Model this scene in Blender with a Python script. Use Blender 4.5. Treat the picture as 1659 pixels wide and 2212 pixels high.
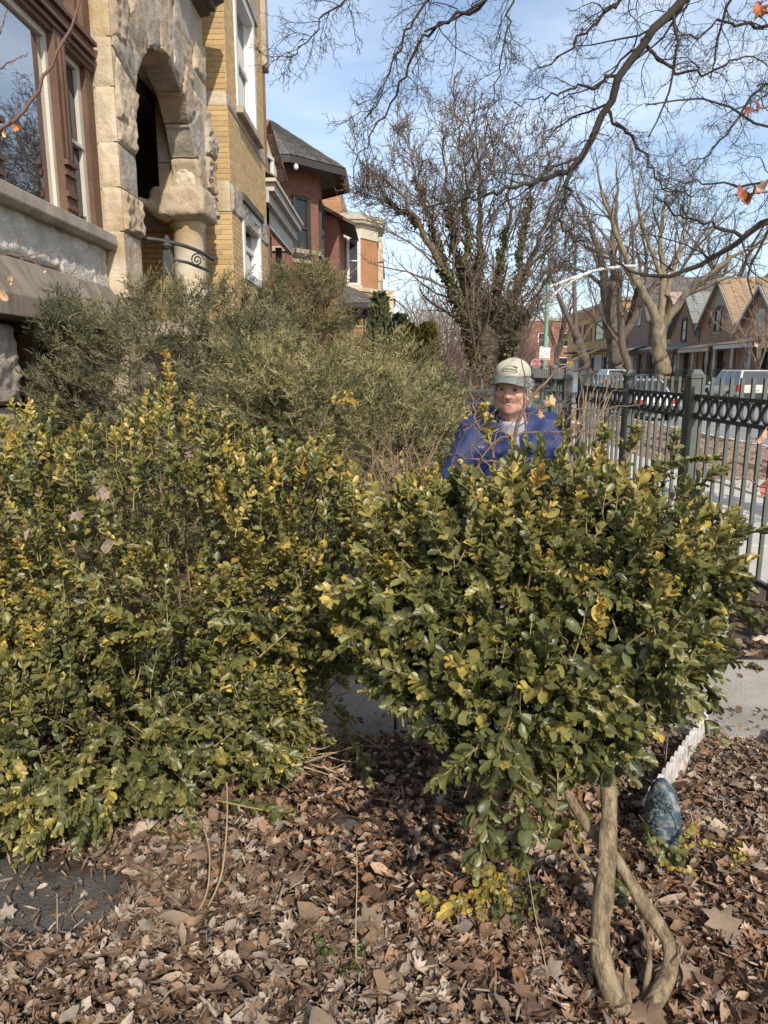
import bpy, bmesh, math
import numpy as np
from mathutils import Vector, Matrix

for o in list(bpy.data.objects):
    bpy.data.objects.remove(o)
SC = bpy.context.scene
COL = SC.collection
R = math.radians

# ---------------------------------------------------------------- camera, sky, sun, exposure
F_PX, TILT, EYE = 1533.0, math.atan(306 / 1533.0), 1.6
YAW = math.atan(16 / 1533.0 * math.cos(TILT))
cd = bpy.data.cameras.new('camera')
cam = bpy.data.objects.new('camera', cd)
COL.objects.link(cam)
cam.location = (0, 0, EYE)
cam.rotation_euler = (R(90) - TILT, 0, YAW)
cd.sensor_fit = 'VERTICAL'
cd.sensor_height = 34.6
cd.lens = 34.6 * F_PX / 2212.0
cd.clip_start, cd.clip_end = 0.05, 3000
SC.camera = cam

SUN_EL, SUN_AZ = R(37), R(162)          # azimuth clockwise from +Y: the sun stands behind the camera, a little to its right
w = bpy.data.worlds.new('World')
SC.world = w
w.use_nodes = True
nt = w.node_tree
nt.nodes.clear()
N = nt.nodes.new
sky = N('ShaderNodeTexSky')
sky.sky_type = 'NISHITA'
sky.sun_disc = False
sky.sun_elevation = SUN_EL
sky.sun_rotation = SUN_AZ
sky.altitude = 180
sky.air_density, sky.dust_density, sky.ozone_density = 1.0, 1.2, 1.6
tc = N('ShaderNodeTexCoord')
mp = N('ShaderNodeMapping')
mp.inputs['Scale'].default_value = (1.2, 2.2, 5.0)
mp.inputs['Rotation'].default_value = (0, R(12), R(25))
n1 = N('ShaderNodeTexNoise')
n1.inputs['Scale'].default_value = 1.1
n1.inputs['Detail'].default_value = 5
n1.inputs['Roughness'].default_value = 0.58
n1.inputs['Distortion'].default_value = 0.6
rp = N('ShaderNodeValToRGB')
rp.color_ramp.elements[0].position = 0.36
rp.color_ramp.elements[0].color = (0.04, 0.04, 0.04, 1)
rp.color_ramp.elements[1].position = 0.72
rp.color_ramp.elements[1].color = (0.46, 0.46, 0.46, 1)
mx = N('ShaderNodeMixRGB')
mx.inputs['Color2'].default_value = (7.6, 8.2, 9.0, 1)
bg = N('ShaderNodeBackground')
bg.inputs['Strength'].default_value = 0.135
out = N('ShaderNodeOutputWorld')
L = nt.links.new
L(tc.outputs['Generated'], mp.inputs['Vector'])
L(mp.outputs['Vector'], n1.inputs['Vector'])
L(n1.outputs['Fac'], rp.inputs['Fac'])
L(rp.outputs['Color'], mx.inputs['Fac'])
L(sky.outputs['Color'], mx.inputs['Color1'])
L(mx.outputs['Color'], bg.inputs['Color'])
L(bg.outputs['Background'], out.inputs['Surface'])

sd = bpy.data.lights.new('sun', 'SUN')
sd.energy = 3.6
sd.angle = R(0.6)
sd.color = (1.0, 0.93, 0.82)
sun = bpy.data.objects.new('sun', sd)
COL.objects.link(sun)
sdir = Vector((math.sin(SUN_AZ) * math.cos(SUN_EL), math.cos(SUN_AZ) * math.cos(SUN_EL), math.sin(SUN_EL)))
sun.rotation_euler = (-sdir).to_track_quat('-Z', 'Y').to_euler()
sun.location = sdir * 60

vs = SC.view_settings
vs.view_transform = 'Standard'
vs.look = 'None'
vs.gamma = 1
vs.use_curve_mapping = False
vs.exposure = 0.45
SC.render.engine = 'CYCLES'
SC.cycles.max_bounces = 6
SC.cycles.use_denoising = True
# ---------------------------------------------------------------- helpers
rng = np.random.default_rng(7)

def ray(x, y):
    a, b = (x - 829.5) / F_PX, -(y - 1106) / F_PX
    fy = math.cos(TILT) + b * math.sin(TILT)
    fz = -math.sin(TILT) + b * math.cos(TILT)
    c, s = math.cos(YAW), math.sin(YAW)
    return np.array((a * c - fy * s, a * s + fy * c, fz))
def at(x, y, Y):
    d = ray(x, y)
    return np.array((0, 0, EYE)) + d * (Y / d[1])
def ats(pts, Y0, Y1=None):
    Y1 = Y0 if Y1 is None else Y1
    n = max(1, len(pts) - 1)
    return np.array([at(x, y, Y0 + (Y1 - Y0) * i / n) for i, (x, y) in enumerate(pts)])
def nrm(v):
    v = np.asarray(v, float)
    return v / np.maximum(np.linalg.norm(v, axis=-1, keepdims=True), 1e-9)

OFF = {}
def link(o, parent=None, world=True):
    COL.objects.link(o)
    if parent is not None:
        o.parent = parent
        po = OFF.get(parent.name, np.zeros(3))
        if world:
            o.location = tuple(np.array(o.location) - po)
            OFF[o.name] = np.zeros(3)
        else:
            OFF[o.name] = po + np.array(o.location)
    else:
        OFF[o.name] = np.array(o.location)
    return o
def tag(o, label=None, cat=None, group=None, kind=None):
    if label: o['label'] = label
    if cat: o['category'] = cat
    if group: o['group'] = group
    if kind: o['kind'] = kind
    return o
def thing(name, label, cat, loc=(0, 0, 0), group=None):
    o = bpy.data.objects.new(name, None)
    o.empty_display_size = 0.2
    o.location = tuple(float(v) for v in loc)
    link(o)
    return tag(o, label, cat, group)

def np_mesh(name, V, faces, mat, smooth=False, col=None):
    """faces: list of (n,3) or (n,4) index arrays"""
    me = bpy.data.meshes.new(name)
    V = np.asarray(V, np.float32)
    faces = [np.asarray(f, np.int32) for f in faces if len(f)]
    loops = np.concatenate([f.ravel() for f in faces]) if faces else np.zeros(0, np.int32)
    tot = np.concatenate([np.full(len(f), f.shape[1], np.int32) for f in faces])
    st = np.concatenate([[0], np.cumsum(tot)[:-1]]).astype(np.int32)
    me.vertices.add(len(V)); me.vertices.foreach_set('co', V.ravel())
    me.loops.add(len(loops)); me.loops.foreach_set('vertex_index', loops)
    me.polygons.add(len(tot)); me.polygons.foreach_set('loop_start', st)
    me.polygons.foreach_set('use_smooth', np.full(len(tot), bool(smooth)))
    if col is not None:
        c = np.ones((len(V), 4), np.float32); c[:, :3] = col
        at_ = me.color_attributes.new('col', 'FLOAT_COLOR', 'POINT')
        at_.data.foreach_set('color', c.ravel())
    me.update(calc_edges=True)
    me.validate()
    if mat is not None: me.materials.append(mat)
    return me
def obj(name, me, parent=None, world=True, **k):
    o = bpy.data.objects.new(name, me)
    link(o, parent, world)
    return tag(o, **k)

class Fr:
    """a facade frame: origin, u to the viewer's right, v up, w out of the wall"""
    def __init__(s, o, u, v=(0, 0, 1)):
        s.o = np.array(o, float); s.u = nrm(u); s.v = nrm(v); s.w = np.cross(s.u, s.v)
    def p(s, u, v, w=0.0): return s.o + s.u * u + s.v * v + s.w * w
class MB:
    def __init__(s): s.V = []; s.F = []
    def add(s, pts, faces):
        n = len(s.V); s.V += [tuple(p) for p in pts]; s.F += [tuple(n + i for i in f) for f in faces]; return s
    def box(s, f, u0, u1, v0, v1, w0, w1):
        P = [f.p(u, v, w_) for w_ in (w0, w1) for v in (v0, v1) for u in (u0, u1)]
        return s.add(P, [(4, 5, 7, 6), (1, 0, 2, 3), (0, 4, 6, 2), (5, 1, 3, 7), (6, 7, 3, 2), (0, 1, 5, 4)])
    def prism(s, poly0, poly1):
        n = len(poly0)
        return s.add(list(poly0) + list(poly1), [tuple(range(n - 1, -1, -1)), tuple(range(n, 2 * n))] + [(i, (i + 1) % n, n + (i + 1) % n, n + i) for i in range(n)])
    def ext(s, f, poly, w0, w1):
        return s.prism([f.p(u, v, w0) for u, v in poly], [f.p(u, v, w1) for u, v in poly])
    def lathe(s, c, prof, n=12, axis=(0, 0, 1)):
        a = nrm(axis); t = nrm(np.cross(a, (0.3, 0.9, 0.1) if abs(a[2]) > .5 else (0, 0, 1))); b = np.cross(a, t)
        P = [np.array(c) + a * h + (t * math.cos(2 * math.pi * i / n) + b * math.sin(2 * math.pi * i / n)) * r for r, h in prof for i in range(n)]
        F = [(k * n + i, k * n + (i + 1) % n, (k + 1) * n + (i + 1) % n, (k + 1) * n + i) for k in range(len(prof) - 1) for i in range(n)]
        F += [tuple(range(n - 1, -1, -1)), tuple(range((len(prof) - 1) * n, len(prof) * n))]
        return s.add(P, F)
    def tube(s, pts, r, n=6):
        pts = np.asarray(pts, float)
        r = np.full(len(pts), r) if np.isscalar(r) else np.asarray(r)
        V, Q = tubes(pts[None], r[None], n)
        k = len(pts)
        return s.add(V, [tuple(q) for q in Q] + [tuple(range(n - 1, -1, -1)), tuple(range((k - 1) * n, k * n))])
    def mesh(s, name, mat, smooth=False, bevel=0.0):
        me = bpy.data.meshes.new(name)
        me.from_pydata([tuple(map(float, v)) for v in s.V], [], s.F)
        bm = bmesh.new(); bm.from_mesh(me)
        bmesh.ops.recalc_face_normals(bm, faces=bm.faces)
        if bevel: bmesh.ops.bevel(bm, geom=bm.edges[:], offset=bevel, segments=1, affect='EDGES')
        bm.to_mesh(me); bm.free()
        if smooth:
            for p in me.polygons: p.use_smooth = True
        me.materials.append(mat)
        return me
    def build(s, name, mat, parent=None, smooth=False, bevel=0.0, world=True, **k):
        return obj(name, s.mesh(name, mat, smooth, bevel), parent, world, **k)

def tubes(P, Rr, n):
    """P (N,K,3), Rr (N,K) -> verts, quads"""
    N_, K = P.shape[:2]
    T = np.gradient(P, axis=1) if K > 1 else P
    T = nrm(T)
    m = nrm(P[:, -1] - P[:, 0] + 1e-6)
    ref = np.where(np.abs(m[:, 2:3]) < 0.8, np.array([[0, 0, 1.0]]), np.array([[1.0, 0, 0]]))
    A = nrm(np.cross(T, ref[:, None, :])); B = np.cross(T, A)
    an = np.arange(n) * 2 * math.pi / n
    V = P[:, :, None, :] + (A[:, :, None, :] * np.cos(an)[None, None, :, None] + B[:, :, None, :] * np.sin(an)[None, None, :, None]) * Rr[:, :, None, None]
    i = np.arange(N_)[:, None, None] * (K * n) + np.arange(K - 1)[None, :, None] * n
    j = np.arange(n)[None, None, :]; j2 = (j + 1) % n
    Q = np.stack([i + j, i + j2, i + n + j2, i + n + j], -1).reshape(-1, 4)
    return V.reshape(-1, 3), Q
def spline(pts, n):
    pts = np.asarray(pts, float)
    d = np.concatenate([[0], np.cumsum(np.linalg.norm(np.diff(pts, axis=0), axis=1))])
    t = np.linspace(0, d[-1], n)
    o = np.stack([np.interp(t, d, pts[:, k]) for k in range(pts.shape[1])], 1)
    for _ in range(2):
        o[1:-1] = (o[:-2] + 2 * o[1:-1] + o[2:]) / 4
    return o
class Bunch:
    def __init__(s): s.V = []; s.Q = []; s.T = []; s.C = []; s.n = 0
    def add(s, V, Q=None, T=None, C=None):
        if Q is not None and len(Q): s.Q.append(np.asarray(Q) + s.n)
        if T is not None and len(T): s.T.append(np.asarray(T) + s.n)
        s.V.append(V); s.n += len(V)
        if C is not None: s.C.append(np.broadcast_to(C, (len(V), 3)))
    def build(s, name, mat, parent=None, smooth=False, **k):
        fs = ([np.concatenate(s.Q)] if s.Q else []) + ([np.concatenate(s.T)] if s.T else [])
        me = np_mesh(name, np.concatenate(s.V), fs, mat, smooth, np.concatenate(s.C) if s.C else None)
        return obj(name, me, parent, **k)
def stamp(tV, pos, X, Y, Z, sc):
    """template verts (m,3) placed N times with axes X,Y,Z (N,3) and scale (N,3)"""
    q = tV[None] * sc[:, None, :]
    return (pos[:, None, :] + q[..., 0:1] * X[:, None] + q[..., 1:2] * Y[:, None] + q[..., 2:3] * Z[:, None])
def stampf(F, N_, m): return (np.asarray(F)[None] + (np.arange(N_) * m)[:, None, None]).reshape(-1, len(F[0]))
def frames(d, up, roll=None):
    """Y along d, Z near up"""
    d = nrm(d); X = nrm(np.cross(d, up)); Z = np.cross(X, d)
    if roll is not None:
        c, s_ = np.cos(roll)[:, None], np.sin(roll)[:, None]
        X, Z = X * c + Z * s_, Z * c - X * s_
    return X, d, Z
def vnoise(P, sc, seed=0):
    """cheap smooth pseudo-noise in -1..1"""
    P = np.asarray(P) * sc + seed * 17.3
    x, y, z = P[..., 0], P[..., 1], P[..., 2]
    return (np.sin(x * 1.7 + 1.3 * np.sin(y * 1.1 + z * .7)) + np.sin(y * 2.1 + 1.7 * np.sin(z * 1.3 + x * .6)) + np.sin(z * 1.9 + 1.5 * np.sin(x * 1.2 + y * .8))) / 3

# ---- materials
def M(name, col, rough=0.65, vary=0.2, scale=6.0, bump=0.0, bscale=40.0, metal=0.0, attr=False, ior=1.45, rnd=0.0, stain=None, sscale=2.0, cov=0.0, bd=.02, sub=0.0, coat=0.0, stretch=None):
    m = bpy.data.materials.new(name); m.use_nodes = True
    t = m.node_tree; t.nodes.clear(); n = t.nodes.new; l = t.links.new
    o = n('ShaderNodeOutputMaterial'); b = n('ShaderNodeBsdfPrincipled'); l(b.outputs[0], o.inputs[0])
    b.inputs['Roughness'].default_value = rough; b.inputs['Metallic'].default_value = metal; b.inputs['IOR'].default_value = ior
    if coat: b.inputs['Coat Weight'].default_value = coat; b.inputs['Coat Roughness'].default_value = .05
    c = n('ShaderNodeTexCoord'); src = c.outputs['Object']
    if stretch:
        q = n('ShaderNodeMapping'); q.inputs['Scale'].default_value = stretch; l(src, q.inputs['Vector']); src = q.outputs[0]
    if attr:
        a = n('ShaderNodeVertexColor'); a.layer_name = 'col'; base = a.outputs['Color']
    else:
        a = n('ShaderNodeRGB'); a.outputs[0].default_value = (*col, 1); base = a.outputs[0]
    if stain:
        ns = n('ShaderNodeTexNoise'); ns.inputs['Scale'].default_value = sscale; ns.inputs['Detail'].default_value = 6; ns.inputs['Roughness'].default_value = .65; l(src, ns.inputs['Vector'])
        r_ = n('ShaderNodeValToRGB'); r_.color_ramp.elements[0].position = .42 - cov; r_.color_ramp.elements[1].position = .62 - cov; l(ns.outputs['Fac'], r_.inputs['Fac'])
        x = n('ShaderNodeMixRGB'); x.inputs['Color2'].default_value = (*stain, 1); l(r_.outputs['Color'], x.inputs['Fac']); l(base, x.inputs['Color1']); base = x.outputs[0]
    if vary:
        ns = n('ShaderNodeTexNoise'); ns.inputs['Scale'].default_value = scale; ns.inputs['Detail'].default_value = 5; ns.inputs['Roughness'].default_value = .6; l(src, ns.inputs['Vector'])
        mr = n('ShaderNodeMapRange'); mr.inputs['From Min'].default_value = .25; mr.inputs['From Max'].default_value = .75
        mr.inputs['To Min'].default_value = 1 - vary; mr.inputs['To Max'].default_value = 1 + vary; l(ns.outputs['Fac'], mr.inputs['Value'])
        x = n('ShaderNodeMixRGB'); x.blend_type = 'MULTIPLY'; x.inputs['Fac'].default_value = 1; l(base, x.inputs['Color1']); l(mr.outputs[0], x.inputs['Color2']); base = x.outputs[0]
    if rnd:
        oi = n('ShaderNodeObjectInfo'); mr = n('ShaderNodeMapRange'); mr.inputs['To Min'].default_value = 1 - rnd; mr.inputs['To Max'].default_value = 1 + rnd
        l(oi.outputs['Random'], mr.inputs['Value'])
        x = n('ShaderNodeMixRGB'); x.blend_type = 'MULTIPLY'; x.inputs['Fac'].default_value = 1; l(base, x.inputs['Color1']); l(mr.outputs[0], x.inputs['Color2']); base = x.outputs[0]
    l(base, b.inputs['Base Color'])
    if bump:
        ns = n('ShaderNodeTexNoise'); ns.inputs['Scale'].default_value = bscale; ns.inputs['Detail'].default_value = 6; ns.inputs['Roughness'].default_value = .65; l(src, ns.inputs['Vector'])
        bp = n('ShaderNodeBump'); bp.inputs['Strength'].default_value = bump; bp.inputs['Distance'].default_value = bd; l(ns.outputs['Fac'], bp.inputs['Height']); l(bp.outputs[0], b.inputs['Normal'])
    if sub:
        tr = n('ShaderNodeBsdfTranslucent'); l(base, tr.inputs['Color']); ms = n('ShaderNodeMixShader'); ms.inputs[0].default_value = sub
        l(b.outputs[0], ms.inputs[1]); l(tr.outputs[0], ms.inputs[2]); l(ms.outputs[0], o.inputs[0])
    return m
def brickmat(name, c1, c2, mortar, bw=0.22, bh=0.075, rough=.85, stain=None):
    m = M(name, c1, rough, .22, 1.2)
    t = m.node_tree; n = t.nodes.new; l = t.links.new
    b = next(x for x in t.nodes if x.type == 'BSDF_PRINCIPLED')
    base = b.inputs['Base Color'].links[0].from_node
    c = next(x for x in t.nodes if x.type == 'TEX_COORD')
    sp = n('ShaderNodeSeparateXYZ'); l(c.outputs['Object'], sp.inputs[0])
    ad = n('ShaderNodeMath'); ad.operation = 'ADD'; l(sp.outputs[0], ad.inputs[0]); l(sp.outputs[1], ad.inputs[1])
    cb = n('ShaderNodeCombineXYZ'); l(ad.outputs[0], cb.inputs[0]); l(sp.outputs[2], cb.inputs[1])
    k = n('ShaderNodeTexBrick'); k.inputs['Scale'].default_value = 1; k.inputs['Brick Width'].default_value = bw; k.inputs['Row Height'].default_value = bh
    k.inputs['Mortar Size'].default_value = .008; k.inputs['Color1'].default_value = (*c1, 1); k.inputs['Color2'].default_value = (*c2, 1); k.inputs['Mortar'].default_value = (*mortar, 1)
    k.inputs['Bias'].default_value = -.1
    l(cb.outputs[0], k.inputs['Vector']); l(k.outputs['Color'], base.inputs['Color1'])
    bp = n('ShaderNodeBump'); bp.invert = True; bp.inputs['Strength'].default_value = .7; bp.inputs['Distance'].default_value = .01
    l(k.outputs['Fac'], bp.inputs['Height']); l(bp.outputs[0], b.inputs['Normal'])
    return m

def shingles(f00, f10, f01, f11, rows, cols, thick=.02, seed=0):
    """overlapping shingle tabs over a bilinear patch (00 low left, 01 top left)"""
    g = np.random.default_rng(seed)
    a, b, c, d = (np.array(p, float) for p in (f00, f10, f01, f11))
    nn = nrm(np.cross(b - a, (c + d) / 2 - a))
    if nn[2] < 0: nn = -nn
    P = lambda u, v: (a * (1 - u) + b * u) * (1 - v) + (c * (1 - u) + d * u) * v
    V, Q = [], []
    for r_ in range(rows):
        e = np.sort(np.clip((np.arange(cols + 1) + (r_ % 2) * .5 + g.uniform(-.12, .12, cols + 1)) / cols, 0, 1)); e[0] = 0; e[-1] = 1
        for k in range(cols):
            u0, u1 = e[k] + .0015, e[k + 1] - .0015
            if u1 - u0 < .004: continue
            j = g.uniform(.6, 1.4) * thick
            lo = r_ / rows - g.uniform(0, .08) / rows; hi = min(1, (r_ + 1.15) / rows)
            p = [P(u0, max(lo, 0)) + nn * j, P(u1, max(lo, 0)) + nn * j, P(u1, hi) + nn * .003, P(u0, hi) + nn * .003, P(u0, max(lo, 0)), P(u1, max(lo, 0))]
            i = len(V); V += p
            Q += [(i, i + 1, i + 2, i + 3), (i + 4, i + 5, i + 1, i)]
    return np.array(V), np.array(Q)

def surfnets(F, o, h):
    nx, ny, nz = F.shape
    cs = [(i, j, k) for i in (0, 1) for j in (0, 1) for k in (0, 1)]
    sl = lambda c: F[c[0]:nx - 1 + c[0], c[1]:ny - 1 + c[1], c[2]:nz - 1 + c[2]]
    Pp = np.zeros((nx - 1, ny - 1, nz - 1, 3), np.float32); C = np.zeros((nx - 1, ny - 1, nz - 1), np.float32)
    for a in cs:
        for ax in range(3):
            if a[ax]: continue
            b = list(a); b[ax] = 1
            fa, fb = sl(a), sl(b); m = (fa < 0) != (fb < 0)
            t = fa[m] / (fa[m] - fb[m])
            q = np.repeat(np.array(a, np.float32)[None], len(t), 0); q[:, ax] += t
            Pp[m] += q; C[m] += 1
    act = C > 0; idx = np.full(C.shape, -1, np.int64); idx[act] = np.arange(act.sum())
    V = (np.argwhere(act) + Pp[act] / C[act][:, None]) * h + np.array(o)
    S = F < 0; Q = []
    for ax in range(3):
        s0 = [slice(1, -1)] * 3; s1 = [slice(1, -1)] * 3
        s0[ax] = slice(0, -1); s1[ax] = slice(1, None)
        A, B = S[tuple(s0)], S[tuple(s1)]
        w_ = np.argwhere(A != B); flip = A[A != B]
        e = w_.copy(); u, v = [(1, 2), (2, 0), (0, 1)][ax]
        for k in range(3):
            if k != ax: e[:, k] += 1
        def cell(du, dv):
            c = e.copy(); c[:, u] -= du; c[:, v] -= dv
            return idx[c[:, 0], c[:, 1], c[:, 2]]
        q = np.stack([cell(1, 1), cell(0, 1), cell(0, 0), cell(1, 0)], 1)
        q[~flip] = q[~flip][:, ::-1]
        Q.append(q)
    Q = np.concatenate(Q); Q = Q[(Q >= 0).all(1)]
    return V, Q
def sd_cap(P, a, b, ra, rb):
    a, b = np.array(a, np.float32), np.array(b, np.float32)
    ab = b - a; t = np.clip(((P - a) @ ab) / (ab @ ab), 0, 1)
    return np.linalg.norm(P - a - t[..., None] * ab, axis=-1) - (ra + (rb - ra) * t)
def sd_ell(P, c, r):
    q = (P - np.array(c, np.float32)) / np.array(r, np.float32)
    k = np.linalg.norm(q, axis=-1)
    return (k - 1) * min(r) * (.5 + .5 * np.clip(np.linalg.norm(q * np.array(r, np.float32), axis=-1) / (np.maximum(k, 1e-4) * min(r)), 1, 1.6))
def smin(a, b, k):
    h = np.clip(.5 + .5 * (b - a) / k, 0, 1)
    return b + (a - b) * h - k * h * (1 - h)
def grid(lo, hi, h):
    ax = [np.arange(l_, u_ + h, h, dtype=np.float32) for l_, u_ in zip(lo, hi)]
    return np.stack(np.meshgrid(*ax, indexing='ij'), -1)
# ---------------------------------------------------------------- setting: ground, paths, street
def sheet(name, x0, x1, y0, y1, z, mat, nx=2, ny=2, amp=0.0, **k):
    gx, gy = np.meshgrid(np.linspace(x0, x1, nx), np.linspace(y0, y1, ny), indexing='ij')
    V = np.stack([gx, gy, np.full_like(gx, z)], -1).reshape(-1, 3)
    if amp: V[:, 2] += amp * vnoise(V, 2.3, 3) + .5 * amp * vnoise(V, 7, 5)
    i = (np.arange(nx - 1)[:, None] * ny + np.arange(ny - 1)[None]).ravel()
    Q = np.stack([i, i + ny, i + ny + 1, i + 1], 1)
    return obj(name, np_mesh(name, V, [Q], mat, amp > 0), kind='structure', **k)
m_soil = M('soil', (.075, .047, .03), .95, .45, 9, 1.0, 60, stain=(.13, .085, .055), sscale=14)
m_dirt = M('parkway_soil', (.26, .17, .11), .95, .4, 5, .8, 30, stain=(.36, .25, .165), sscale=9)
m_conc = M('concrete', (.40, .365, .31), .9, .16, 3, .5, 110, stain=(.30, .27, .225), sscale=1.6)
m_walk = M('sidewalk_concrete', (.50, .46, .40), .9, .12, 2, .3, 60)
m_asph = M('asphalt', (.22, .21, .20), .9, .15, 1.5, .5, 80, stain=(.27, .255, .24), sscale=.8)
m_slab = M('dark_slab', (.125, .11, .096), .95, .35, 9, 1.0, 130, stain=(.15, .135, .12), sscale=30)
m_lawn = M('winter_lawn', (.20, .15, .085), .95, .35, 3, .5, 20)

ground = sheet('ground', -320, 7.95, -60, 900, -.012, m_soil, 2, 2)
tag(ground, 'bare brown soil under dead leaves in the front yards')
yard = sheet('yard_soil', -2.5, 2.55, .3, 9.4, 0.0, m_soil, 60, 100, .012)
tag(yard, 'uneven leaf strewn soil of the fenced front yard')
pk = sheet('parkway', 4.72, 7.93, -20, 300, 0.0, m_dirt, 12, 200, .03)
tag(pk, 'brown bare strip of ground between sidewalk and kerb')
def slab_run(name, x0, x1, ys, z0, z1, mat, label, piece='paving_slab'):
    t = thing(name, label, None, ((x0 + x1) / 2, ys[0], 0)); t['kind'] = 'structure'
    for a, b in zip(ys[:-1], ys[1:]):
        MB().box(Fr((0, 0, 0), (1, 0, 0), (0, 1, 0)), x0, x1, a + .006, b - .006, z0, z1 + rng.uniform(-.003, .003)).build(piece, mat, t, bevel=.006)
    return t
slab_run('sidewalk', 2.85, 4.7, list(np.arange(-6, 60, 1.55)) + [100, 160, 260], -.1, .012, m_walk, 'pale concrete sidewalk outside the iron fence')
slab_run('carriage_walk', 4.72, 7.92, [9.2, 10.3], -.1, .035, m_walk, 'short concrete strip crossing the parkway to the kerb')
slab_run('kerb', 7.95, 8.11, list(np.arange(-6, 90, 3.0)) + [300], -.2, .02, m_walk, 'concrete kerb along the near side of the street', 'kerb_stone')
slab_run('far_kerb', 19.4, 19.56, list(np.arange(10, 130, 4.0)) + [300], -.2, .02, m_walk, 'concrete kerb along the far side of the street', 'kerb_stone')
tag(sheet('street', 8.11, 19.4, -60, 900, -.115, m_asph, 2, 2), 'worn pale grey asphalt street with parked cars')
tag(sheet('far_ground', 19.56, 420, -60, 900, -.008, m_lawn, 2, 2), 'dull winter lawns on the far side of the street')
slab_run('far_sidewalk', 21.6, 23.2, list(np.arange(20, 130, 2.4)) + [300], -.1, .012, m_walk, 'pale concrete sidewalk in front of the brick cottages')
# the garden path that crosses the yard to the house, and dark slabs that show through the leaves
pth = thing('garden_path', 'speckled concrete garden path crossing the yard behind the two boxwoods', None, (.6, 3.3, 0)); pth['kind'] = 'structure'
for a, b in ((-2.4, -1.2), (-1.2, 0.02), (.02, 1.22), (1.22, 2.52)):
    MB().box(Fr((0, 0, 0), (1, 0, 0), (0, 1, 0)), a + .006, b - .006, 2.86, 3.72, -.1, .03 + rng.uniform(-.004, .004)).build('paving_slab', m_conc, pth, bevel=.008)
SLABS = [[(-1.5, 1.68), (-.93, 1.70), (-.80, 1.82), (-.85, 1.99), (-1.2, 2.08), (-1.6, 2.06)], [(-.24, 2.17), (-.13, 2.16), (-.11, 2.30), (-.21, 2.31)]]
for poly, lab in zip(SLABS, ('bare patch of dark gritty soil at the lower left', 'small bare patch of dark soil in the gap between the shrubs')):
    c_ = np.mean(poly, 0); V = [(*c_, .03)]; nA, nR = 40, 10
    pp = np.array([*poly, poly[0]]); dd = np.concatenate([[0], np.cumsum(np.linalg.norm(np.diff(pp, axis=0), axis=1))]); tt = np.linspace(0, dd[-1], nA, endpoint=False)
    ed_ = np.stack([np.interp(tt, dd, pp[:, k]) for k in (0, 1)], 1)
    for r_ in range(1, nR + 1):
        q = c_ + (ed_ - c_) * (r_ / nR) * (1.12 + .12 * vnoise(np.column_stack([ed_, ed_[:, 0] * 0]), 14, 4)[:, None]); z_ = .034 * (1 - (r_ / nR) ** 3) - .006 + .009 * vnoise(np.column_stack([q, q[:, 0] * 0]), 24, 6) + .005 * vnoise(np.column_stack([q, q[:, 0] * 0]), 60, 7)
        V += [tuple(v) for v in np.column_stack([q, z_])]
    T_ = [(0, 1 + i, 1 + (i + 1) % nA) for i in range(nA)]; Q_ = [(1 + r_ * nA + i, 1 + r_ * nA + nA + i, 1 + r_ * nA + nA + (i + 1) % nA, 1 + r_ * nA + (i + 1) % nA) for r_ in range(nR - 1) for i in range(nA)]
    obj('bare_soil', np_mesh('bare_soil', np.array(V), [np.array(T_), np.array(Q_)], m_slab, True), kind='structure', label=lab)

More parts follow.
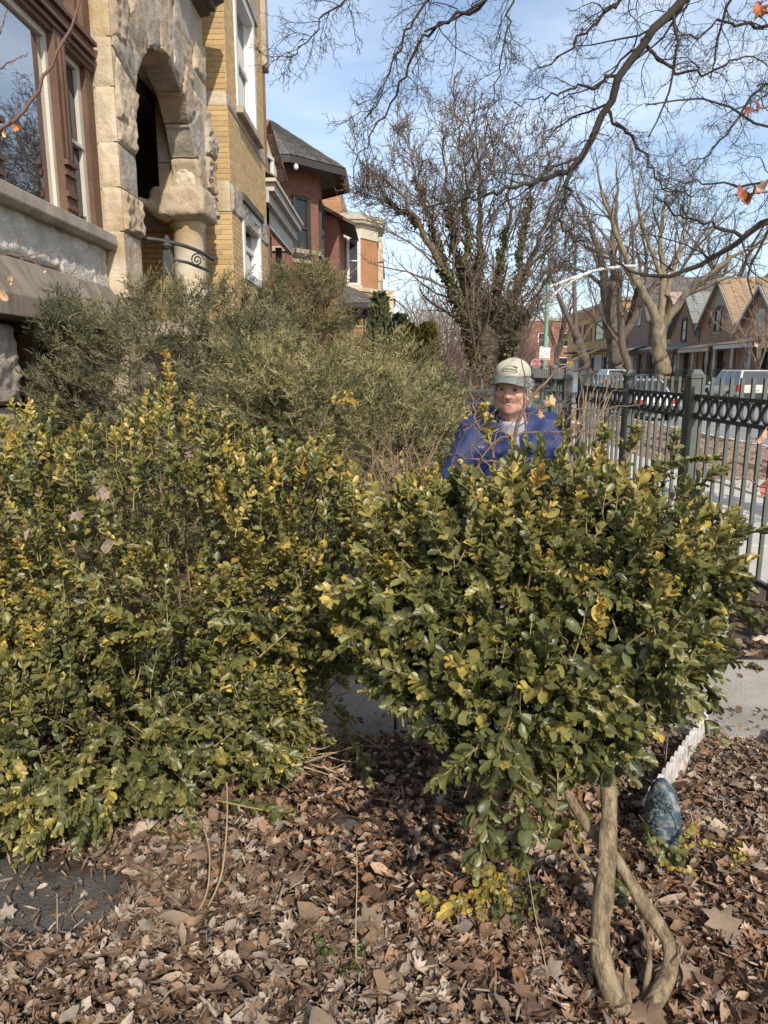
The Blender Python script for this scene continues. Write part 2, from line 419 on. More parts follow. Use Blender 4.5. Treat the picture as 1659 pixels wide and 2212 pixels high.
# ---------------------------------------------------------------- leaf litter
def leaf_templates(seed=1, fine=True):
    g = np.random.default_rng(seed); out_ = []
    for k in range(7):
        if k < 4:      # plain curled leaves
            ys, ws = (np.array([0, .14, .34, .58, .80, .93, 1.0]), np.array([.03, .19, .31, .34, .24, .12, .01])) if fine else (np.array([0, .3, .62, 1.0]), np.array([.04, .30, .31, .01]))
            ws = ws * g.uniform(.55, .95)
            V = []; cz, tw = g.choice([-1, 1]) * g.uniform(.3, 1.0), g.uniform(-.9, .9); lw, rw = g.uniform(.1, .8), g.uniform(-.1, .75)
            for y, w_ in zip(ys, ws):
                z = cz * (y - .5) ** 2 + .07 * g.uniform(-1, 1)
                V += [(-w_ * g.uniform(.75, 1.1), y - .5, z + w_ * (lw * 2 + tw * (y - .5) * 2) + g.uniform(-.05, .05)), (0, y - .5, z), (w_ * g.uniform(.75, 1.1), y - .5, z + w_ * (rw * 2 - tw * (y - .5) * 2) + g.uniform(-.05, .05))]
            F = [(i * 3 + j, i * 3 + j + 1, i * 3 + j + 4, i * 3 + j + 3) for i in range(len(ys) - 1) for j in (0, 1)]
            F = [t for q in F for t in ((q[0], q[1], q[2]), (q[0], q[2], q[3]))]
        else:          # lobed maple and oak leaves
            n = 16; a = np.arange(n) / n * 2 * math.pi - math.pi / 2
            lob = {4: [.12, .42, .36, .55, .40, .50, .42, .45, .64, .45, .42, .50, .40, .55, .36, .42], 5: [.5, .22, .4, .25, .5, .26, .48, .3, .5, .3, .48, .26, .5, .25, .4, .22], 6: [.16, .30, .44, .33, .52, .36, .47, .30, .62, .32, .42, .37, .55, .30, .48, .28]}[k]
            ring = lambda s_: [(math.cos(t) * r_ * (.8 if k == 5 else 1), math.sin(t) * r_ * (1.15 if k == 5 else 1), .34 * math.sin(t * 2 + k) * r_ + g.uniform(-.05, .08) + .5 * r_ * r_ * (1 if k % 2 else -.4) + (.0, .75, .35)[k - 4] * abs(math.cos(t)) * r_) for t, r_ in zip(a, np.array(lob) * s_ + (.14 * (1 - s_)))]
            V = [(0, 0, 0)] + (ring(.55) if fine else []) + ring(1.0)
            F = [(0, 1 + i, 1 + (i + 1) % n) for i in range(n)] if not fine else [(0, 1 + i, 1 + (i + 1) % n) for i in range(n)] + [f_ for i in range(n) for f_ in ((1 + i, 1 + n + i, 1 + n + (i + 1) % n), (1 + i, 1 + n + (i + 1) % n, 1 + (i + 1) % n))]
        out_.append((np.array(V), np.array(F)))
    return out_
LT = leaf_templates(); LTC = leaf_templates(1, False)
m_litter = M('dead_leaf', (.3, .2, .12), .72, .34, 55, .5, 130, attr=True, sub=.12)
PAL = 1.08 * np.array([(.255, .165, .105), (.19, .118, .072), (.135, .083, .052), (.34, .25, .17), (.41, .325, .25), (.10, .062, .042), (.26, .15, .085), (.36, .29, .225)])
def in_poly(x, y, poly):
    c = np.zeros(len(x), bool); n = len(poly)
    for i in range(n):
        (x0, y0), (x1, y1) = poly[i], poly[(i + 1) % n]
        k = ((y0 > y) != (y1 > y)); xx = (x1 - x0) * (y - y0) / ((y1 - y0) if y1 != y0 else 1e-9) + x0
        c ^= k & (x < xx)
    return c
def scatter(n, x0, x1, y0, y1, size, depth, seed, avoid=True, near_bias=False, keep=.07):
    g = np.random.default_rng(seed)
    x = g.uniform(x0, x1, n); y = y0 + (y1 - y0) * (g.uniform(0, 1, n) ** (1.6 if near_bias else 1))
    if avoid:
        k = np.ones(len(x), bool)
        for p in SLABS: k &= ~(in_poly(x, y, p) & (g.uniform(0, 1, len(x)) > keep))
        k &= ~((y > 2.84) & (y < 3.73) & (g.uniform(0, 1, len(x)) > .07))
        k &= ~((np.hypot((x + .08) / .33, (y - 2.35) / .55) < 1) & (g.uniform(0, 1, len(x)) > .45))
        x, y = x[k], y[k]
    n = len(x)
    hill = .018 * (vnoise(np.stack([x, y, x * 0], -1), 3.1, 2) + 1) + .012 * (vnoise(np.stack([x, y, x * 0], -1), 9, 4) + 1)
    z = .006 + hill + g.uniform(0, depth, n) + np.where((y > 2.84) & (y < 3.73), .02, 0)
    P = np.stack([x, y, z], -1)
    tilt = g.normal(0, .33, (n, 2)); up = nrm(np.stack([tilt[:, 0], tilt[:, 1], np.ones(n)], -1)); th = g.uniform(0, 2 * math.pi, n)
    d = nrm(np.cross(up, np.stack([np.cos(th), np.sin(th), np.zeros(n)], -1)))
    X = np.cross(d, up); s = size * np.exp(g.normal(0, .38, n))
    patch = vnoise(P, 1.4, 9)
    ci = np.clip((g.uniform(0, 1, n) * 8).astype(int), 0, 7)
    c = PAL[ci] * g.uniform(.75, 1.3, (n, 1)) * np.where(patch[:, None] > .25, np.array([[1.06, .96, .9]]), 1)
    return P, X, d, up, s, c, g
def litter(name, parent, mat, *a, **k):
    P, X, d, up, s, c, g = scatter(*a, **k)
    B = Bunch(); kind = g.choice(7, len(P), p=[.18, .18, .16, .14, .11, .11, .12])
    for q in range(7):
        i = kind == q
        if not i.any(): continue
        tv, tf = LTC[q]
        sc = np.stack([s[i] * g.uniform(.8, 1.1, i.sum()), s[i], s[i] * g.uniform(.5, 1.6, i.sum())], -1)
        V = stamp(tv, P[i], X[i], d[i], up[i], sc)
        B.add(V.reshape(-1, 3), T=stampf(tf, i.sum(), len(tv)), C=np.repeat(c[i], len(tv), 0))
    return B.build(name, mat, parent, True, kind='stuff')
lit = litter('leaf_litter', None, m_litter, 36000, -2.3, 2.5, 1.05, 3.1, .030, .024, 11)
tag(lit, 'thick carpet of dry curled brown leaves over the front yard')
far_lit = litter('leaf_litter', None, m_litter, 10000, -2.5, 2.5, 3.0, 9.3, .05, .03, 12)
tag(far_lit, 'dead leaves lying beyond the garden path')
pl = litter('leaf_litter', None, m_litter, 3500, 4.75, 7.9, 6, 26, .045, .01, 13, avoid=False)
tag(pl, 'dead leaves and wood chips covering the parkway strip')
# fine crumbs and needles between the leaves
def crumbs(n, x0, x1, y0, y1, seed):
    P, X, d, up, s, c, g = scatter(n, x0, x1, y0, y1, .014, .03, seed, keep=.35)
    tv = np.array([(-.12, -.8, 0), (.12, -.8, .05), (.16, .2, .12), (0, .9, .02), (-.12, .3, 0)]); tf = np.array([(0, 1, 2), (0, 2, 4), (4, 2, 3)])
    V = stamp(tv, P, X, d, up, np.stack([s, s * g.uniform(.6, 1.8, len(P)), s], -1))
    B = Bunch(); B.add(V.reshape(-1, 3), T=stampf(tf, len(P), 5), C=np.repeat(c * .8, 5, 0))
    return B.build('leaf_crumbs', m_litter, None, kind='stuff')
tag(crumbs(30000, -1.9, 2.1, 1.1, 2.95, 14), 'fine brown leaf crumbs and needles between the dead leaves')
# the largest leaves near the camera, one by one
P, X, d, up, s, c, g = scatter(300, -1.05, 1.9, 1.25, 2.45, .046, .015, 15)
P[:, 2] += .03
lmesh = []
for q in range(7):
    for v in range(4):
        tv, tf = LT[q]
        cc = PAL[[3, 4, 0, 1][v]] * [.85, .8, 1.0, 1.0][v]
        lmesh.append(np_mesh('dead_leaf', tv, [tf], m_litter, True, np.tile(cc, (len(tv), 1))))
for i in range(len(P)):
    o = bpy.data.objects.new('fallen_leaf', lmesh[int(g.choice(28, p=np.repeat([.10, .10, .10, .10, .2, .12, .28], 4) / 4))])
    m = Matrix(((X[i, 0], d[i, 0], up[i, 0]), (X[i, 1], d[i, 1], up[i, 1]), (X[i, 2], d[i, 2], up[i, 2]))).to_4x4()
    m = Matrix.Translation(Vector(P[i])) @ m @ Matrix.Diagonal((s[i], s[i], s[i] * .8, 1))
    COL.objects.link(o); o.parent = yard; o.matrix_basis = m
# ---------------------------------------------------------------- the houses on the left
m_lime = M('limestone', (.50, .395, .275), .9, .28, 3.5, .9, 26, stain=(.40, .31, .22), sscale=2.2)
m_lime2 = M('limestone_pale', (.55, .46, .345), .9, .2, 3, .7, 30, stain=(.40, .29, .15), sscale=1.8)
m_lime3 = M('limestone_brown', (.43, .31, .20), .9, .3, 4, .9, 24, stain=(.33, .27, .2), sscale=3)
m_lime4 = M('limestone_grey', (.42, .36, .285), .9, .28, 4, .9, 26, stain=(.31, .26, .21), sscale=2.5)
m_mort = M('old_mortar', (.42, .34, .235), .95, .2, 5, .8, 50)
m_sill = M('grey_stone_sill', (.36, .30, .23), .9, .25, 5, .5, 60, stain=(.26, .22, .17), sscale=3)
m_found = M('crumbled_foundation', (.78, .71, .61), .95, .22, 4, 1.0, 26, stain=(.58, .51, .42), sscale=3.5, bd=.05)
m_wood = M('brown_painted_wood', (.135, .072, .042), .6, .2, 5, .3, 40, stain=(.10, .05, .03), sscale=3)
m_sash = M('cream_sash', (.52, .47, .39), .5, .08, 5)
m_white = M('white_frame', (.62, .61, .585), .5, .05, 5)
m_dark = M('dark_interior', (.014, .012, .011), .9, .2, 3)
m_iron = M('old_iron', (.05, .052, .048), .5, .3, 20, .3, 60)
m_corn = M('dark_cornice', (.105, .085, .065), .85, .3, 6, .5, 50)
def glassmat(name, col, ior=1.9, rough=.02, wav=.0):
    m = M(name, col, rough, 0, 1, wav, 1.5, ior=ior); return m
m_glass = glassmat('window_glass', (.02, .022, .024), 6.0, .01, .02)
m_glassd = glassmat('dark_window_glass', (.022, .02, .018), 1.5, .06)
m_curt = M('curtain', (.42, .41, .40), .9, .2, 3)

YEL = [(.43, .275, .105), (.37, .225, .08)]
m_ybrick = M('yellow_brick', (.545, .385, .195), .88, .2, 3.0, .5, 120, rnd=.16, stain=(.45, .30, .135), sscale=6, stretch=(1, 1, 3))
m_ymort = M('brown_mortar', (.36, .245, .125), .95, .2, 8)
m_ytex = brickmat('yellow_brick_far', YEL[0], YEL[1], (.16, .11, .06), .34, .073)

def smooth_front(me):
    me.polygons.foreach_set('use_smooth', np.ones(len(me.polygons), bool)); me.set_sharp_from_angle(angle=math.radians(32))
def rock(f, u0, u1, v0, v1, d, amp, mat, parent, seed, nu=9, nv=6, w0=-.1, label=None):
    nu, nv = int(nu * 2.1), int(nv * 2.1)
    """a squared stone: rough front bulging by amp, straight sides back to w0"""
    g = .006
    u0 += g; u1 -= g; v0 += g; v1 -= g
    U, W = np.meshgrid(np.linspace(u0, u1, nu), np.linspace(v0, v1, nv), indexing='ij')
    eu = np.minimum(U - u0, u1 - U) / max(.022, min(.035, (u1 - u0) / 3)); ev = np.minimum(W - v0, v1 - W) / max(.022, min(.035, (v1 - v0) / 3))
    e = np.clip(np.minimum(eu, ev), 0, 1) ** .7
    q = np.stack([U, W, U * 0], -1)
    z = d + e * amp * (.5 + .28 * vnoise(q, 5.5, seed) + .26 * np.abs(vnoise(q, 11, seed + 3)) + .22 * vnoise(q, 27, seed + 5)) + e * .004 * vnoise(q, 38, seed + 7)
    V = (f.o + f.u * U[..., None] + f.v * W[..., None] + f.w * z[..., None]).reshape(-1, 3)
    i = (np.arange(nu - 1)[:, None] * nv + np.arange(nv - 1)[None]).ravel()
    Q = [np.stack([i, i + nv, i + nv + 1, i + 1], 1)]
    n = len(V)
    ring = [k * nv for k in range(nu)] + [(nu - 1) * nv + k for k in range(1, nv)] + [k * nv + nv - 1 for k in range(nu - 2, -1, -1)] + [k for k in range(nv - 2, 0, -1)]
    back = V[ring] - f.w * (d - w0); V = np.concatenate([V, back])
    m = len(ring)
    Q.append(np.array([(ring[k], n + k, n + (k + 1) % m, ring[(k + 1) % m]) for k in range(m)]))
    me = np_mesh('stone_block', V, Q, mat, True)
    smooth_front(me)
    return obj('stone_block', me, parent, label=label)

FX = lambda X: Fr((X, 0, 0), (0, 1, 0))        # faces +X, u = y, v = z
FY = lambda Y: Fr((0, Y, 0), (1, 0, 0))        # faces -Y, u = x, v = z
FNX = lambda X: Fr((X, 0, 0), (0, -1, 0))      # faces -X, u = -y
def window(parent, f, u0, u1, v0, v1, mframe, mglass, fw=.07, depth=.12, rail=True, sill=None, curtain=None, proud=.01, name='window', label=None):
    """sash window set back in its opening: frame, pane, meeting rail"""
    b = MB()
    b.box(f, u0, u0 + fw, v0, v1, -depth - .05, proud); b.box(f, u1 - fw, u1, v0, v1, -depth - .05, proud)
    b.box(f, u0 + fw, u1 - fw, v1 - fw, v1, -depth - .05, proud); b.box(f, u0 + fw, u1 - fw, v0, v0 + fw, -depth - .05, proud)
    o = b.build(name, mframe, parent, label=label)
    vm = (v0 + v1) / 2
    iu0, iu1, iv0, iv1 = u0 + fw, u1 - fw, v0 + fw, v1 - fw
    if rail:
        r = MB(); s = fw * .6
        r.box(f, iu0, iu1, vm - s / 2, vm + s / 2, -depth + .005, -depth + .05)
        for a, c in ((iv0, vm - s / 2), (vm + s / 2, iv1)):
            r.box(f, iu0, iu0 + s, a, c, -depth + .003, -depth + .04); r.box(f, iu1 - s, iu1, a, c, -depth + .003, -depth + .04)
        r.build('sash', mframe, o)
    MB().box(f, iu0, iu1, iv0, iv1, -depth - .02, -depth).build('pane', mglass, o)
    if curtain:
        MB().box(f, iu0 + .02, iu1 - .02, curtain[0], curtain[1], -depth + .001, -depth + .004).build('blind', m_curt, o)
    if sill is not None:
        MB().box(f, u0 - .08, u1 + .08, v0 - .12, v0 - .002, -.05, .07).build('sill', sill, o)
    return o

# ---- greystone house with the arched porch
gs = thing('greystone_house', 'weathered limestone house with rough arched porch and brown wooden bay windows', 'house', (-3.4, 7, 0))
XW, XA = -2.79, -2.6
fw_, fa_ = FX(XW), FX(XA)
core = MB()
core.box(fw_, 1.5, 7.24, -.1, 1.7, -3, -.4)                 # behind the basement window
core.box(fw_, 1.5, 7.24, 5.82, 9.5, -3, -.03)
core.box(fw_, 1.5, 4.2, 4.36, 5.82, -3, -.03)
core.box(fw_, 4.2, 7.24, 4.36, 5.82, -3, -.6)
core.box(fw_, 1.5, 7.24, 2.0, 2.9, -3, -.03)
core.box(fw_, 1.5, 4.2, 2.9, 4.36, -3, -.03)
core.box(fw_, 7.24, 7.72, -.1, 9.5, -3, XA - XW - .03)
core.box(fw_, 7.72, 10.11, 5.12, 9.5, -3, XA - XW - .03)
core.box(fw_, 10.12, 11.48, 5.12, 9.5, -3, -.105)      # over the arch
core.box(fw_, 7.72, 10.1, -.1, 2.12, -3, XA - XW - .06)     # under the porch floor
core.box(fw_, 10.12, 10.9, 4.0, 9.5, -.10, XA - XW - .03)
core.box(fw_, 10.1, 10.9, -.1, 2.12, -3, XA - XW - .03)
core.box(fw_, 7.72, 11.5, 2.12, 5.1, -3, -2.1)              # back of the porch
core.box(fw_, 4.2, 7.24, 2.9, 4.36, -3, -.6)
core.build('wall', m_mort, gs)
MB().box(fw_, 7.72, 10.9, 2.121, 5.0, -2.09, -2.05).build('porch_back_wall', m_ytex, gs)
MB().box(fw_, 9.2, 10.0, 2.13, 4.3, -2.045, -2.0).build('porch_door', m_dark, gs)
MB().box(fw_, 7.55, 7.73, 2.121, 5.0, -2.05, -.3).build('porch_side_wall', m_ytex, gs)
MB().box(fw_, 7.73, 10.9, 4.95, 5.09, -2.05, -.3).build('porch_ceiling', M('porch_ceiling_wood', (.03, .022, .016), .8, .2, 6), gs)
MB().box(fw_, 10.93, 11.48, 3.99, 5.1, -2.09, -.2).build('porch_shade_wall', M('painted_porch_shade', (.02, .015, .012), .85, .2, 6), gs)  # closes the porch end; near-black colour stands in for the shade inside
MB().box(fw_, 10.86, 11.48, 3.60, 3.985, -2.09, -.1).build('porch_lintel', m_lime4, gs)
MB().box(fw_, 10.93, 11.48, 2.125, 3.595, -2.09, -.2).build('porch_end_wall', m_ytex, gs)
MB().box(fw_, 9.15, 9.4, 2.13, 3.6, -1.3, -.9).build('porch_pier', m_ytex, gs)
# window wall between water table and lintel: crumbled foundation, sill, brown frames
rock(fw_, 1.6, 4.4, 2.42, 2.88, 0, .05, m_found, gs, 31, 22, 9)
rock(fw_, 4.4, 6.2, 2.42, 2.88, 0, .045, m_found, gs, 32, 26, 10)
rock(fw_, 6.2, 7.23, 2.3, 2.88, 0, .05, m_found, gs, 33, 22, 12)
sl = MB().ext(FY(0), [(XW - .05, 2.885), (XW + .13, 2.88), (XW + .14, 2.78), (XW + .1, 2.74), (XW - .05, 2.76)], -1.6, -7.34)
sl.build('window_sill', m_sill, gs, bevel=.008)
wt = MB().ext(FY(0), [(XW - .05, 2.43), (XW + .02, 2.41), (XW + .2, 2.12), (XW + .2, 1.97), (XW - .05, 1.96)], -1.6, -7.26)
wt.build('water_table', M('water_table_stone', (.27, .22, .165), .92, .25, 4, .5, 60, stain=(.18, .145, .11), sscale=2.5, stretch=(1, 3, .6)), gs, bevel=.006)
# basement window under the water table
window(gs, fw_, 5.62, 6.55, .9, 1.92, m_wood, m_glassd, .09, .22, name='basement_window')
for a, b in ((5.0, 5.61), (6.56, 7.1)): MB().box(fw_, a, b, .5, 1.94, -.4, -.2).build('basement_panel', m_dark, gs)
rock(fw_, 4.55, 5.3, 1.35, 1.93, .02, .09, m_lime4, gs, 35, 12, 9, -.3)
rock(fw_, 4.62, 5.26, .5, 1.34, .0, .06, m_lime, gs, 36, 10, 9, -.3)
# the wooden window group
wd = MB()
for a, b, p in ((4.2, 4.32, .0), (5.2, 5.40, .03), (6.40, 6.58, .035), (7.08, 7.24, .0)):
    wd.box(fw_, a, b, 2.9, 4.36, -.3, p)
wd.box(fw_, 4.2, 7.24, 4.30, 4.52, -.3, .02)
for z_, q in ((4.34, .05), (4.40, .075), (4.46, .055), (4.50, .09)):
    wd.box(fw_, 4.3, 7.18, z_, z_ + .035, .021, q)
for a in (5.2, 6.40):
    for z_, q in ((3.22, .06), (3.30, .075), (3.05, .06), (2.95, .05)):
        wd.box(fw_, a - .012, a + .192, z_, z_ + .04, .036, q)
    wd.box(fw_, a + .05, a + .075, 3.36, 4.28, .036, .055); wd.box(fw_, a + .12, a + .145, 3.36, 4.28, .036, .055)
wd.box(fw_, 4.2, 7.24, 5.6, 5.8, -.3, .02)
for a, b in ((4.2, 4.32), (5.2, 5.40), (6.40, 6.58), (7.08, 7.24)):
    wd.box(fw_, a, b, 4.52, 5.6, -.3, .015)
wd.build('window_frame', m_wood, gs, label='brown carved wooden frame of the big bay window')
window(gs, fw_, 5.40, 6.40, 2.9, 4.30, m_sash, m_glass, .05, .06, rail=False, label='large single pane window reflecting sky and bare branches', proud=-.03)
window(gs, fw_, 4.32, 5.2, 2.9, 4.30, m_sash, m_glass, .05, .06, rail=False, proud=-.03)
window(gs, fw_, 6.58, 7.08, 2.9, 4.30, m_sash, m_glassd, .045, .09, rail=True, label='narrow sash window with dark screen', proud=-.05)
for a, b in ((4.32, 5.2), (5.40, 6.40), (6.58, 7.08)):
    window(gs, fw_, a, b, 4.52, 5.6, m_wood, m_glass, .06, .12, rail=False, name='transom_window', proud=-.03)
# pale pilaster whose lit side faces the street corner
zs = [2.3, 2.92, 3.32, 3.72, 4.2, 4.62, 5.1, 5.6, 6.2, 6.9, 7.6, 8.4]
fp = FY(7.24)
for i, (a, b) in enumerate(zip(zs[:-1], zs[1:])):
    rock(fp, XW, XA + .012, a, b, .0, .022, m_lime2, gs, 40 + i, 8, 7, -.14)
    rock(fa_, 7.25, 7.74, a, b, 0, (.012, .085, .015, .07)[i % 4], (m_lime, m_lime3, m_lime4, m_lime)[i % 4], gs, 60 + i, 12, 9, -.12)
# arch: voussoirs, rough face, jamb with springer, drum column
cy, cz, r0 = 8.92, 3.93, 1.17
def voussoir(a0, a1, r0, r1, seed, mat, amp):
    nu, nv = 14, 16
    A, Rr = np.meshgrid(np.linspace(a0 + .008, a1 - .008, nu), np.linspace(r0, r1 - .008, nv), indexing='ij')
    yy, zz = cy - np.cos(A) * Rr, cz + np.sin(A) * Rr
    e = np.clip(np.minimum(np.minimum(A - a0, a1 - A) * r0 / .03, np.minimum(Rr - r0, r1 - Rr) / .03), 0, 1)
    q = np.stack([yy, zz, yy * 0], -1)
    x = XA + .01 + e * amp * (.5 + .3 * vnoise(q, 5, seed) + .3 * np.abs(vnoise(q, 11, seed + 2)) + .2 * vnoise(q, 28, seed + 4))
    jit = .025 * vnoise(q, 9, seed + 8) * (Rr - r0 < .03)
    zz = zz + jit * np.sin(A); yy = yy - jit * np.cos(A)
    V = np.stack([x, yy, zz], -1).reshape(-1, 3)
    i = (np.arange(nu - 1)[:, None] * nv + np.arange(nv - 1)[None]).ravel()
    Q = [np.stack([i, i + nv, i + nv + 1, i + 1], 1)]
    ring = [k * nv for k in range(nu)] + [(nu - 1) * nv + k for k in range(1, nv)] + [k * nv + nv - 1 for k in range(nu - 2, -1, -1)] + [k for k in range(nv - 2, 0, -1)]
    n, m = len(V), len(ring)
    mid = V[ring].copy(); mid[:, 0] = XA - .15; mid[:, 1:] += rng.uniform(-.012, .012, (m, 2)); back = V[ring].copy(); back[:, 0] = XA - .30
    V = np.concatenate([V, mid, back])
    for s_, a_ in ((0, 0), (1, m)):
        fr = ring if s_ == 0 else [n + k for k in range(m)]
        Q.append(np.array([(fr[k], n + a_ + k, n + a_ + (k + 1) % m, fr[(k + 1) % m]) for k in range(m)]))
    me = np_mesh('voussoir', V, Q, mat); smooth_front(me); obj('voussoir', me, gs)
na = 9
for k in range(na):
    a0, a1 = math.pi * k / na, math.pi * (k + 1) / na
    voussoir(a0, a1, r0, r0 + (.62 if k % 2 else .5), 80 + k, (m_lime, m_lime4, m_lime3, m_lime4)[k % 4], .06)
for i, (a, b, c, d_) in enumerate(((7.74, 8.5, 5.15, 5.62), (8.5, 9.3, 5.45, 5.95), (9.3, 10.15, 5.2, 5.7), (10.15, 10.9, 4.9, 5.5), (7.74, 8.6, 5.62, 6.1), (8.6, 9.5, 5.95, 6.3), (9.5, 10.3, 5.7, 6.3), (10.3, 10.9, 5.5, 6.0),
                                   (7.74, 8.4, 6.1, 6.8), (8.4, 9.2, 6.3, 7.0), (9.2, 10.1, 6.85, 7.3), (10.1, 10.9, 6.75, 7.3), (7.74, 8.6, 6.8, 7.6), (8.6, 9.6, 7.3, 8), (9.6, 10.9, 7.3, 8))):
    rock(fa_, a, b, c, d_, -.01, (.02, .05, .06)[i % 3], (m_lime4, m_lime, m_lime3)[i % 3], gs, 100 + i, 11, 8, -.06)
# right jamb: rough quoins on both faces
zs = [3.97, 4.3, 4.75, 5.2]
for i, (a, b) in enumerate(zip(zs[:-1], zs[1:])):
    rock(fa_, 10.1, 10.92, a, b, .0, .07, (m_lime3, m_lime4, m_lime)[i % 3], gs, 130 + i, 11, 8, -.5)
    rock(FY(10.1), XA - .3, XA - .002, a, b, .0, .05, (m_lime2, m_lime3, m_lime)[i % 3], gs, 140 + i, 9, 8, -.1)
    rock(fa_, 10.45, 10.94, a - .25, b - .25, .02, .14, (m_lime4, m_lime3)[i % 2], gs, 150 + i, 9, 8, -.4)
# springer block with its curled tail, and the drum column
F_ = grid((-3.62, 9.85, 3.45), (-2.36, 11.1, 4.12), .03)
q = np.abs(F_ - np.array([-2.86, 10.47, 3.83], np.float32)) - np.array([.30, .37, .12], np.float32)
S_ = np.linalg.norm(np.maximum(q, 0), axis=-1) + np.minimum(q.max(-1), 0) - .06
S_ = smin(S_, sd_ell(F_, (-2.84, 10.45, 3.68), (.30, .32, .13)), .08)
S_ = smin(S_, sd_cap(F_, (-3.1, 10.2, 3.72), (-3.42, 9.98, 3.84), .10, .03), .08)
S_ = S_ + .014 * vnoise(F_, 9, 4) + .012 * vnoise(F_, 26, 5) + .008 * np.abs(vnoise(F_, 40, 6))
V, Q = surfnets(S_, (-3.62, 9.85, 3.45), .03)
obj('springer_block', np_mesh('springer_block', V, [Q], m_lime, True), gs, label='rough limestone springer with curled tail over the porch column')
MB().lathe((-2.84, 10.45, 0), [(.27, 2.12), (.27, 2.24), (.22, 2.3), (.215, 3.0), (.205, 3.5), (.25, 3.56), (.24, 3.62)], 20).build('porch_column', M('patched_plaster', (.46, .33, .17), .9, .12, 2, .4, 30, stain=(.55, .50, .41), sscale=1.3), gs, smooth=True)
# cornice over the arch
cn = MB().ext(FY(0), [(XA - .05, 6.34), (XA + .10, 6.36), (XA + .14, 6.46), (XA + .3, 6.52), (XA + .34, 6.66), (XA + .30, 6.74), (XA - .05, 6.8)], -9.15, -10.85)
cn.build('cornice', m_corn, gs, bevel=.006)
for k in range(16): MB().box(fa_, 9.2 + k * .1, 9.25 + k * .1, 6.37, 6.45, .10, .2).build('dentil', m_corn, gs)
MB().ext(FY(0), [(XA - .05, 7.3), (XA + .3, 7.34), (XA + .36, 7.55), (XA - .05, 7.6)], -9.6, -10.95).build('upper_cornice', m_corn, gs, bevel=.006)
# iron railing on the porch edge
rl = thing('iron_railing', 'old curved iron handrail with scrolls at the porch of the greystone', 'railing', (-2.35, 7.9, 2.0))
MB().tube(spline([(-2.6, 7.78, 2.95), (-2.45, 7.84, 2.945), (-2.25, 7.98, 2.92), (-2.1, 8.2, 2.88), (-2.04, 8.5, 2.84)], 14), .021, 8).build('handrail', m_iron, rl, smooth=True)
b = MB()
for dx in (-.05, .05): b.tube([(-2.38 + dx * 1.4, 7.9, 2.3), (-2.38 + dx * .7, 7.9, 2.82)], .02, 6)
b.build('post_leg', m_iron, rl)
b = MB(); b.box(Fr((-2.38, 7.9, 0), (1, 0, 0)), -.035, .035, 2.62, 2.86, -.02, .02); b.lathe((-2.38, 7.9, 0), [(.04, 2.86), (.06, 2.89), (.03, 2.93), (.035, 2.965), (.01, 3.0)], 10)
b.build('newel_post', m_iron, rl)
MB().tube([(-2.36, 7.9, 2.76), (-2.2, 8.0, 2.74), (-2.05, 8.45, 2.70)], .017, 6).build('lower_rail', m_iron, rl)
for c_ in ((-2.12, 8.1, 2.78),):
    t_ = np.linspace(0, 4 * math.pi, 26); MB().tube([(c_[0] + math.cos(a) * (.075 - .005 * a), c_[1], c_[2] + math.sin(a) * (.075 - .005 * a)) for a in t_], .009, 5).build('scroll', m_iron, rl)
MB().box(FX(-2.05), 7.75, 8.9, 1.95, 2.12, -.55, 0).build('stoop_edge', m_sill, gs, bevel=.02)

# ---- yellow brick house
yh = thing('yellow_brick_house', 'tan roman brick house with limestone bands and tall white windows', 'house', (-3, 13, 0))
YB, XF = 11.5, -2.45
fr_, ff_ = FY(YB), FX(XF)
yc = MB(); yc.box(ff_, YB + .008, 14.75, -.1, 8.6, -6, -.45).box(FX(-2.9), 10.95, YB, -.1, 9, -3, -.55).box(ff_, YB + .008, 12.2, -.1, 8.6, -.449, -.006).box(ff_, 13.9, 14.75, -.1, 8.6, -.449, -.006)
for a, b in ((-.1, 3.1), (4.3, 5.66), (7.6, 8.6)): yc.box(ff_, 12.2, 13.9, a, b, -.449, -.006)
yc.build('wall', m_ymort, yh)
course = .073
bands = [(3.98, 4.42), (5.46, 5.66)]
inb = lambda z: any(a - .03 < z < b - .0 for a, b in bands)
bme = None
def brick_mesh(l, h, d, name='brick'):
    b = MB(); b.box(Fr((0, 0, 0), (1, 0, 0)), 0, l, 0, h, -.012, 0.0); return b.mesh(name, m_ybrick, bevel=.002)
b34, b17 = brick_mesh(.338, .066, .1), brick_mesh(.168, .066, .1)
z, row, nb = 2.55, 0, 0
edge = []
while z < 8.3:
    if not inb(z + .03) :
        x = XF
        seq = [(b17, .173)] if row % 2 else []
        xs = []
        first = .335 if row % 2 == 0 else .165
        x1 = XF + .002
        for k in range(2):
            l_ = first if k == 0 else .338
            x0 = x1 - l_
            if x1 < -3.0 or nb >= 160: break
            o = bpy.data.objects.new('brick', b34 if l_ > .2 else b17)
            o.location = (x0 + rng.uniform(-.002, .002), YB + .004 - rng.uniform(0, .003), z)
            link(o, yh); nb += 1
            x1 = x0 - .006
    z += course; row += 1
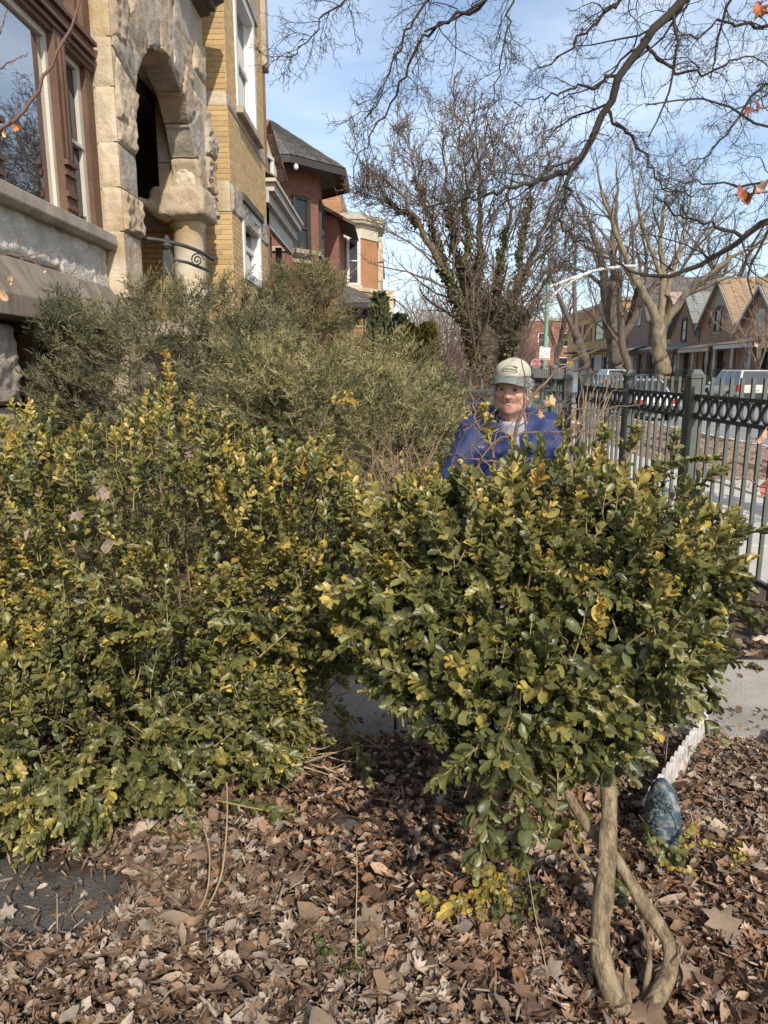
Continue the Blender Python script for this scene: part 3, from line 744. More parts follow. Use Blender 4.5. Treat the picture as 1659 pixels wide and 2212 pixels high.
# bricks of the front, joined, left open where the windows are
WIN = [(12.28, 13.9, 3.1, 4.3), (12.2, 13.86, 5.66, 7.6)]
bb = MB(); z, row = 2.3, 0
while z < 8.3:
    if not inb(z + .03):
        y_ = YB - (.17 if row % 2 else 0)
        while y_ < 14.7:
            a, c_ = max(y_, YB), min(y_ + .335, 14.72)
            segs = [(a, c_)]
            for wa, wb, wz0, wz1 in WIN:
                if wz0 - .03 < z < wz1 + .02:
                    segs = [(p_, q_) for s0, s1 in segs for p_, q_ in ((s0, min(s1, wa)), (max(s0, wb), s1)) if q_ - p_ > .02]
            for p_, q_ in segs:
                bb.box(ff_, p_ + .001, q_, z, z + .066, -.005, .002 + rng.uniform(0, .003))
            y_ += .344
    z += course; row += 1
bb.build('brick_front', m_ybrick, yh, kind='stuff')
for a, b in bands:
    n_ = 3
    for k in range(n_):
        u0 = YB + .02 + k * 1.08
        rock(ff_, u0, u0 + 1.08, a, b, .0, .05 if b - a > .3 else .03, m_lime4, yh, 170 + k + int(a * 10), 12, 7, -.1)
    rock(fr_, -3.05, -2.75, a, b, .004, .01, m_lime2, yh, 180 + int(a * 10), 5, 5, -.1); rock(fr_, -2.75, XF + .0, a, b, .004, .01, m_lime2, yh, 181 + int(a * 10), 5, 5, -.1)
MB().box(ff_, 12.1, 13.98, 5.56, 5.67, .0, .12).build('window_sill', m_lime4, yh, bevel=.01)
MB().box(ff_, 12.15, 14.0, 4.28, 4.41, .0, .08).build('window_hood', m_corn, yh, bevel=.01)
for (a, b, c, d_) in WIN:
    w_ = window(yh, ff_, a, b, c, d_, m_white, m_glass, .13, .14, rail=True, proud=.03)
    MB().box(ff_, a + .28, b - .9, c + .2, d_ - .15, -.159, -.156).build('curtain', m_curt, w_)
MB().box(ff_, 12.1, 14.1, 7.6, 7.95, -.05, .06).build('lintel_stone', m_lime4, yh, bevel=.01)
MB().box(FY(14.74), -2.55, XF + .09, 7.2, 8.6, -.3, .02).build('corner_stone', m_lime4, yh, bevel=.02)
# narrow window in the recess between the two houses
window(yh, Fr((-2.86, 0, 0), (0, 1, 0)), 10.98, 11.45, 2.5, 3.9, m_sash, m_glassd, .05, .1, rail=False, name='side_window')

# ---- red brick house with the wide conical eave
m_red = brickmat('dark_red_brick', (.25, .105, .07), (.20, .08, .055), (.13, .075, .055), .22, .075)
m_red2 = brickmat('red_brick', (.40, .16, .085), (.33, .12, .065), (.30, .18, .12), .22, .075)
m_slate = M('slate_shingle', (.105, .095, .088), .9, .3, 5, .4, 30, stain=(.15, .135, .12), sscale=6)
m_eave = M('brown_eave_boards', (.115, .075, .052), .75, .25, 4, .3, 30)
m_trim = M('dark_trim', (.04, .034, .03), .6, .2, 6)
m_cream = M('cream_cornice', (.50, .45, .35), .7, .12, 5)
m_pshing = M('reddish_shingle', (.20, .135, .105), .9, .3, 5, .4, 40)
m_pcorn = M('weathered_white_cornice', (.50, .48, .43), .7, .15, 3, stain=(.40, .37, .32), sscale=4)
rh = thing('red_brick_house', 'dark red brick house with faceted bay, wide boarded eave and slate roof', 'house', (-3.4, 24, 0))
def octa(cx, cy, r, n=8, ph=math.pi / 8): return [(cx + r * math.cos(ph + 2 * math.pi * i / n), cy + r * math.sin(ph + 2 * math.pi * i / n)) for i in range(n)]
bx, by = -4.1, 25.2
B8 = octa(bx, by, 1.85)
MB().prism([(x, y, -.1) for x, y in B8], [(x, y, 7.98) for x, y in B8]).box(Fr((0, 24.2, 0), (1, 0, 0)), -9, -3.6, -.1, 7.9, -8, 0).build('wall', m_red, rh)
E8, E8b = octa(bx, by, 2.85), octa(bx, by, 1.9)
MB().prism([(x, y, 7.62) for x, y in E8b], [(x, y, 7.60) for x, y in E8]) if False else None
V, F_ = [], []
for k in range(8):      # boarded soffit: boards run outwards
    (a0, a1), (c0, c1) = (E8b[k], E8b[(k + 1) % 8]), (E8[k], E8[(k + 1) % 8])
    nbd = 9
    for j in range(nbd):
        t0, t1 = (j + .04) / nbd, (j + .96) / nbd
        L_ = lambda p, q, t: np.array(p) * (1 - t) + np.array(q) * t
        pts = [(*L_(a0, a1, t0), 8.0), (*L_(a0, a1, t1), 8.0), (*L_(c0, c1, t1), 7.66), (*L_(c0, c1, t0), 7.66)]
        i = len(V); V += pts; F_.append((i, i + 1, i + 2, i + 3))
obj('soffit_boards', np_mesh('soffit_boards', V, [np.array(F_)], m_eave), rh, kind='stuff')
fb = MB()
for k in range(8):
    p, q = np.array(E8[k]), np.array(E8[(k + 1) % 8]); o_ = nrm((p + q) / 2 - np.array((bx, by)))
    fb.prism([(*p, 7.64), (*q, 7.64), (*q, 7.84), (*p, 7.84)], [(*(p - o_ * .06), 7.64), (*(q - o_ * .06), 7.64), (*(q - o_ * .06), 7.84), (*(p - o_ * .06), 7.84)])
fb.build('fascia', m_trim, rh)
MB().prism([(x, y, 7.82) for x, y in octa(bx, by, 2.8)], [(x, y, 9.42) for x, y in octa(bx, by, .25)]).build('roof_deck', m_slate, rh)
Bn = Bunch()
for k in range(8):
    p, q = E8[k], E8[(k + 1) % 8]
    a = math.pi / 8 + 2 * math.pi * k / 8; c_, d2 = octa(bx, by, .2)[k], octa(bx, by, .2)[(k + 1) % 8]
    V, Q = shingles((*p, 7.85), (*c_, 9.55), (*q, 7.85), (*d2, 9.55), 20, 13, .03, k)
    # shingles() runs u along the first edge (down-up) and v sideways
    Bn.add(V, Q)
Bn.build('roof_shingles', m_slate, rh, kind='stuff')
br = MB()
for yv in (23.2, 22.7):
    pass
br.tube([(-3.9, 23.3, 7.75), (-2.9, 22.75, 7.72)], .07, 4); br.tube([(-3.75, 23.38, 6.6), (-3.75, 23.38, 7.8)], .07, 4); br.tube([(-3.72, 23.35, 6.7), (-3.0, 22.8, 7.7)], .06, 4)
br.build('eave_bracket', m_trim, rh)
MB().lathe((-2.85, 22.7, 7.45), [(.02, 0), (.06, .03), (.075, .09), (.05, .15), (.02, .18)], 10).build('globe_lamp', m_white, rh, smooth=True)
fbay = Fr((B8[7][0], B8[7][1], 0), np.append(np.array(B8[0]) - np.array(B8[7]), 0))
window(rh, fbay, .3, 1.15, 5.0, 7.1, m_trim, m_glassd, .09, -.02, proud=.08, sill=m_lime3)
f6 = Fr((B8[6][0], B8[6][1], 0), np.append(np.array(B8[7]) - np.array(B8[6]), 0))
window(rh, f6, .35, 1.05, 5.1, 7.0, m_trim, m_glassd, .09, -.02, proud=.08, sill=m_lime3)
MB().ext(FY(27.2), [(-2.6, 7.5), (-1.35, 6.85), (-1.35, 6.75), (-2.6, 7.35)], -3.4, 0).build('side_eave', m_eave, rh)
MB().box(FY(27.4), -2.5, -1.95, -.1, 7.1, -3, 0).build('rear_wall', m_red, rh)
MB().prism([(x, y, 5.28) for x, y in octa(bx, by, 1.93)], [(x, y, 5.42) for x, y in octa(bx, by, 1.93)]).build('stone_band', m_lime3, rh)
# front porch with white raking cornice and the small shingled dormer
MB().box(FX(-2.62), 15.5, 19.9, 4.62, 4.98, -.12, .0).box(FX(-2.62), 15.5, 19.9, 4.985, 5.2, -.12, .10).box(FX(-2.62), 15.5, 19.9, 5.205, 5.36, -.12, .22).build('porch_cornice', m_pcorn, rh)
MB().box(FX(-2.62), 15.4, 20.0, 5.363, 5.43, -.12, .27).build('porch_gutter', m_cream, rh)
MB().ext(FY(15.6), [(-3.9, 4.95), (-2.62, 4.95), (-2.5, 5.36), (-3.9, 6.0)], -.1, 0).build('porch_end', m_cream, rh)
V, Q = shingles((-2.36, 15.4, 5.44), (-3.9, 15.4, 6.3), (-2.36, 20.0, 5.44), (-3.9, 20.0, 6.3), 8, 22, .03, 3)
obj('porch_shingles', np_mesh('porch_shingles', V, [Q], m_pshing), rh, kind='stuff')
MB().box(FX(-2.7), 15.5, 20.2, -.1, 5.2, -2.4, -1.6).box(FX(-2.7), 15.55, 15.8, 2, 4.6, -.3, 0).box(FX(-2.7), 15.5, 20, -.1, 2.6, -.2, 0).build('porch_wall', m_red2, rh)
MB().box(FX(-2.7), 17.0, 17.15, 2.6, 4.6, -.2, -.05).box(FX(-2.7), 18.6, 18.75, 2.6, 4.6, -.2, -.05).build('porch_post', m_trim, rh)
dm = Fr((-2.95, 17.6, 0), (.25, 1, 0))
MB().ext(dm, [(-.75, 5.6), (.75, 5.6), (.75, 6.3), (0, 7.1), (-.75, 6.3)], -2.2, 0).build('dormer_wall', m_cream, rh)
V, Q = shingles(dm.p(-.98, 6.12, .18), dm.p(0, 7.18, .18), dm.p(-.98, 6.12, -2.2), dm.p(0, 7.18, -2.2), 6, 9, .03, 5)
V2, Q2 = shingles(dm.p(.98, 6.12, .18), dm.p(0, 7.18, .18), dm.p(.98, 6.12, -2.2), dm.p(0, 7.18, -2.2), 7, 9, .03, 6)
Bn = Bunch(); Bn.add(V, Q); Bn.add(V2, Q2); Bn.build('dormer_shingles', m_pshing, rh, kind='stuff')
window(rh, dm, -.42, .42, 5.65, 6.5, m_white, m_glassd, .07, -.02, proud=.08)
# chimney-like red pier beside the yellow house
pr = MB().box(FY(15.3), -3.05, -2.62, 3, 8.2, -.8, 0); pr.build('brick_pier', m_red2, rh)
MB().box(FY(15.26), -3.1, -2.58, 8.2, 8.42, -.88, 0).build('pier_cap', m_lime4, rh, bevel=.015)

# ---- orange brick house with the cream bay cornice
oh = thing('orange_brick_house', 'common orange brick house with cream bay cornice and white sash window', 'house', (-2, 33, 0))
m_orng = brickmat('common_orange_brick', (.43, .225, .115), (.33, .17, .085), (.36, .27, .18), .22, .075)
m_orng2 = brickmat('orange_face_brick', (.46, .215, .10), (.42, .19, .085), (.30, .17, .09), .22, .06)
MB().box(FY(31), -8, -2.05, -.1, 7.75, -10, 0).ext(FY(31), [(-6, 7.75), (-2.1, 7.75), (-2.1, 9.0), (-3.2, 9.3), (-6, 9.3)], -10, .0).build('wall', m_orng, oh)
BY = [(-2.06, 31.0), (-2.0, 30.85), (-1.25, 30.95), (-.62, 31.8), (-.62, 33.5), (-2.0, 34)]
MB().prism([(x, y, -.1) for x, y in BY], [(x, y, 6.95) for x, y in BY]).build('bay_wall', m_orng2, oh)
grow_ = lambda P_, k: [(-1.6 + (x + 1.6) * k, 32.3 + (y - 32.3) * k) for x, y in P_]
b = MB(); b.prism([(x, y, 6.952) for x, y in grow_(BY, 1.04)], [(x, y, 7.5) for x, y in grow_(BY, 1.04)]); b.build('bay_frieze', m_cream, oh)
b = MB(); b.prism([(x, y, 7.502) for x, y in grow_(BY, 1.22)], [(x, y, 7.62) for x, y in grow_(BY, 1.26)]); b.prism([(x, y, 7.622) for x, y in grow_(BY, 1.29)], [(x, y, 7.82) for x, y in grow_(BY, 1.33)]); b.build('bay_cornice', m_cream, oh)
f7 = Fr((-2.0, 30.85, 0), (.75, .1, 0))
window(oh, f7, .13, .70, 5.1, 7.0, m_white, m_glassd, .075, -.02, proud=.08, sill=m_cream)
f8 = Fr((-1.25, 30.95, 0), (.63, .85, 0))
pass
MB().prism([(x, y, 4.85) for x, y in grow_(BY, 1.05)], [(x, y, 5.0) for x, y in grow_(BY, 1.05)]).build('bay_band', m_lime2, oh)
# porch with hipped shingle roof and black brackets
pe = [(-3.4, 29.0, 4.12), (-.45, 29.0, 4.12), (-.2, 30.9, 4.12)]
V, Q = shingles((-3.4, 28.9, 4.2), (-3.4, 30.8, 5.6), (-.35, 28.9, 4.2), (-1.6, 30.8, 4.95), 11, 22, .025, 8)
V2, Q2 = shingles((-.35, 28.9, 4.2), (-1.6, 30.8, 4.95), (-.2, 33, 4.2), (-1.6, 33, 4.95), 9, 18, .025, 9)
Bn = Bunch(); Bn.add(V, Q); Bn.add(V2, Q2); Bn.build('porch_shingles', m_slate, oh, kind='stuff')
MB().box(FY(28.86), -3.4, -.33, 4.02, 4.19, -.1, 0).box(FX(-.3), 28.76, 33, 4.02, 4.19, -.1, 0).build('porch_fascia', m_trim, oh)
MB().box(FY(29.3), -3.2, -.6, 3.7, 4.0, -1.5, 0).build('porch_soffit', m_eave, oh)
MB().box(FY(29.6), -2.3, -1.0, -.1, 3.3, -1.2, 0).build('porch_wall', m_red2, oh)
MB().box(FY(29.55), -2.36, -.95, 3.301, 3.38, -1.2, 0).build('porch_stone_band', m_lime, oh)
b = MB()
for x in (-1.75, -1.0):
    b.box(FY(29.3), x - .05, x + .05, 2.9, 3.7, -.25, 0); b.tube([(x, 29.25, 3.1), (x + .35, 29.0, 3.75)], .05, 4)
    b.lathe((x, 29.2, 3.78), [(.04, 0), (.09, .06), (.07, .14), (.02, .2)], 8)
b.build('porch_bracket', m_trim, oh)

def brick_patch(parent, f, u0, u1, v0, v1, bw, bh, mat, seed=0):
    g_ = np.random.default_rng(seed); b = MB(); v, r_ = v0, 0
    while v + bh < v1:
        u = u0 - (bw / 2 if r_ % 2 else 0)
        while u < u1:
            a, c_ = max(u, u0), min(u + bw - .012, u1)
            if c_ - a > .03: b.box(f, a, c_, v, v + bh - .012, -.005, .006 + g_.uniform(0, .008))
            u += bw
        v += bh; r_ += 1
    return b.build('brick_courses', mat, parent, kind='stuff')
m_ob = M('orange_brick', (.43, .225, .115), .9, .3, 1.6, .4, 60, stain=(.33, .17, .085), sscale=5)
brick_patch(oh, FY(31), -3.6, -2.12, 4.6, 7.7, .22, .078, m_ob, 1); brick_patch(oh, FY(31), -3.15, -2.12, 7.78, 8.95, .22, .078, m_ob, 2)
brick_patch(rh, FY(15.3), -3.04, -2.63, 3.0, 8.15, .22, .078, M('pier_brick', (.40, .16, .085), .9, .3, 1.6, .4, 60), 3)
brick_patch(oh, FY(29.6), -2.29, -1.01, .1, 3.25, .22, .078, M('porch_brick', (.42, .17, .085), .9, .3, 1.6, .4, 60), 4)

# ---- pale limestone house with finial, and the castle-like one behind it
def stone_house(name, label, Y, x1, z1, pal, fin):
    t = thing(name, label, 'house', (x1 - 1.2, Y, 0))
    MB().box(FY(Y), -9, x1, -.1, z1, -8, 0).build('wall', pal, t)
    b = MB()
    for z_, p in ((z1, .16), (z1 * .72, .12), (z1 * .42, .1)): b.box(FY(Y), -9, x1 + p, z_ - .12, z_ + .1, -8.1, p)
    b.build('stone_course', m_lime, t)
    k = MB()
    for i in range(5): k.box(FX(x1), Y + .1 + i * 1.4, Y + .9 + i * 1.4, z1 + .1, z1 + .6, -.4, .02)
    k.box(FY(Y), x1 - .95, x1 - .05, z1 + .1, z1 + .62, -.4, .03)
    k.build('parapet_block', m_lime2, t)
    window(t, FY(Y), x1 - .95, x1 - .3, z1 * .48, z1 * .68, m_white, m_glassd, .08, -.02, proud=.08, sill=m_lime)
    window(t, FX(x1), Y + .8, Y + 1.9, z1 * .48, z1 * .68, m_white, m_glassd, .08, -.02, proud=.08, sill=m_lime)
    if fin:
        MB().box(FY(Y - .05), x1 - .18, x1 + .12, z1 - 1.2, z1 + 1.0, -.3, 0).build('corner_pier', m_lime, t)
        MB().lathe((x1 - .03, Y + .1, z1 + 1.0), [(.13, 0), (.08, .15), (.06, .9), (.1, .95), (.18, 1.1), (.17, 1.28), (.06, 1.4)], 10).build('finial', m_lime, t, smooth=True)
    return t
stone_house('limestone_house', 'pale limestone house with ball finial on its corner pier', 44, -.62, 8.0, M('dressed_limestone', (.46, .37, .245), .85, .15, 1.2, .2, 20), True)
stone_house('battlemented_house', 'cream stone house with stepped parapet farthest down the left row', 62, .18, 7.6, M('cream_limestone', (.52, .44, .31), .85, .15, 1.2, .2, 20), False)
# ---------------------------------------------------------------- iron fences
m_fence = M('fence_paint', (.062, .068, .060), .55, .25, 6, .15, 40)
m_fence2 = M('fence_paint_weathered', (.10, .108, .095), .6, .25, 6, .2, 40)
def fence_parts():
    f0 = Fr((0, 0, 0), (1, 0, 0))
    post = MB(); post.box(f0, -.055, .055, -.02, 1.53, -.055, .055); post.lathe((0, 0, 0), [(.088, 1.525), (.088, 1.56), (.075, 1.60), (.04, 1.625)], 4) if False else None
    pm = post.mesh('post', m_fence2, bevel=.004)
    c = MB(); c.box(f0, -.064, .064, 1.531, 1.56, -.064, .064); c.prism([(-.058, -.058, 1.561), (.058, -.058, 1.561), (.058, .058, 1.561), (-.058, .058, 1.561)], [(-.03, -.03, 1.61), (.03, -.03, 1.61), (.03, .03, 1.61), (-.03, .03, 1.61)])
    cm = c.mesh('post_cap', m_fence2, bevel=.004)
    k = MB(); k.box(f0, -.011, .011, .06, 1.47, -.011, .011); km = k.mesh('picket', m_fence2)
    n = 18; V, Q = [], []
    for i in range(n):
        a = 2 * math.pi * i / n
        for r_, y in ((.076, -.012), (.076, .012), (.056, .012), (.056, -.012)): V.append((r_ * math.cos(a), y, r_ * math.sin(a)))
    for i in range(n):
        for j in range(4): Q.append((i * 4 + j, i * 4 + (j + 1) % 4, ((i + 1) % n) * 4 + (j + 1) % 4, ((i + 1) % n) * 4 + j))
    return pm, cm, km, np_mesh('ring', np.array(V), [np.array(Q)], m_fence, True)
PM, CM, KM, RM = fence_parts()
def fence(name, label, a, b, posts, npk, scale=1.0, thick=1.0):
    a, b = np.array(a, float), np.array(b, float); d = b - a; Lg = np.linalg.norm(d); u = d / Lg
    t = thing(name, label, 'fence', a); ang = math.atan2(u[1], u[0])
    def put(nm, me, p, z=0, s=(1, 1, 1)):
        o = bpy.data.objects.new(nm, me); o.location = (p[0], p[1], p[2] + z); o.rotation_euler.z = ang; o.scale = s
        return link(o, t)
    for s in posts:
        p = put('post', PM, a + u * s, 0, (thick, thick, scale)); c = bpy.data.objects.new('post_cap', CM); link(c, p, False)
    f = Fr(a, u)
    for z0, z1 in ((.10, .135), (1.19 * scale, 1.22 * scale), (1.37 * scale, 1.40 * scale)):
        for s0, s1 in zip(posts[:-1], posts[1:]):
            MB().box(f, s0 + .057, s1 - .057, z0, z1, -.018, .018).build('rail', m_fence, t)
    for s0, s1 in zip(posts[:-1], posts[1:]):
        n = max(2, int(round((s1 - s0) / npk)))
        for i in range(1, n):
            s = s0 + (s1 - s0) * i / n
            # a picket stops at the ring band and starts again above it
            put('picket', KMLOW, a + u * s, 0, (1, 1, scale)); put('picket', KMTOP, a + u * s, 0, (1, 1, scale))
        for i in range(n):
            put('ring', RM, a + u * (s0 + (s1 - s0) * (i + .5) / n), 1.295 * scale, (scale,) * 3)
    return t
f0 = Fr((0, 0, 0), (1, 0, 0))
KMLOW = MB().box(f0, -.0125, .0125, .03, 1.19, -.0125, .0125).mesh('picket', m_fence2)
KMTOP = MB().box(f0, -.0125, .0125, 1.40, 1.545, -.0125, .0125).mesh('picket', m_fence2)
fence('iron_fence', 'dark green iron fence with a row of rings along the sidewalk', (2.62, 2.95, 0), (2.62, 9.9, 0), [0, 1.62, 3.3, 5.0, 6.95], .165)
fence('iron_fence', 'iron fence with rings running across the yard behind the man', (2.45, 10.05, 0), (-2.3, 10.05, 0), [0, 1.7, 3.4, 4.75], .17, .96)
fence('iron_fence', 'farther iron fence of the next yard continuing along the sidewalk', (2.62, 10.7, 0), (2.62, 23.5, 0), [0, 1.0, 2.6, 4.2, 5.8, 7.4, 9.0, 11.0, 13.1], .165, 1.05)

# ---------------------------------------------------------------- far side: cottages, apartment block
m_bb = brickmat('brown_brick', (.38, .23, .145), (.31, .185, .115), (.28, .21, .155), .22, .075)
m_bt = brickmat('tan_brick', (.46, .32, .175), (.38, .26, .14), (.36, .29, .2), .22, .075)
m_bo = brickmat('mauve_brick', (.30, .19, .15), (.24, .15, .12), (.2, .15, .12), .22, .075)
m_by = brickmat('yellow_block_brick', (.62, .40, .16), (.54, .34, .13), (.40, .30, .16), .22, .075)
m_ro = M('orange_shingle', (.33, .225, .14), .9, .25, 4, .3, 30, stain=(.26, .175, .11), sscale=5)
m_rp = M('pink_shingle', (.36, .26, .21), .9, .2, 4, .3, 30)
m_rg = M('grey_shingle', (.22, .22, .205), .9, .22, 4, .3, 30)
m_rb = M('tan_brown_shingle', (.27, .195, .14), .9, .22, 4, .3, 30)
m_clap = M('grey_green_clapboard', (.34, .33, .26), .7, .12, 3)
m_tan = M('tan_trim', (.42, .38, .31), .7, .1, 4)
m_gtrim = M('pale_grey_trim', (.50, .50, .49), .6, .08, 4)
def cottage(label, y0, y1, xf, eave, apex, mwall, mroof, mtrim, mwin, porch=None, depth=13, clap=False, peak=True, loc_mat=None):
    t = thing('brick_cottage', label, 'house', (xf + 3, (y0 + y1) / 2, 0), 'cottages across the street')
    f = FNX(xf); u0, u1 = -y1, -y0; um = (u0 + u1) / 2
    g = MB(); g.ext(f, [(u0, -.1), (u1, -.1), (u1, eave), (um, apex - .12), (u0, eave)], -depth, 0); g.build('wall', mwall, t)
    if loc_mat: MB().box(FY(y0 - .012), xf + .05, xf + depth, .1, eave - .1, -.01, 0).build('side_wall', loc_mat, t)
    ov = .35
    k = (apex - eave) / (um - u0)
    lo = eave - ov * k * .9
    Bn = Bunch()
    for s, uu in ((1, u1 + ov), (-1, u0 - ov)):
        p0, p1 = f.p(uu, lo, ov), f.p(um, apex + .02, ov); q0, q1 = f.p(uu, lo, -depth), f.p(um, apex + .02, -depth)
        V, Q = shingles(p0, p1, q0, q1, 16, 30, .05, int(y0) + s); Bn.add(V, Q)
        d = MB(); n_ = np.array((0, 0, -.10)); d.prism([p0, p1, q1, q0], [p0 + n_, p1 + n_, q1 + n_, q0 + n_]); d.build('roof_deck', mroof, t)
    r_ = Bn.build('roof_shingles', mroof, t, kind='stuff')
    b = MB()
    for uu in (u1 + ov, u0 - ov):
        p, q = (uu, lo - .02), (um, apex); b.ext(f, [(p[0], p[1] - .22), (p[0], p[1]), (q[0], q[1]), (q[0], q[1] - .26)], ov + .004, ov + .06)
    b.build('bargeboard', mtrim, t)
    if clap:
        c = MB(); z = apex - 2.1
        while z < apex - .35:
            hw = (apex - z - .15) / k; c.box(f, um - hw, um + hw, z, z + .2, .005, .03); z += .215
        c.build('clapboard', m_clap, t)
    w_ = MB(); uc = um; zc = eave + .3
    window(t, f, uc - .55, uc + .55, zc - 1.0, zc + .75, mwin, m_glassd, .09, -.02, proud=.09, sill=mtrim)
    a = MB(); a.ext(f, [(uc - .6, zc + .75)] + [(uc - .6 * math.cos(q), zc + .76 + .3 * math.sin(q)) for q in np.linspace(0, math.pi, 9)][1:-1] + [(uc + .6, zc + .75)], .0, .06); a.build('window_arch', mwin, t)
    if clap:
        for du in (-1.5, 1.5):
            dd = MB()
            for (p, q) in ((0, .42), (0, -.02), (.13, .2), (-.13, .2)):
                dd.ext(f, [(uc + du + p - .1, zc + q - .4), (uc + du + p, zc + q - .22), (uc + du + p + .1, zc + q - .4), (uc + du + p, zc + q - .58)], .0, .04)
            dd.build('brick_diamond', m_trim, t)
    # ground floor: window, door, porch roof and steps
    window(t, f, um - 2.1, um - .9, 1.2, 3.1, mwin, m_glassd, .10, -.02, proud=.09, sill=mtrim, curtain=(2.2, 3.0))
    d = MB(); d.box(f, um + .5, um + 1.4, .9, 3.1, .0, .05); dr = d.build('door', m_dark, t)
    MB().lathe(f.p(um + .6, 1.9, .06), [(.04, 0), (.05, .04), (.02, .06)], 8, f.w).build('handle', m_iron, dr)
    if porch:
        mp_, pz = porch
        pr0, pr1 = um - 2.9, um + 2.7
        r_ = MB(); r_.ext(Fr(f.o, f.w * -1.0, (0, 0, 1)), [(-1.9, pz - .28), (-1.9, pz - .1), (-.0, pz + .45), (-.0, pz + .3)], 0, 1) if False else None
        P0 = [f.p(pr0, pz, 1.9), f.p(pr1, pz, 1.9), f.p(pr1, pz + .5, 0), f.p(pr0, pz + .5, 0)]; n_ = np.array((0, 0, .1))
        r_.prism(P0, [p + n_ for p in P0]) if r_ else None
        r2 = MB(); r2.prism(P0, [p + n_ for p in P0]); r2.build('porch_roof', mroof if mp_ is None else mp_, t)
        MB().box(f, pr0, pr1, pz - .26, pz - .002, 1.75, 1.92).build('porch_beam', mtrim, t)
        for uu in (pr0 + .1, um + .0, pr1 - .1): MB().box(f, uu - .06, uu + .06, .8, pz - .27, 1.75, 1.87).build('porch_post', mtrim, t)
        MB().box(f, pr0, pr1, -.05, .8, .0, 1.95).build('porch_floor', mwall, t)
    s_ = MB()
    for i in range(4): s_.box(f, um + .35, um + 1.55, -.05, .8 - .2 * i, 1.96 + .28 * i, 1.96 + .28 * (i + 1) - .004)
    s_.build('step', m_walk, t)
    r_ = MB(); r_.box(f, u0 + .3, u1 - .3, 1.62, 1.66, 1.98, 2.01)
    for k_ in range(26):
        uu = u0 + .3 + (u1 - u0 - .6) * k_ / 25; r_.box(f, uu - .012, uu + .012, .8, 1.62, 1.98, 2.0)
    r_.build('porch_railing', m_iron, t)
    MB().box(f, um + 1.55, um + 1.75, 1.9, 2.2, .0, .1).build('mailbox', m_iron, t)
    MB().box(Fr(f.p(um + .1, 0, 0), (0, -1, 0)), -.2, .2, apex - .55, apex - .3, -5.2, -4.8).build('roof_vent', m_gtrim, t)
    return t
cottage('brown cottage with pale grey bargeboards at the right edge', 48.7, 55.1, 26, 4.5, 7.5, m_bb, m_rb, m_gtrim, m_gtrim, (m_rb, 3.4), loc_mat=m_bt)
cottage('cottage with orange shingle roof and clapboard gable', 55.4, 61.8, 26, 5.3, 8.7, m_bb, m_ro, m_tan, m_trim, (m_rb, 3.3), clap=True, loc_mat=m_bt)
cottage('cottage with grey shingle roof and black bargeboards', 62.1, 68.3, 26, 4.9, 8.3, m_bb, m_rg, m_trim, m_trim, (m_rg, 3.3), loc_mat=m_bb)
cottage('cottage with pinkish shingle roof half hidden by the pale tree', 68.7, 75.0, 27.2, 5.9, 9.0, m_by, m_rp, m_trim, m_gtrim, (m_rg, 3.6))
cottage('tall dark mauve cottage with slate mansard behind the double tree', 75.4, 81.5, 26.4, 7.0, 11.2, m_bo, m_slate, m_trim, m_gtrim, (m_rg, 3.6))
cottage('brown cottage nearest the right side, mostly out of view', 42.0, 48.3, 26, 4.6, 7.8, m_bb, m_rb, m_gtrim, m_gtrim, (m_rb, 3.3))
ap = thing('apartment_block', 'two storey yellow brick apartment block with wide picture windows', 'building', (29, 95, 0))
MB().box(FNX(26), -108, -83, -.1, 9.3, -14, 0).build('wall', m_by, ap)
MB().box(FNX(26), -108.2, -82.8, 9.3, 9.7, -14.2, .2).build('coping', m_tan, ap)
b = MB()
for i in range(26): b.box(FNX(26), -107.5 + i * .95, -107.1 + i * .95, 8.3, 9.0, .002, .1)
b.build('corbel', m_by, ap, kind='stuff')
for y_ in (86, 91.5, 97, 102.5):
    for z0, z1 in ((1.4, 3.6), (5.3, 7.6)):
        window(ap, FNX(26), -y_ - 1.9, -y_ + 1.9, z0, z1, m_trim, m_glassd, .12, -.02, proud=.09, rail=False, sill=m_tan, curtain=(z0 + .2, z1 - .2) if z0 < 2 else None)
    MB().box(FNX(26), -y_ - 2.2, -y_ + 4.0, 3.9, 4.1, .0, 1.3).build('canopy', m_trim, ap)
    MB().box(FNX(26), -y_ + 2.4, -y_ + 3.4, .3, 3.2, .0, .05).build('door', m_dark, ap)
rb_ = thing('red_brick_walkup', 'red brick walk up far down the street behind the lamp', 'building', (24, 128, 0))
MB().box(FY(120), 19, 38, -.1, 9.5, -20, 0).build('wall', brickmat('far_red_brick', (.33, .15, .09), (.27, .12, .075), (.25, .16, .12)), rb_)
MB().box(FY(120), 18.8, 38.2, 9.5, 9.9, -20.2, .2).build('coping', m_tan, rb_)
for x in (20.5, 24, 27.5, 31, 34.5):
    for z0 in (1.5, 5.4): window(rb_, FY(120), x, x + 1.7, z0, z0 + 2.2, m_white, m_glassd, .12, -.02, proud=.09, sill=m_tan)
gb = thing('grey_roofed_building', 'large grey roofed building rising behind the cottages', 'building', (55, 78, 0))
MB().ext(FNX(46), [(-92, 0), (-58, 0), (-58, 12.5), (-92, 12.5)], -16, 0).build('wall', M('grey_siding', (.20, .205, .215), .8, .1, 1), gb)
V, Q = shingles((45.5, 57.5, 12.5), (50, 57.5, 16.3), (45.5, 92.5, 12.5), (50, 92.5, 16.3), 14, 40, .06, 2); obj('roof_shingles', np_mesh('roof_shingles', V, [Q], M('grey_roof', (.19, .19, .2), .9, .15, 2)), gb, kind='stuff')
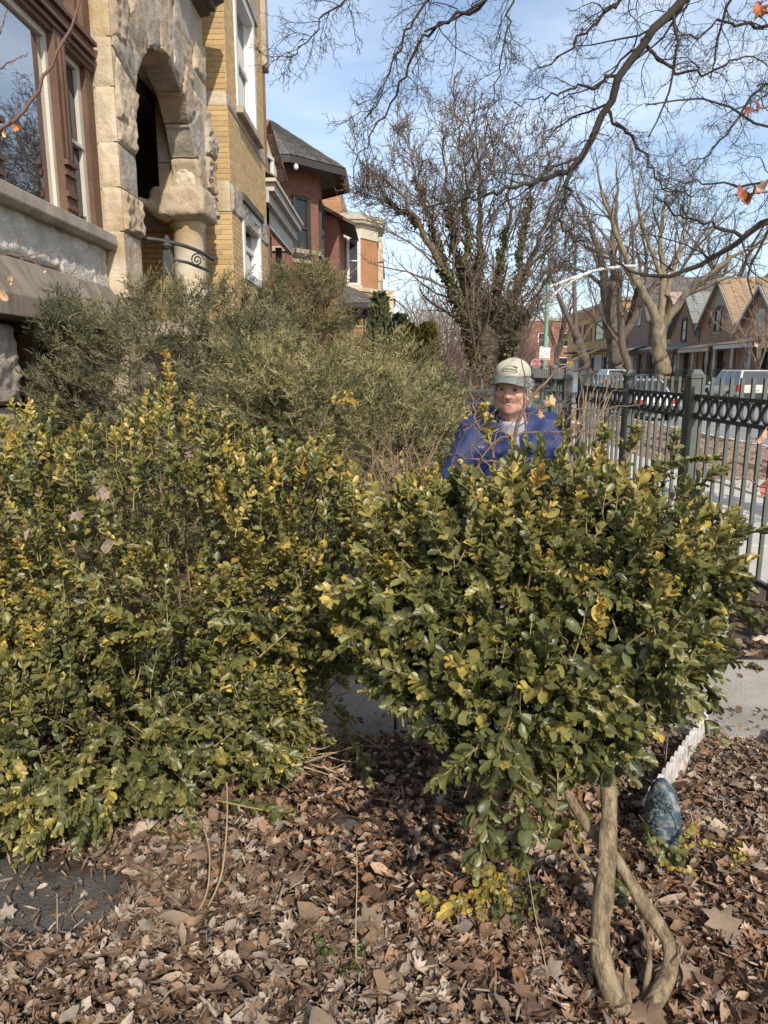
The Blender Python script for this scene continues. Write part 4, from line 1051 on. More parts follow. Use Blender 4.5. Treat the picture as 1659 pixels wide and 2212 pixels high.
MB().prism([(45.5, 57.5, 12.45), (45.5, 92.5, 12.45), (62, 92.5, 12.45), (62, 57.5, 12.45)], [(50, 57.5, 16.25), (50, 92.5, 16.25), (60, 92.5, 16.25), (60, 57.5, 16.25)]).build('roof_deck', m_rg, gb)

# ---------------------------------------------------------------- cars
m_tyre = M('tyre', (.018, .018, .018), .85, .1, 20)
m_rim = M('rim', (.42, .42, .43), .35, .1, 20, metal=.6)
m_tail = M('red_tail_light', (.42, .02, .018), .25, 0)
m_plast = M('dark_bumper_plastic', (.03, .03, .032), .7, .1, 10)
m_cglass = glassmat('car_glass', (.022, .026, .03), 1.7, .03)
m_plate = M('licence_plate', (.62, .62, .60), .5, .1, 30)
def car(label, pos, paint, L_=4.5, W=1.75, H=1.45, style='sedan', two=None, rot=0.0):
    t = thing('parked_car', label, 'car', pos, 'cars parked along the street'); t.rotation_euler.z = rot
    hw = W / 2
    suv = style == 'suv'
    bz, belt = (.30, .98) if suv else (.24, .86)
    if style == 'wagon': belt = .88
    # y stations from tail (-) to nose (+)
    y0, y1 = -L_ / 2, L_ / 2
    if suv: st = [(y0, .80, .45, .93), (y0 + .08, .97, .36, .99), (y0 + .5, 1, .32, belt), (0, 1, .3, belt), (y1 - 1.35, 1, .3, belt), (y1 - 1.15, .99, .3, .97), (y1 - .35, .95, .32, .90), (y1 - .06, .88, .36, .80), (y1, .8, .42, .68)]
    else: st = [(y0, .84, .38, .74), (y0 + .07, .95, .30, .84), (y0 + .6, 1, .26, belt), (0, 1, .24, belt), (y1 - 1.4, 1, .24, belt), (y1 - 1.15, .99, .24, .84), (y1 - .4, .94, .26, .74), (y1 - .06, .86, .30, .62), (y1, .78, .36, .54)]
    V, Q = [], []
    for y, k, zb, zt in st:
        w_ = hw * k
        ring = [(-w_ * .9, zb), (-w_ * .99, zb + .1), (-w_, (zb + zt) * .5), (-w_ * .985, zt - .12), (-w_ * .93, zt - .02), (-w_ * .5, zt + .02), (0, zt + .03), (w_ * .5, zt + .02), (w_ * .93, zt - .02), (w_ * .985, zt - .12), (w_, (zb + zt) * .5), (w_ * .99, zb + .1), (w_ * .9, zb)]
        V += [(x, y, z) for x, z in ring]
    n = 13
    for i in range(len(st) - 1):
        for j in range(n): Q.append((i * n + j, i * n + (j + 1) % n, (i + 1) * n + (j + 1) % n, (i + 1) * n + j))
    mb = MB(); mb.V = V; mb.F = Q + [tuple(range(n)), tuple(range((len(st) - 1) * n, len(st) * n))]
    body = mb.build('body', paint, t, smooth=False, world=False)
    for p in body.data.polygons: p.use_smooth = len(p.vertices) == 4
    # cabin
    if suv: cb = [(y0 + .06, belt - .02), (y0 + .30, H - .03), (y1 - 1.95, H), (y1 - 1.2, belt)]
    elif style == 'wagon': cb = [(y0 + .1, belt - .02), (y0 + .42, H - .03), (y1 - 2.1, H), (y1 - 1.25, belt)]
    else: cb = [(y0 + .75, belt - .02), (y0 + 1.35, H - .03), (y1 - 2.1, H), (y1 - 1.25, belt - .02)]
    wb, wt = hw * .93, hw * .74
    (a, za), (b_, zb), (c, zc), (d, zd) = cb
    low = [(-wb, a, za), (wb, a, za), (wb, d, zd), (-wb, d, zd)]; top = [(-wt, b_, zb), (wt, b_, zb), (wt, c, zc), (-wt, c, zc)]
    g = MB(); g.prism(low, top); g.build('cabin', paint if two is None else two, t, bevel=.05, world=False)
    def pane(nm, p00, p10, p11, p01, k=.86, out_=.012):
        P_ = np.array([p00, p10, p11, p01], float); m_ = P_.mean(0); nn = nrm(np.cross(P_[1] - P_[0], P_[3] - P_[0]))
        q = m_ + (P_ - m_) * k
        if nn @ (m_ - np.array((0, (a + d) / 2, .9))) < 0: nn = -nn
        MB().prism(list(q + nn * .002), list(q + nn * out_)).build(nm, m_cglass, t, world=False)
    low, top = np.array(low), np.array(top)
    pane('rear_window', low[0], low[1], top[1], top[0], .88)
    pane('windscreen', low[3], low[2], top[2], top[3], .9)
    for i0, i1 in ((0, 3), (1, 2)):
        cuts = [0, .3, .64, 1] if suv or style == 'wagon' else [0, .5, 1]
        for s0, s1 in zip(cuts[:-1], cuts[1:]):
            L2 = lambda A, B, s: A * (1 - s) + B * s
            pane('side_window', L2(low[i0], low[i1], s0), L2(low[i0], low[i1], s1), L2(top[i0], top[i1], s1), L2(top[i0], top[i1], s0), .84)
    # bumpers, lights, plate
    bw = MB(); zb_ = st[0][2]
    bw.box(Fr((0, y0, 0), (1, 0, 0)), -hw * .9, hw * .9, zb_ - .12, zb_ + .16, -.25, .07); bw.build('bumper', m_plast, t, bevel=.03, world=False)
    bw = MB(); bw.box(Fr((0, y1, 0), (-1, 0, 0)), -hw * .85, hw * .85, .26, .46, -.3, .05); bw.build('bumper', m_plast, t, bevel=.03, world=False)
    for s in (-1, 1):
        l_ = MB()
        if suv: l_.box(Fr((0, y0 + .07, 0), (1, 0, 0)), s * hw * .93 - .07, s * hw * .93 + .05, .68, 1.02, -.18, .06)
        else: l_.box(Fr((0, y0 + .02, 0), (1, 0, 0)), min(s * hw * .88, s * hw * .42), max(s * hw * .88, s * hw * .42), .58, .74, -.2, .03)
        l_.build('tail_light', m_tail, t, bevel=.015, world=False)
        h_ = MB(); h_.box(Fr((0, y1 - .06, 0), (-1, 0, 0)), min(s * hw * .78, s * hw * .4), max(s * hw * .78, s * hw * .4), .56, .68, -.2, .03); h_.build('headlight', m_rim, t, bevel=.015, world=False)
        m_ = MB(); m_.box(Fr((s * (hw + .08), y1 - 1.45, 0), (1, 0, 0)), -.09, .09, belt, belt + .13, -.06, .06); m_.build('wing_mirror', paint, t, bevel=.02, world=False)
        if suv: MB().box(Fr((0, 0, 0), (0, 1, 0)), y0 + .1, y1 - .3, .28, .46, s * (hw + .003) - .02, s * (hw + .003) + .02).build('sill_cladding', m_plast, t, world=False)
    MB().box(Fr((0, y0, 0), (1, 0, 0)), -.16, .16, .62 if not suv else .75, .77 if not suv else .9, -.1, .05).build('number_plate', m_plate, t, world=False)
    r_ = .36 if suv else .31
    for s in (-1, 1):
        for y in (y0 + .95, y1 - .9):
            wh = bpy.data.objects.new('wheel', None); wh.location = (s * (hw - .11), y, r_); link(wh, t, False)
            ar = MB(); ar.lathe((s * -.09, 0, .02), [(r_ * 1.17, 0), (r_ * 1.17, s * .185)], 20, (1, 0, 0)); ar.build('wheel_arch', m_plast, wh, world=False)
            ty = MB(); ty.lathe((s * -.09, 0, 0), [(r_ * .7, 0), (r_, s * .01), (r_, s * .215), (r_ * .68, s * .225)], 20, (1, 0, 0)); ty.build('tyre', m_tyre, wh, world=False)
            ri = MB(); ri.lathe((s * -.02, 0, 0), [(r_ * .66, 0), (r_ * .66, s * .15), (r_ * .2, s * .17), (r_ * .16, s * .18)], 10, (1, 0, 0)); ri.build('rim', m_rim, wh, world=False)
    return t
ZS = -.115
pw = M('white_car_paint', (.66, .67, .68), .3, .04, 2, coat=.6); pb = M('beige_car_paint', (.52, .48, .39), .32, .05, 2, coat=.5)
pg = M('slate_car_paint', (.10, .12, .15), .28, .05, 2, coat=.6); pbl = M('blue_grey_car_paint', (.13, .19, .28), .28, .05, 2, coat=.6)
plb = M('light_blue_car_paint', (.42, .48, .56), .3, .04, 2, coat=.5)
car('old white sedan with pale blue roof parked by the near kerb', (9.05, 26.8, ZS), pw, 4.6, 1.74, 1.42, 'sedan', plb)
c = car('beige sport utility with dark cladding parked on the far side', (18.2, 38.3, ZS), pb, 4.5, 1.85, 1.75, 'suv')
rk = MB()
for s in (-.6, .6): rk.tube([(s, -1.6, 1.74), (s, -1.4, 1.80), (s, .2, 1.80), (s, .4, 1.75)], .02, 5)
rk.build('roof_rack', m_plast, c, world=False)
car('grey sedan parked between the white sport utility and the pale tree', (17.95, 52.5, ZS), pg, 4.6, 1.78, 1.45, 'sedan')
car('white sport utility parked on the far side of the street', (17.95, 59.8, ZS), pw, 4.6, 1.9, 1.8, 'suv')
car('small blue sedan beyond the white sport utility', (18.0, 67, ZS), pbl, 4.5, 1.76, 1.45, 'sedan')
car('blue grey sport utility parked beyond the white sedan near the fence corner', (9.1, 39.3, ZS), pbl, 4.6, 1.8, 1.62, 'suv')
car('dark hatchback parked far along the near kerb', (9.1, 49.5, ZS), pg, 4.2, 1.76, 1.5, 'wagon')

# ---------------------------------------------------------------- street lamp and signs
m_green = M('green_lamp_paint', (.16, .27, .19), .55, .1, 5); m_alu = M('pale_aluminium', (.62, .63, .60), .4, .05, 5, metal=.3)
m_signw = M('sign_white', (.72, .71, .70), .5, .04, 6); m_signr = M('sign_red', (.55, .06, .06), .5, .05, 6); m_signy = M('sign_yellow', (.72, .42, .03), .5, .05, 6); m_ink = M('sign_black', (.02, .02, .02), .6, 0); m_pink = M('faded_red_print', (.60, .22, .24), .5, .05, 6)
YL = 36.4
lb = at(1176, 800, YL); LX = lb[0]
sl_ = thing('street_lamp', 'green street lamp pole with long curved white arm', 'street lamp', (LX, YL, 0))
MB().lathe((LX, YL, 0), [(.2, 0), (.2, .5), (.11, .6), (.10, 4), (.085, 6.1), (.05, 6.2)], 12).build('pole', m_green, sl_, smooth=True)
A1 = ats([(1181, 622), (1230, 603), (1290, 583), (1335, 577), (1352, 576)], YL); A2 = ats([(1182, 655), (1205, 628), (1240, 604), (1275, 587), (1305, 580)], YL)
MB().tube(spline(A1, 18), .075, 8).tube(spline(A2, 18), .08, 8).build('arm', m_alu, sl_, smooth=True)
hd = at(1358, 575, YL)
MB().box(Fr(hd, (1, 0, 0)), -.45, .35, -.08, .06, -.16, .16).build('lamp_head', m_alu, sl_, bevel=.05)
f = FY(YL - .13)
sg = thing('parking_sign', 'white parking sign with red band on the lamp pole', 'sign', at(1177, 764, YL - .13))
a0, a1 = at(1165, 778, YL - .13), at(1189, 751, YL - .13)
sw, sh, su, sv = a1[0] - a0[0], a1[2] - a0[2], a0[0], a0[2]
MB().box(f, su, su + sw, sv, sv + sh, -.02, 0).build('plate', m_signw, sg, bevel=.008)
MB().box(f, su + .03, su + sw - .03, sv + .03, sv + sh * .16, .001, .006).build('red_band', m_signr, sg)
q = MB(); c0 = f.p(su + sw * .32, sv + sh * .74, .001); P_ = [c0 + f.u * math.cos(t_) * .085 + f.v * math.sin(t_) * .085 for t_ in np.linspace(0, 2 * math.pi, 19)]
q.tube(P_, .012, 4); q.box(f, su + sw * .32 - .09, su + sw * .32 + .09, sv + sh * .74 - .012, sv + sh * .74 + .012, .002, .008); q.build('red_circle', m_pink, sg)
q = MB()
for k, (x0, x1) in enumerate(((.5, .92), (.45, .9), (.5, .95), (.12, .45))): q.box(f, su + sw * x0, su + sw * x1, sv + sh * (.64 - .12 * k), sv + sh * (.69 - .12 * k), .001, .004)
q.build('faded_print', m_pink, sg)
def text(body, size, mat, parent, mtx, name='lettering', deform=None, ext=.002):
    cu = bpy.data.curves.new(name, 'FONT'); cu.body = body; cu.size = size; cu.align_x = 'CENTER'; cu.align_y = 'CENTER'; cu.extrude = ext; cu.resolution_u = 2
    tmp = bpy.data.objects.new(name, cu); COL.objects.link(tmp)
    dg = bpy.context.evaluated_depsgraph_get(); dg.update()
    me = bpy.data.meshes.new_from_object(tmp.evaluated_get(dg)); bpy.data.objects.remove(tmp)
    for v in me.vertices:
        v.co = deform(v.co) if deform else mtx @ v.co
    me.materials.clear(); me.materials.append(mat)
    return obj(name, me, parent)
YS = 40.5; c0 = at(1157, 786, YS)
ss = thing('stop_sign', 'red octagonal stop sign beside the lamp pole', 'sign', (c0[0], YS, 0))
oc = lambda r_, w_: [c0 + np.array((math.cos(math.pi / 8 + k * math.pi / 4) * r_, -w_, math.sin(math.pi / 8 + k * math.pi / 4) * r_)) for k in range(8)]
MB().prism(oc(.27, .0), oc(.27, .012)).build('plate_border', m_signw, ss); MB().prism(oc(.25, .013), oc(.25, .018)).build('plate', m_signr, ss)
text('STOP', .2, m_signw, ss, Matrix.Translation(Vector(c0 + np.array((0, -.021, 0)))) @ Matrix.Rotation(R(90), 4, 'X'))
MB().lathe((c0[0], YS + .04, 0), [(.03, 0), (.03, c0[2] + .25)], 8).build('post', m_iron, ss)
YY = 60; c0 = at(1232, 789, YY)
ys = thing('warning_sign', 'small yellow warning sign with black figures beyond the fence', 'sign', (c0[0], YY, 0))
MB().box(FY(YY), c0[0] - .28, c0[0] + .28, c0[2] - .3, c0[2] + .3, -.02, 0).build('plate', m_signy, ys, bevel=.01)
q = MB()
for dx in (-.09, .08):
    q.lathe((c0[0] + dx, YY - .012, c0[2] + .13), [(.01, -.01), (.04, 0), (.01, .01)], 8, (0, 1, 0)); q.box(FY(YY), c0[0] + dx - .035, c0[0] + dx + .035, c0[2] - .06, c0[2] + .08, .001, .008); q.box(FY(YY), c0[0] + dx - .06, c0[0] + dx - .02, c0[2] - .18, c0[2] - .06, .001, .008); q.box(FY(YY), c0[0] + dx + .02, c0[0] + dx + .06, c0[2] - .18, c0[2] - .06, .001, .008)
q.build('black_figure', m_ink, ys)
MB().lathe((c0[0], YY + .05, 0), [(.035, 0), (.035, c0[2] + .3)], 8).build('post', m_iron, ys)
# ---------------------------------------------------------------- trees
def barkmat(name, c, c2, bump=.8): return M(name, c, .95, .3, 5, bump, 22, stain=c2, sscale=4, stretch=(1, 1, .35))
def limb(pts, r0, r1, K=24, wob=.0, seed=0):
    P = spline(pts, K)
    if wob:
        g = np.random.default_rng(seed); n = g.normal(0, wob, P.shape); n[0] = 0
        P = P + n
    return P, np.linspace(r0, r1, K)
def children(P, Rr, n, g, K=6, ang=(30, 70), ratio=.45, rr=.55, t0=.15, up=0.0, wander=.22, rmin=.002, tip=.35, lenv=None, plane=None):
    """n shoots off each of the paths P (N,k,3)"""
    N_, k = P.shape[:2]
    t = (np.tile((np.arange(n) + .5) / n, (N_, 1)) + g.uniform(-.5, .5, (N_, n)) / n) * (1 - t0) + t0
    i = np.clip((t * (k - 1)).astype(int), 0, k - 2); f = (t * (k - 1) - i)[..., None]
    ar = np.arange(N_)[:, None]
    p = P[ar, i] * (1 - f) + P[ar, i + 1] * f; tan = nrm(P[ar, i + 1] - P[ar, i])
    rad = (Rr[ar, i] * (1 - f[..., 0]) + Rr[ar, i + 1] * f[..., 0]) * rr * g.uniform(.7, 1.1, t.shape)
    Lp = np.linalg.norm(np.diff(P, axis=1), axis=2).sum(1)[:, None]
    Lc = Lp * ratio * (1.15 - .65 * t) * g.uniform(.55, 1.35, t.shape)
    if lenv is not None: Lc = np.clip(Lc, *lenv)
    rnd = nrm(g.normal(0, 1, p.shape)); side = nrm(np.cross(tan, rnd)); a = np.radians(g.uniform(*ang, t.shape))[..., None]
    d = nrm(tan * np.cos(a) + side * np.sin(a) + np.array((0, 0, up)))
    p, d, Lc, rad = p.reshape(-1, 3), d.reshape(-1, 3), Lc.ravel(), np.maximum(rad.ravel(), rmin)
    out_ = np.zeros((len(p), K, 3)); out_[:, 0] = p
    for s in range(1, K):
        d = nrm(d + g.normal(0, wander, d.shape) + np.array((0, 0, up * .35)))
        out_[:, s] = out_[:, s - 1] + d * (Lc / (K - 1))[:, None]
    Rc = rad[:, None] * np.linspace(1, tip, K)[None]
    return out_, np.maximum(Rc, rmin * .7)
THIN = {}
def bare_tree(name, label, base, limbs, mat, seed, lv, group=None, sides=(8, 5, 3, 3), crown_mat=None, skip=0, lump=.18):
    """limbs: list of (P,R); lv: dicts for children()"""
    g = np.random.default_rng(seed)
    t = thing(name, label, 'tree', base, group)
    B = Bunch()
    for P, Rr in limbs:
        V, Q = tubes(P[None], Rr[None], sides[0]); V = V + lump * np.repeat(Rr, sides[0])[:, None] * vnoise(V, 5, seed)[:, None]
        B.add(V, Q)
    B.build('trunk', mat, t, smooth=True)
    K = 16
    cur = (np.stack([spline(P, K) for P, r_ in limbs[skip:]]), np.stack([np.interp(np.linspace(0, 1, K), np.linspace(0, 1, len(r_)), r_) for P, r_ in limbs[skip:]]))
    Bc = Bunch(); allp = []
    for k, d in enumerate(lv):
        nxt = children(*cur, g=g, **d)
        V, Q = tubes(*nxt, sides[min(k + 1, 3)]); Bc.add(V, Q); cur = nxt; allp.append(nxt)
    Bc.build('crown', crown_mat or mat, t, smooth=True)
    return t, limbs, allp
m_bark_dark = barkmat('dark_bark', (.034, .026, .021), (.052, .042, .032))
m_bark_mid = barkmat('olive_bark', (.135, .105, .068), (.095, .075, .05))
m_bark_pale = barkmat('pale_bark', (.235, .19, .12), (.145, .115, .075), 1.0)
m_bark_grey = barkmat('grey_brown_bark', (.135, .105, .08), (.10, .078, .06))
m_mauve = M('mauve_twigs', (.17, .115, .092), .95, .25, 3)

# the tree over the yard: trunk right of the frame, drooping dark limbs across the sky
Yt = 5.6
TR = [limb([(5.3, 5.4, -.1), (5.25, 5.5, 1.2), (5.1, 5.6, 2.6), (4.9, 5.6, 3.6)], .26, .17)]
fork = np.array((4.9, 5.6, 3.55))
up_ = limb([fork, (4.6, 5.4, 4.6), (4.0, 5.3, 5.6), (3.3, 5.2, 5.9)], .15, .09); TR.append(up_)
LA = np.concatenate([[(4.2, 5.35, 5.3), (3.3, 5.3, 5.1)], ats([(1530, -60), (1455, 20), (1385, 90), (1335, 165), (1312, 235), (1270, 310), (1232, 372)], 5.3, 5.0)])
TR.append(limb(LA, .085, .042, 30, .012, 1))
TR.append(limb(ats([(1232, 372), (1165, 388), (1100, 412), (1020, 428), (960, 442), (905, 462)], 5.0, 4.8), .034, .007, 20, .012, 2))
TR.append(limb(ats([(1234, 368), (1218, 440), (1200, 490), (1185, 545), (1160, 605)], 5.0, 4.7), .028, .006, 18, .012, 3))
TR.append(limb(ats([(1200, 470), (1240, 520), (1290, 545), (1330, 610)], 4.9, 4.8), .016, .004, 14, .012, 4))
TR.append(limb(np.concatenate([[fork, (4.6, 6.0, 3.5)], ats([(1720, 440), (1640, 492), (1570, 535), (1515, 578), (1450, 597), (1380, 592), (1340, 566)], 6.3, 6.0)]), .11, .018, 30, .014, 5))
TR.append(limb(ats([(1600, 510), (1530, 480), (1465, 470), (1410, 425)], 6.2, 5.8), .03, .008, 16, .014, 6))
TR.append(limb(np.concatenate([[fork, (4.2, 5.0, 4.4)], ats([(1700, 310), (1620, 255), (1540, 205), (1470, 195), (1400, 215)], 4.9, 4.7)]), .05, .008, 24, .014, 7))
TR.append(limb(np.concatenate([[(4.0, 5.3, 5.6), (3.0, 5.0, 6.2), (1.6, 4.8, 5.6)], ats([(1150, -90), (1075, -8), (1010, 22), (960, 50), (915, 68)], 4.7, 4.6)]), .07, .012, 26, .012, 8))
TR.append(limb(ats([(1050, -2), (1000, 40), (940, 55), (885, 130), (850, 225), (800, 300), (768, 350), (757, 405)], 4.7, 4.5), .022, .004, 22, .014, 9))
TR.append(limb(ats([(960, -40), (905, 20), (865, 100), (835, 175), (790, 250)], 4.6, 4.4), .018, .004, 18, .014, 10))
TR.append(limb(ats([(800, -90), (760, -20), (700, 40), (650, 100), (625, 130)], 4.4, 4.3), .015, .004, 16, .014, 11))
TR.append(limb(ats([(1120, -60), (1100, 30), (1086, 120), (1070, 200), (1040, 260)], 4.8, 4.6), .014, .004, 16, .012, 12))
TR.append(limb(ats([(1400, -60), (1330, 10), (1270, 60), (1215, 120), (1160, 150)], 5.2, 5.0), .03, .006, 18, .014, 13))
TR.append(limb(ats([(1330, 165), (1280, 190), (1220, 195), (1170, 215), (1110, 225)], 5.2, 5.0), .022, .005, 18, .014, 14))
TR.append(limb(ats([(1312, 235), (1360, 300), (1400, 340), (1420, 400), (1490, 430)], 5.1, 5.0), .022, .005, 18, .014, 15))
TR.append(limb(ats([(1385, 85), (1450, 150), (1530, 160), (1600, 120), (1660, 140)], 5.3, 5.3), .025, .007, 18, .014, 16))
TR.append(limb(ats([(1720, 60), (1640, 60), (1570, 40), (1500, 80), (1440, 70)], 5.6, 5.4), .03, .006, 18, .014, 17))
TR.append(limb(ats([(1720, 200), (1640, 180), (1590, 260), (1540, 330), (1480, 350)], 5.8, 5.5), .025, .006, 18, .014, 18))
TR.append(limb(ats([(1740, 400), (1650, 390), (1580, 400), (1500, 390), (1430, 410)], 5.4, 5.2), .022, .006, 18, .014, 19))
TR = [TR[0], TR[1]] + [(P, np.maximum(r_ * .52, .0035)) for P, r_ in TR[2:]]
t_over, _, _ = bare_tree('bare_tree', 'dark bare tree whose drooping limbs hang across the top of the view', (5.3, 5.4, 0), TR, m_bark_dark, 21,
    [dict(n=15, K=9, ang=(30, 75), ratio=.34, rr=.42, t0=.06, up=-.12, wander=.24, rmin=.0023, lenv=(.25, .85)),
     dict(n=8, K=6, ang=(35, 75), ratio=.42, rr=.6, t0=.08, up=-.06, wander=.26, rmin=.0016, lenv=(.10, .36)),
     dict(n=4, K=3, ang=(40, 80), ratio=.42, rr=.7, t0=.15, up=0, wander=.25, rmin=.0012, lenv=(.035, .13))])

# the ivy clad tree behind the man
YI = 16.0
b0 = at(1048, 953, YI); b0[2] = 0
IV = []
A_ = lambda pts, r0, r1, s, dY=0.0, K=24: IV.append(limb(ats(pts, YI, YI + dY), r0, r1, K, .035, s))
A_([(1046, 960), (1042, 880), (1036, 800), (1022, 740), (990, 650), (955, 570), (908, 495), (870, 425), (835, 385), (800, 365)], .38, .035, 31, -.8, 30)
A_([(1060, 955), (1058, 860), (1050, 780), (1038, 690), (1032, 580), (1040, 470), (1036, 370), (1030, 290)], .36, .04, 32, .4, 28)
A_([(1070, 955), (1072, 850), (1080, 770), (1095, 690), (1125, 610), (1160, 530), (1195, 450), (1215, 360)], .30, .04, 33, .8, 28)
A_([(1066, 900), (1085, 800), (1105, 735), (1130, 690), (1160, 640), (1180, 590), (1240, 540)], .20, .03, 34, -1.2)
A_([(1030, 720), (1000, 610), (975, 510), (968, 420), (962, 330), (955, 260)], .16, .03, 35, .6)
A_([(905, 490), (865, 450), (825, 430), (792, 415)], .06, .015, 36, -.5, 16)
A_([(1055, 750), (1075, 620), (1090, 500), (1105, 400), (1120, 310)], .16, .03, 37, -.6)
A_([(960, 575), (930, 480), (900, 400), (890, 330), (880, 280)], .09, .02, 38, .5)
A_([(1120, 620), (1130, 500), (1150, 400), (1160, 300)], .09, .02, 39, .7)
A_([(1005, 640), (1010, 520), (1005, 420), (1000, 330), (985, 240)], .10, .02, 40, -.9)
IV = [(P, r_ * .74 * np.linspace(1, .45, len(r_))) for P, r_ in IV]; IV.insert(0, limb(ats([(1052, 985), (1048, 900), (1046, 820), (1052, 750), (1058, 700)], YI), .50, .30, 20, .02, 30)); IVL = list(IV)
ti, _, ap_ = bare_tree('ivy_clad_tree', 'broad bare tree with ivy covered forking trunk behind the fence', b0, IV, m_bark_mid, 22,
    [dict(n=20, K=8, ang=(25, 62), ratio=.36, rr=.30, t0=.25, up=.14, wander=.16, rmin=.009, lenv=(.6, 2.5)),
     dict(n=9, K=6, ang=(25, 60), ratio=.46, rr=.55, t0=.12, up=.10, wander=.2, rmin=.008, lenv=(.25, 1.0)),
     dict(n=5, K=3, ang=(25, 65), ratio=.5, rr=.7, t0=.15, up=.08, wander=.2, rmin=.006, lenv=(.12, .55))], crown_mat=M('crown_twigs', (.15, .112, .08), .95, .2, 4), skip=1)
m_ivy = M('ivy_leaf', (.05, .06, .02), .5, .2, 10, attr=True, sub=.1)
def ivy(limbs, n, seed, parent, spread=1.0, size=.07, tmax=.72):
    g = np.random.default_rng(seed); ps, ds = [], []
    wts = np.array([r_[: int(len(r_) * tmax)].sum() for P, r_ in limbs]); wts /= wts.sum()
    for (P, r_), w_ in zip(limbs, wts):
        m = int(n * w_); t = g.uniform(.0, tmax, m) ** 1.0 * (len(P) - 1); i = t.astype(int); f = (t - i)[:, None]
        p = P[i] * (1 - f) + P[np.minimum(i + 1, len(P) - 1)] * f
        o_ = nrm(g.normal(0, 1, (m, 3)) * (1, 1, .5)); rr = r_[i] * 1.02 + np.abs(g.normal(0, .05, m)) * spread
        ps.append(p + o_ * rr[:, None]); ds.append(o_)
    p, o_ = np.concatenate(ps), np.concatenate(ds)
    k = p[:, 2] > .1; p, o_ = p[k], o_[k]; m = len(p)
    up = nrm(o_ + g.normal(0, .5, o_.shape)); d = nrm(np.cross(up, g.normal(0, 1, o_.shape)))
    tv = np.array([(0, -.5, 0), (.45, -.1, .06), (0, .6, 0), (-.45, -.1, .06)]); s = size * g.uniform(.6, 1.3, m)
    V = stamp(tv, p, np.cross(d, up), d, up, np.stack([s, s, s], -1))
    c = np.array([(.055, .062, .022), (.085, .085, .032), (.13, .115, .05), (.17, .14, .07)])[g.choice(4, m, p=[.4, .32, .18, .1])] * g.uniform(.7, 1.3, (m, 1))
    B = Bunch(); B.add(V.reshape(-1, 3), Q=stampf([(0, 1, 2, 3)], m, 4), C=np.repeat(c, 4, 0)); return B.build('ivy', m_ivy, parent, kind='stuff')
ivy(IVL, 24000, 23, ti, 1.1, .062, .62)

def px_tree(name, label, Y, specs, mat, seed, lv, crown=None, group=None):
    Ls = [limb(ats(p, Y, Y + dY), r0, r1 if i == 0 else r1 * .3, 22, r0 * .12, seed + i) for i, (p, r0, r1, dY) in enumerate(specs)]
    b = Ls[0][0][0].copy(); b[2] = 0
    Ls[0][0][0][2] = min(-.1, Ls[0][0][0][2])
    return bare_tree(name, label, b, Ls, mat, seed, lv, group, crown_mat=crown, skip=1 if len(Ls) > 2 else 0, lump=.08)
LV = lambda s, n=(10, 6, 4): [dict(n=n[0], K=8, ang=(25, 60), ratio=.40, rr=.45, t0=.25, up=.10, wander=.18, rmin=.022 * s, lenv=(1.2 * s, 4.5 * s)),
     dict(n=n[1], K=6, ang=(25, 65), ratio=.5, rr=.6, t0=.15, up=.06, wander=.22, rmin=.014 * s, lenv=(.5 * s, 2.0 * s)),
     dict(n=n[2], K=4, ang=(25, 70), ratio=.55, rr=.7, t0=.15, up=.04, wander=.25, rmin=.009 * s, lenv=(.25 * s, 1.0 * s))]
m_crown_pale = M('pale_crown_twigs', (.125, .098, .068), .95, .2, 4)
px_tree('street_tree', 'pale trunked bare street tree in front of the cottages', 51, [
    ([(1437, 846), (1430, 790), (1424, 735), (1420, 690)], .60, .46, 0), ([(1420, 700), (1395, 640), (1365, 590), (1338, 520), (1300, 420), (1285, 320)], .34, .07, -2),
    ([(1425, 700), (1434, 620), (1425, 520), (1440, 420), (1452, 330)], .30, .06, 1), ([(1430, 705), (1470, 650), (1520, 600), (1590, 550), (1680, 515)], .32, .08, -3),
    ([(1438, 640), (1468, 540), (1490, 440), (1500, 350)], .2, .05, 2), ([(1365, 590), (1330, 565), (1290, 545), (1240, 540)], .12, .03, -1), ([(1430, 600), (1390, 500), (1370, 400), (1360, 310)], .18, .05, 1)],
    m_bark_pale, 301, LV(1.0, (11, 7, 4)), m_crown_pale)
px_tree('street_tree', 'bare street tree with dark forked trunk beside the apartment block', 62, [
    ([(1335, 836), (1330, 780), (1325, 730), (1316, 690)], .70, .55, 0), ([(1318, 700), (1305, 620), (1298, 550), (1270, 470), (1240, 400)], .5, .1, -2), ([(1322, 710), (1328, 620), (1322, 520), (1335, 430), (1330, 340)], .45, .09, 2),
    ([(1335, 745), (1370, 690), (1400, 630), (1450, 570), (1500, 500)], .4, .08, -1), ([(1305, 620), (1270, 590), (1225, 575), (1180, 585)], .2, .05, -2)], m_bark_grey, 302, LV(1.2, (10, 7, 4)), m_mauve)
px_tree('street_tree', 'slim bare tree leaning beside the dark forked trunk', 60, [([(1366, 834), (1358, 790), (1342, 750), (1338, 660), (1342, 560), (1330, 450)], .38, .06, 0), ([(1342, 750), (1310, 700), (1280, 640), (1260, 560)], .14, .04, 1)], m_bark_grey, 303, LV(1.1, (8, 6, 3)), m_mauve)
px_tree('street_tree', 'bare tree with fanning limbs in front of the yellow block', 74, [([(1275, 828), (1262, 770), (1240, 710)], .5, .4, 0), ([(1242, 720), (1215, 660), (1190, 600), (1180, 520)], .28, .07, 0), ([(1245, 715), (1240, 620), (1245, 530), (1230, 440)], .26, .06, 2), ([(1255, 740), (1290, 680), (1310, 610), (1300, 520)], .22, .06, -2)], m_bark_grey, 304, LV(1.4, (9, 7, 4)), m_mauve)
m_far = M('far_twigs', (.20, .15, .125), .95, .2, 2)
